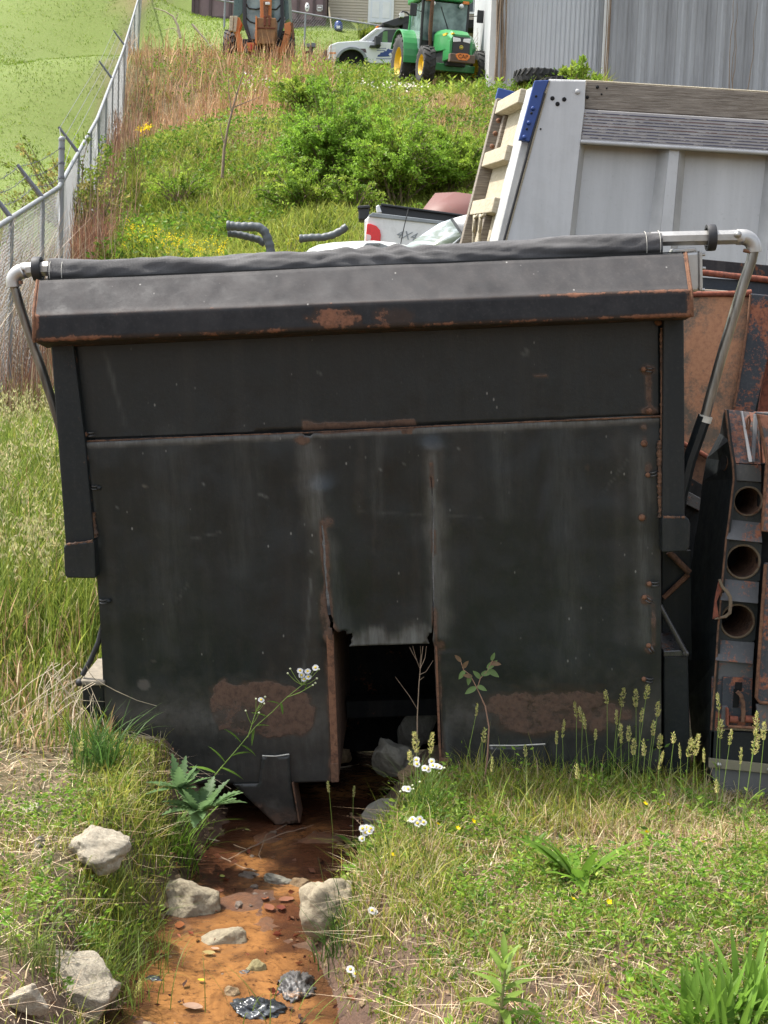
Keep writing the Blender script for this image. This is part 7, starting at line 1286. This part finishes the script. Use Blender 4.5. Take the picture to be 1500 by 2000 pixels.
def fleabane(D, stem, flowers, buds, label, leaves=(), r=.0022, sc=1.0):
    W = P_at(D, stem); g_ = gz_(stem[0][0], stem[0][1]) if D is None else W[0]; b0 = W[0]; th = thing('fleabane_plant', b0, label, 'flower'); MB().tube([w - b0 for w in W], [r * (1 - .5 * k / len(W)) for k in range(len(W))], 6).build('stem', MAT['stem'], th); top = W[-1]
    for i, (x, y) in enumerate(list(flowers) + list(buds)):
        p = at(x, y, D + random.uniform(-.02, .02)); j = min(range(len(stem)), key=lambda q: abs(stem[q][1] - (y + 28)) + abs(stem[q][0] - x) * .4); a = W[j]; mid = a.lerp(p, .5) + Vector((0, 0, -.006)); MB().tube([a - b0, mid - b0, p - b0], [.0013, .0011, .0009], 5).build('pedicel', MAT['stem'], th)
        if i < len(flowers):
            f = link('flower', DM[i % 3], None, th); f.location = p - b0; f.rotation_euler = (R(random.uniform(25, 60)), R(random.uniform(-18, 18)), random.uniform(0, 6)); f.rotation_euler = Euler((R(random.uniform(30, 62)), R(random.uniform(-20, 20)), 0)); f.scale = (sc,) * 3; link('disc', DD, None, f).location = (0, 0, .001)
        else: b = link('bud', BM_, None, th); b.location = p - b0
    if leaves: leafobj(th, [dict(base=at(x, y, D) - b0, d=(dx, random.uniform(-8, 8), -dy), L=L, w=L * .3, droop=.35, c=np.array((.11, .20, .03)) * random.uniform(.8, 1.2), n=6, fold=.3) for x, y, dx, dy, L in leaves])
    return th
fleabane(4.85, [(395, 1545), (415, 1520), (440, 1490), (470, 1455), (500, 1418), (530, 1392), (560, 1362), (590, 1338)], [(586, 1310), (601, 1311), (589, 1319), (602, 1322), (616, 1304), (594, 1327)], [(567, 1306), (562, 1315), (623, 1307), (619, 1325), (616, 1334), (611, 1338)], 'tall leaning fleabane with a cluster of white daisies before the rust arch',
         [(545, 1375, -30, -10, .05), (548, 1372, 6, 22, .045), (520, 1400, -36, -16, .06), (500, 1418, 30, -6, .05), (497, 1425, -6, 40, .06), (470, 1455, 44, 20, .07), (470, 1450, -40, -44, .08), (450, 1478, 40, -20, .08), (440, 1490, -30, -40, .09), (430, 1500, 30, 10, .1), (420, 1510, -50, -20, .1), (600, 1335, -10, 30, .03)])
fleabane(4.84, [(484, 1440), (492, 1415), (500, 1390), (508, 1374)], [(510, 1367)], [(500, 1365), (518, 1361), (506, 1392), (480, 1388), (516, 1374)], 'short side stem with one small daisy left of the tall fleabane')
fleabane(4.45, [(822, 1640), (824, 1600), (828, 1560), (836, 1530), (842, 1515)], [(813, 1484), (814, 1492), (843, 1487), (829, 1500), (836, 1502), (852, 1496), (858, 1498), (845, 1495)], [(868, 1500), (858, 1510), (820, 1527)], 'tallest upright fleabane with the largest white cluster in front of the notch', [(824, 1590, 8, 20, .05), (826, 1570, -10, 20, .05), (828, 1555, 12, 16, .05)])
fleabane(4.5, [(800, 1640), (800, 1600), (796, 1560)], [(791, 1540), (797, 1541)], [(782, 1546), (806, 1534), (808, 1541)], 'low fleabane with two white daisies left of the tallest one'); fleabane(4.3, [(800, 1720), (805, 1680), (812, 1640)], [(808, 1602), (820, 1600), (815, 1608), (827, 1606), (805, 1600)], [(797, 1604), (818, 1615)], 'fleabane cluster over the buttercups below the tallest one', [(803, 1690, -12, 18, .05), (804, 1670, 12, 18, .05)])
fleabane(4.25, [(703, 1745), (706, 1700), (711, 1660)], [(708, 1618), (716, 1616), (721, 1624), (714, 1626), (724, 1618), (707, 1638)], [], 'fleabane on the right bank above the upright boulder', [(704, 1715, 10, 10, .04), (707, 1690, -8, 10, .03)]); fleabane(3.8, [(700, 2030), (700, 1980), (698, 1940)], [(684, 1893), (694, 1902), (703, 1908), (709, 1893), (706, 1917)], [], 'fleabane beside the pale stick near the bottom edge', [(700, 1990, 12, -8, .05)]); fleabane(3.95, [(872, 1880), (872, 1855), (870, 1835)], [(862, 1813), (870, 1818), (878, 1820), (884, 1826), (873, 1825)], [], 'lowest flat fleabane cluster in the centre of the grass'); fleabane(3.9, [(682, 1840), (700, 1810), (722, 1785)], [(726, 1778), (730, 1780)], [], 'single small daisy among grass right of the upright boulder')
# buttercups
BP_ = []; V, F = [], []
for k in range(5):
    a = 2 * math.pi * k / 5; b = len(V); c, s = math.cos(a), math.sin(a); V += [(0, 0, 0), (c * .007 - s * .005, s * .007 + c * .005, .003), (c * .0115, s * .0115, .006), (c * .007 + s * .005, s * .007 - c * .005, .003)]; F.append((b, b + 1, b + 2, b + 3))
BM2 = npmesh('petals', V, F, None, col=np.tile([[.80, .60, .01]], (len(V), 1)), m=MAT['petal'])
for i, (x, y, lab) in enumerate([(855, 1610, 'leftmost of the three buttercups under the white cluster'), (894, 1618, 'middle buttercup of the three under the white cluster'), (924, 1604, 'right buttercup of the three under the white cluster'), (766, 1670, 'small yellow buttercup left of the fleabane stems'), (957, 1546, 'orange-yellow buttercup below the thin brown sprig'), (1260, 1570, 'buttercup near the body corner, left of the pair'), (1304, 1571, 'buttercup near the body corner, right of the pair'), (1264, 1626, 'lone buttercup below the pair near the body corner'), (1119, 1756, 'left buttercup at the plantain rosette'), (1189, 1762, 'right buttercup at the plantain rosette'), (1372, 1645, 'faded orange buttercup in the dry grass at right')]):
    g_ = gz_(x - 4, y + 38); p = at(x, y, g_.y); th = thing('buttercup', g_, lab, 'flower'); MB().tube([(0, 0, 0), Vector(p - g_) * .5 + Vector((.004, 0, 0)), p - g_], [.0012, .001, .0008], 5).build('stem', MAT['stem'], th); f = link('petals', BM2, None, th); f.location = p - g_; f.rotation_euler = (R(random.uniform(20, 50)), R(random.uniform(-20, 20)), random.uniform(0, 3)); f.scale = (.85,) * 3; link('disc', DD, None, f).scale = (.6,) * 3
# seed-headed grass stalks
def ordn(n): return ['first', 'second', 'third', 'fourth', 'fifth', 'sixth', 'seventh', 'eighth', 'ninth', 'tenth', 'eleventh', 'twelfth', 'thirteenth', 'fourteenth', 'fifteenth', 'sixteenth', 'seventeenth', 'eighteenth', 'nineteenth', 'twentieth'][n]
def stalk_place(tx):
    return 'on the left bank' if tx < 400 else 'at the stream mouth' if tx < 720 else 'before the dark notch' if tx < 870 else 'before the right rust patch' if tx < 1170 else 'before the right edge of the steel front' if tx < 1300 else 'before the machinery at far right'
def head_mesh(L, n, w):
    P = np.zeros((n, 3)); t_ = rng.random(n); a = rng.uniform(0, 6.28, n); r_ = w * np.sin(np.pi * np.clip(t_ * .85 + .12, 0, 1)) * rng.uniform(.2, 1, n); P[:, 0] = np.cos(a) * r_; P[:, 1] = np.sin(a) * r_; P[:, 2] = t_ * L
    D = np.stack([np.cos(a) * .6, np.sin(a) * .6, np.full(n, 1.0)], -1) + rng.normal(0, .25, (n, 3)); V, Q, T, C = leafs(P, D, rng.uniform(.006, .011, n), cols(n, [(.46, .48, .18), (.56, .53, .26), (.38, .42, .12)], [2, 2, 1]), .4); return npmesh('seed_head', V, None, T, col=C, m=MAT['grass'])
HM = [head_mesh(.075, 150, .010), head_mesh(.062, 110, .008), head_mesh(.05, 70, .005)]
STK = ([(1228, 1265, 1205, 1520, 1), (1247, 1280, 1238, 1530, 0), (1244, 1345, 1235, 1540, 0), (1217, 1345, 1200, 1530, 0), (1265, 1335, 1240, 1550, 1), (1288, 1362, 1262, 1570, 0), (1185, 1345, 1190, 1540, 1), (1125, 1372, 1130, 1530, 1), (1137, 1382, 1140, 1540, 1), (1143, 1400, 1150, 1550, 2), (1230, 1410, 1222, 1570, 0), (1212, 1420, 1215, 1580, 1), (1240, 1436, 1230, 1590, 0), (1276, 1412, 1262, 1580, 2), (1290, 1470, 1275, 1610, 1), (1318, 1425, 1300, 1610, 2), (1358, 1435, 1350, 1620, 0), (1345, 1445, 1338, 1610, 1), (1375, 1462, 1380, 1630, 2), (1405, 1355, 1400, 1600, 1), (1408, 1410, 1398, 1600, 1), (1430, 1422, 1400, 1610, 1), (1482, 1393, 1440, 1650, 0), (1476, 1430, 1450, 1650, 0), (1450, 1458, 1430, 1630, 1), (1496, 1400, 1470, 1660, 0), (1100, 1410, 1095, 1550, 1), (1088, 1428, 1085, 1570, 2), (1025, 1452, 1030, 1570, 2), (935, 1373, 890, 1570, 2), (943, 1425, 940, 1570, 2), (962, 1482, 955, 1590, 2), (815, 1428, 812, 1620, 0), (840, 1430, 838, 1620, 0), (803, 1462, 806, 1620, 1), (1130, 1495, 1128, 1610, 2), (642, 1522, 650, 1700, 2), (296, 1465, 300, 1600, 2), (690, 1532, 690, 1660, 2), (1330, 1455, 1325, 1610, 2), (1163, 1420, 1160, 1570, 2), (1205, 1385, 1200, 1550, 1), (1252, 1385, 1240, 1560, 2), (1260, 1450, 1255, 1600, 2), (1402, 1520, 1400, 1640, 2), (275, 1905, 255, 1990, 1), (160, 1440, 150, 1560, 2), (1290, 1430, 1280, 1590, 1)])
for i, (tx, ty, bx_, by_, k) in enumerate(STK):
    sib = sorted(q[:2] for q in STK if stalk_place(q[0]) == stalk_place(tx)); lab = '%s grass seed stalk from the left %s' % (ordn(sib.index((tx, ty))), stalk_place(tx))
    g_ = gz_(bx_, by_); tip = at(tx, ty, g_.y + random.uniform(-.03, .03)); L = [.075, .062, .05][k]; ax = (tip - g_).normalized(); hb = tip - ax * L; th = thing('seeding_grass_stalk', g_, lab, 'grass stalk', group='seeding grass stalks in front of the dump body')
    MB().tube([(0, 0, 0), Vector(hb - g_) * .5 + Vector((random.uniform(-.008, .008), 0, 0)), hb - g_, hb - g_ + ax * L * .9], [.0016, .0013, .001, .0005], 4, False).build('stem', MAT['stem'], th); hd = link('seed_head', HM[k], None, th); hd.location = hb - g_; hd.rotation_euler = (ax + Vector((random.uniform(-.18, .18), random.uniform(-.1, .1), 0))).to_track_quat('Z', 'Y').to_euler(); hd.scale = (random.uniform(.6, 1.35), random.uniform(.6, 1.3), random.uniform(.75, 1.15))
    if i % 2: leafobj(th, [dict(base=Vector(hb - g_) * .45, d=az_(random.uniform(0, 6.28), 1.0), L=.09, w=.006, droop=.8, c=(.14, .22, .03), n=4, fold=.2)])
# dead vines over the low left end
mb = MB(); rd = random.Random(5); vn_o = gz_(150, 1480)
for k in range(150):
    x, y = rd.uniform(70, 190), rd.uniform(1290, 1400); p = at(x, y, 5.3 + rd.uniform(-.15, .5) + max(0, 140 - x) * .004); g0 = H(p.x, p.y).item(); p.z = max(p.z, g0 + .05); pts = [p]
    d = Vector((rd.uniform(-.05, .05), rd.uniform(-.05, .03), -.03))
    for j in range(9): d += Vector((rd.uniform(-.03, .03), rd.uniform(-.02, .02), rd.uniform(-.03, .01))); q = pts[-1] + d; q.z = max(q.z, H(q.x, q.y).item() + .01); pts.append(q)
    mb.tube([q - vn_o for q in pts], .0014, 3, False)
o = mb.build('dead_vine_tangle', MAT['twigpale']); o.location = vn_o; tag(o, 'bleached dead vines draped over the low left end of the steel body', None, None, 'stuff')
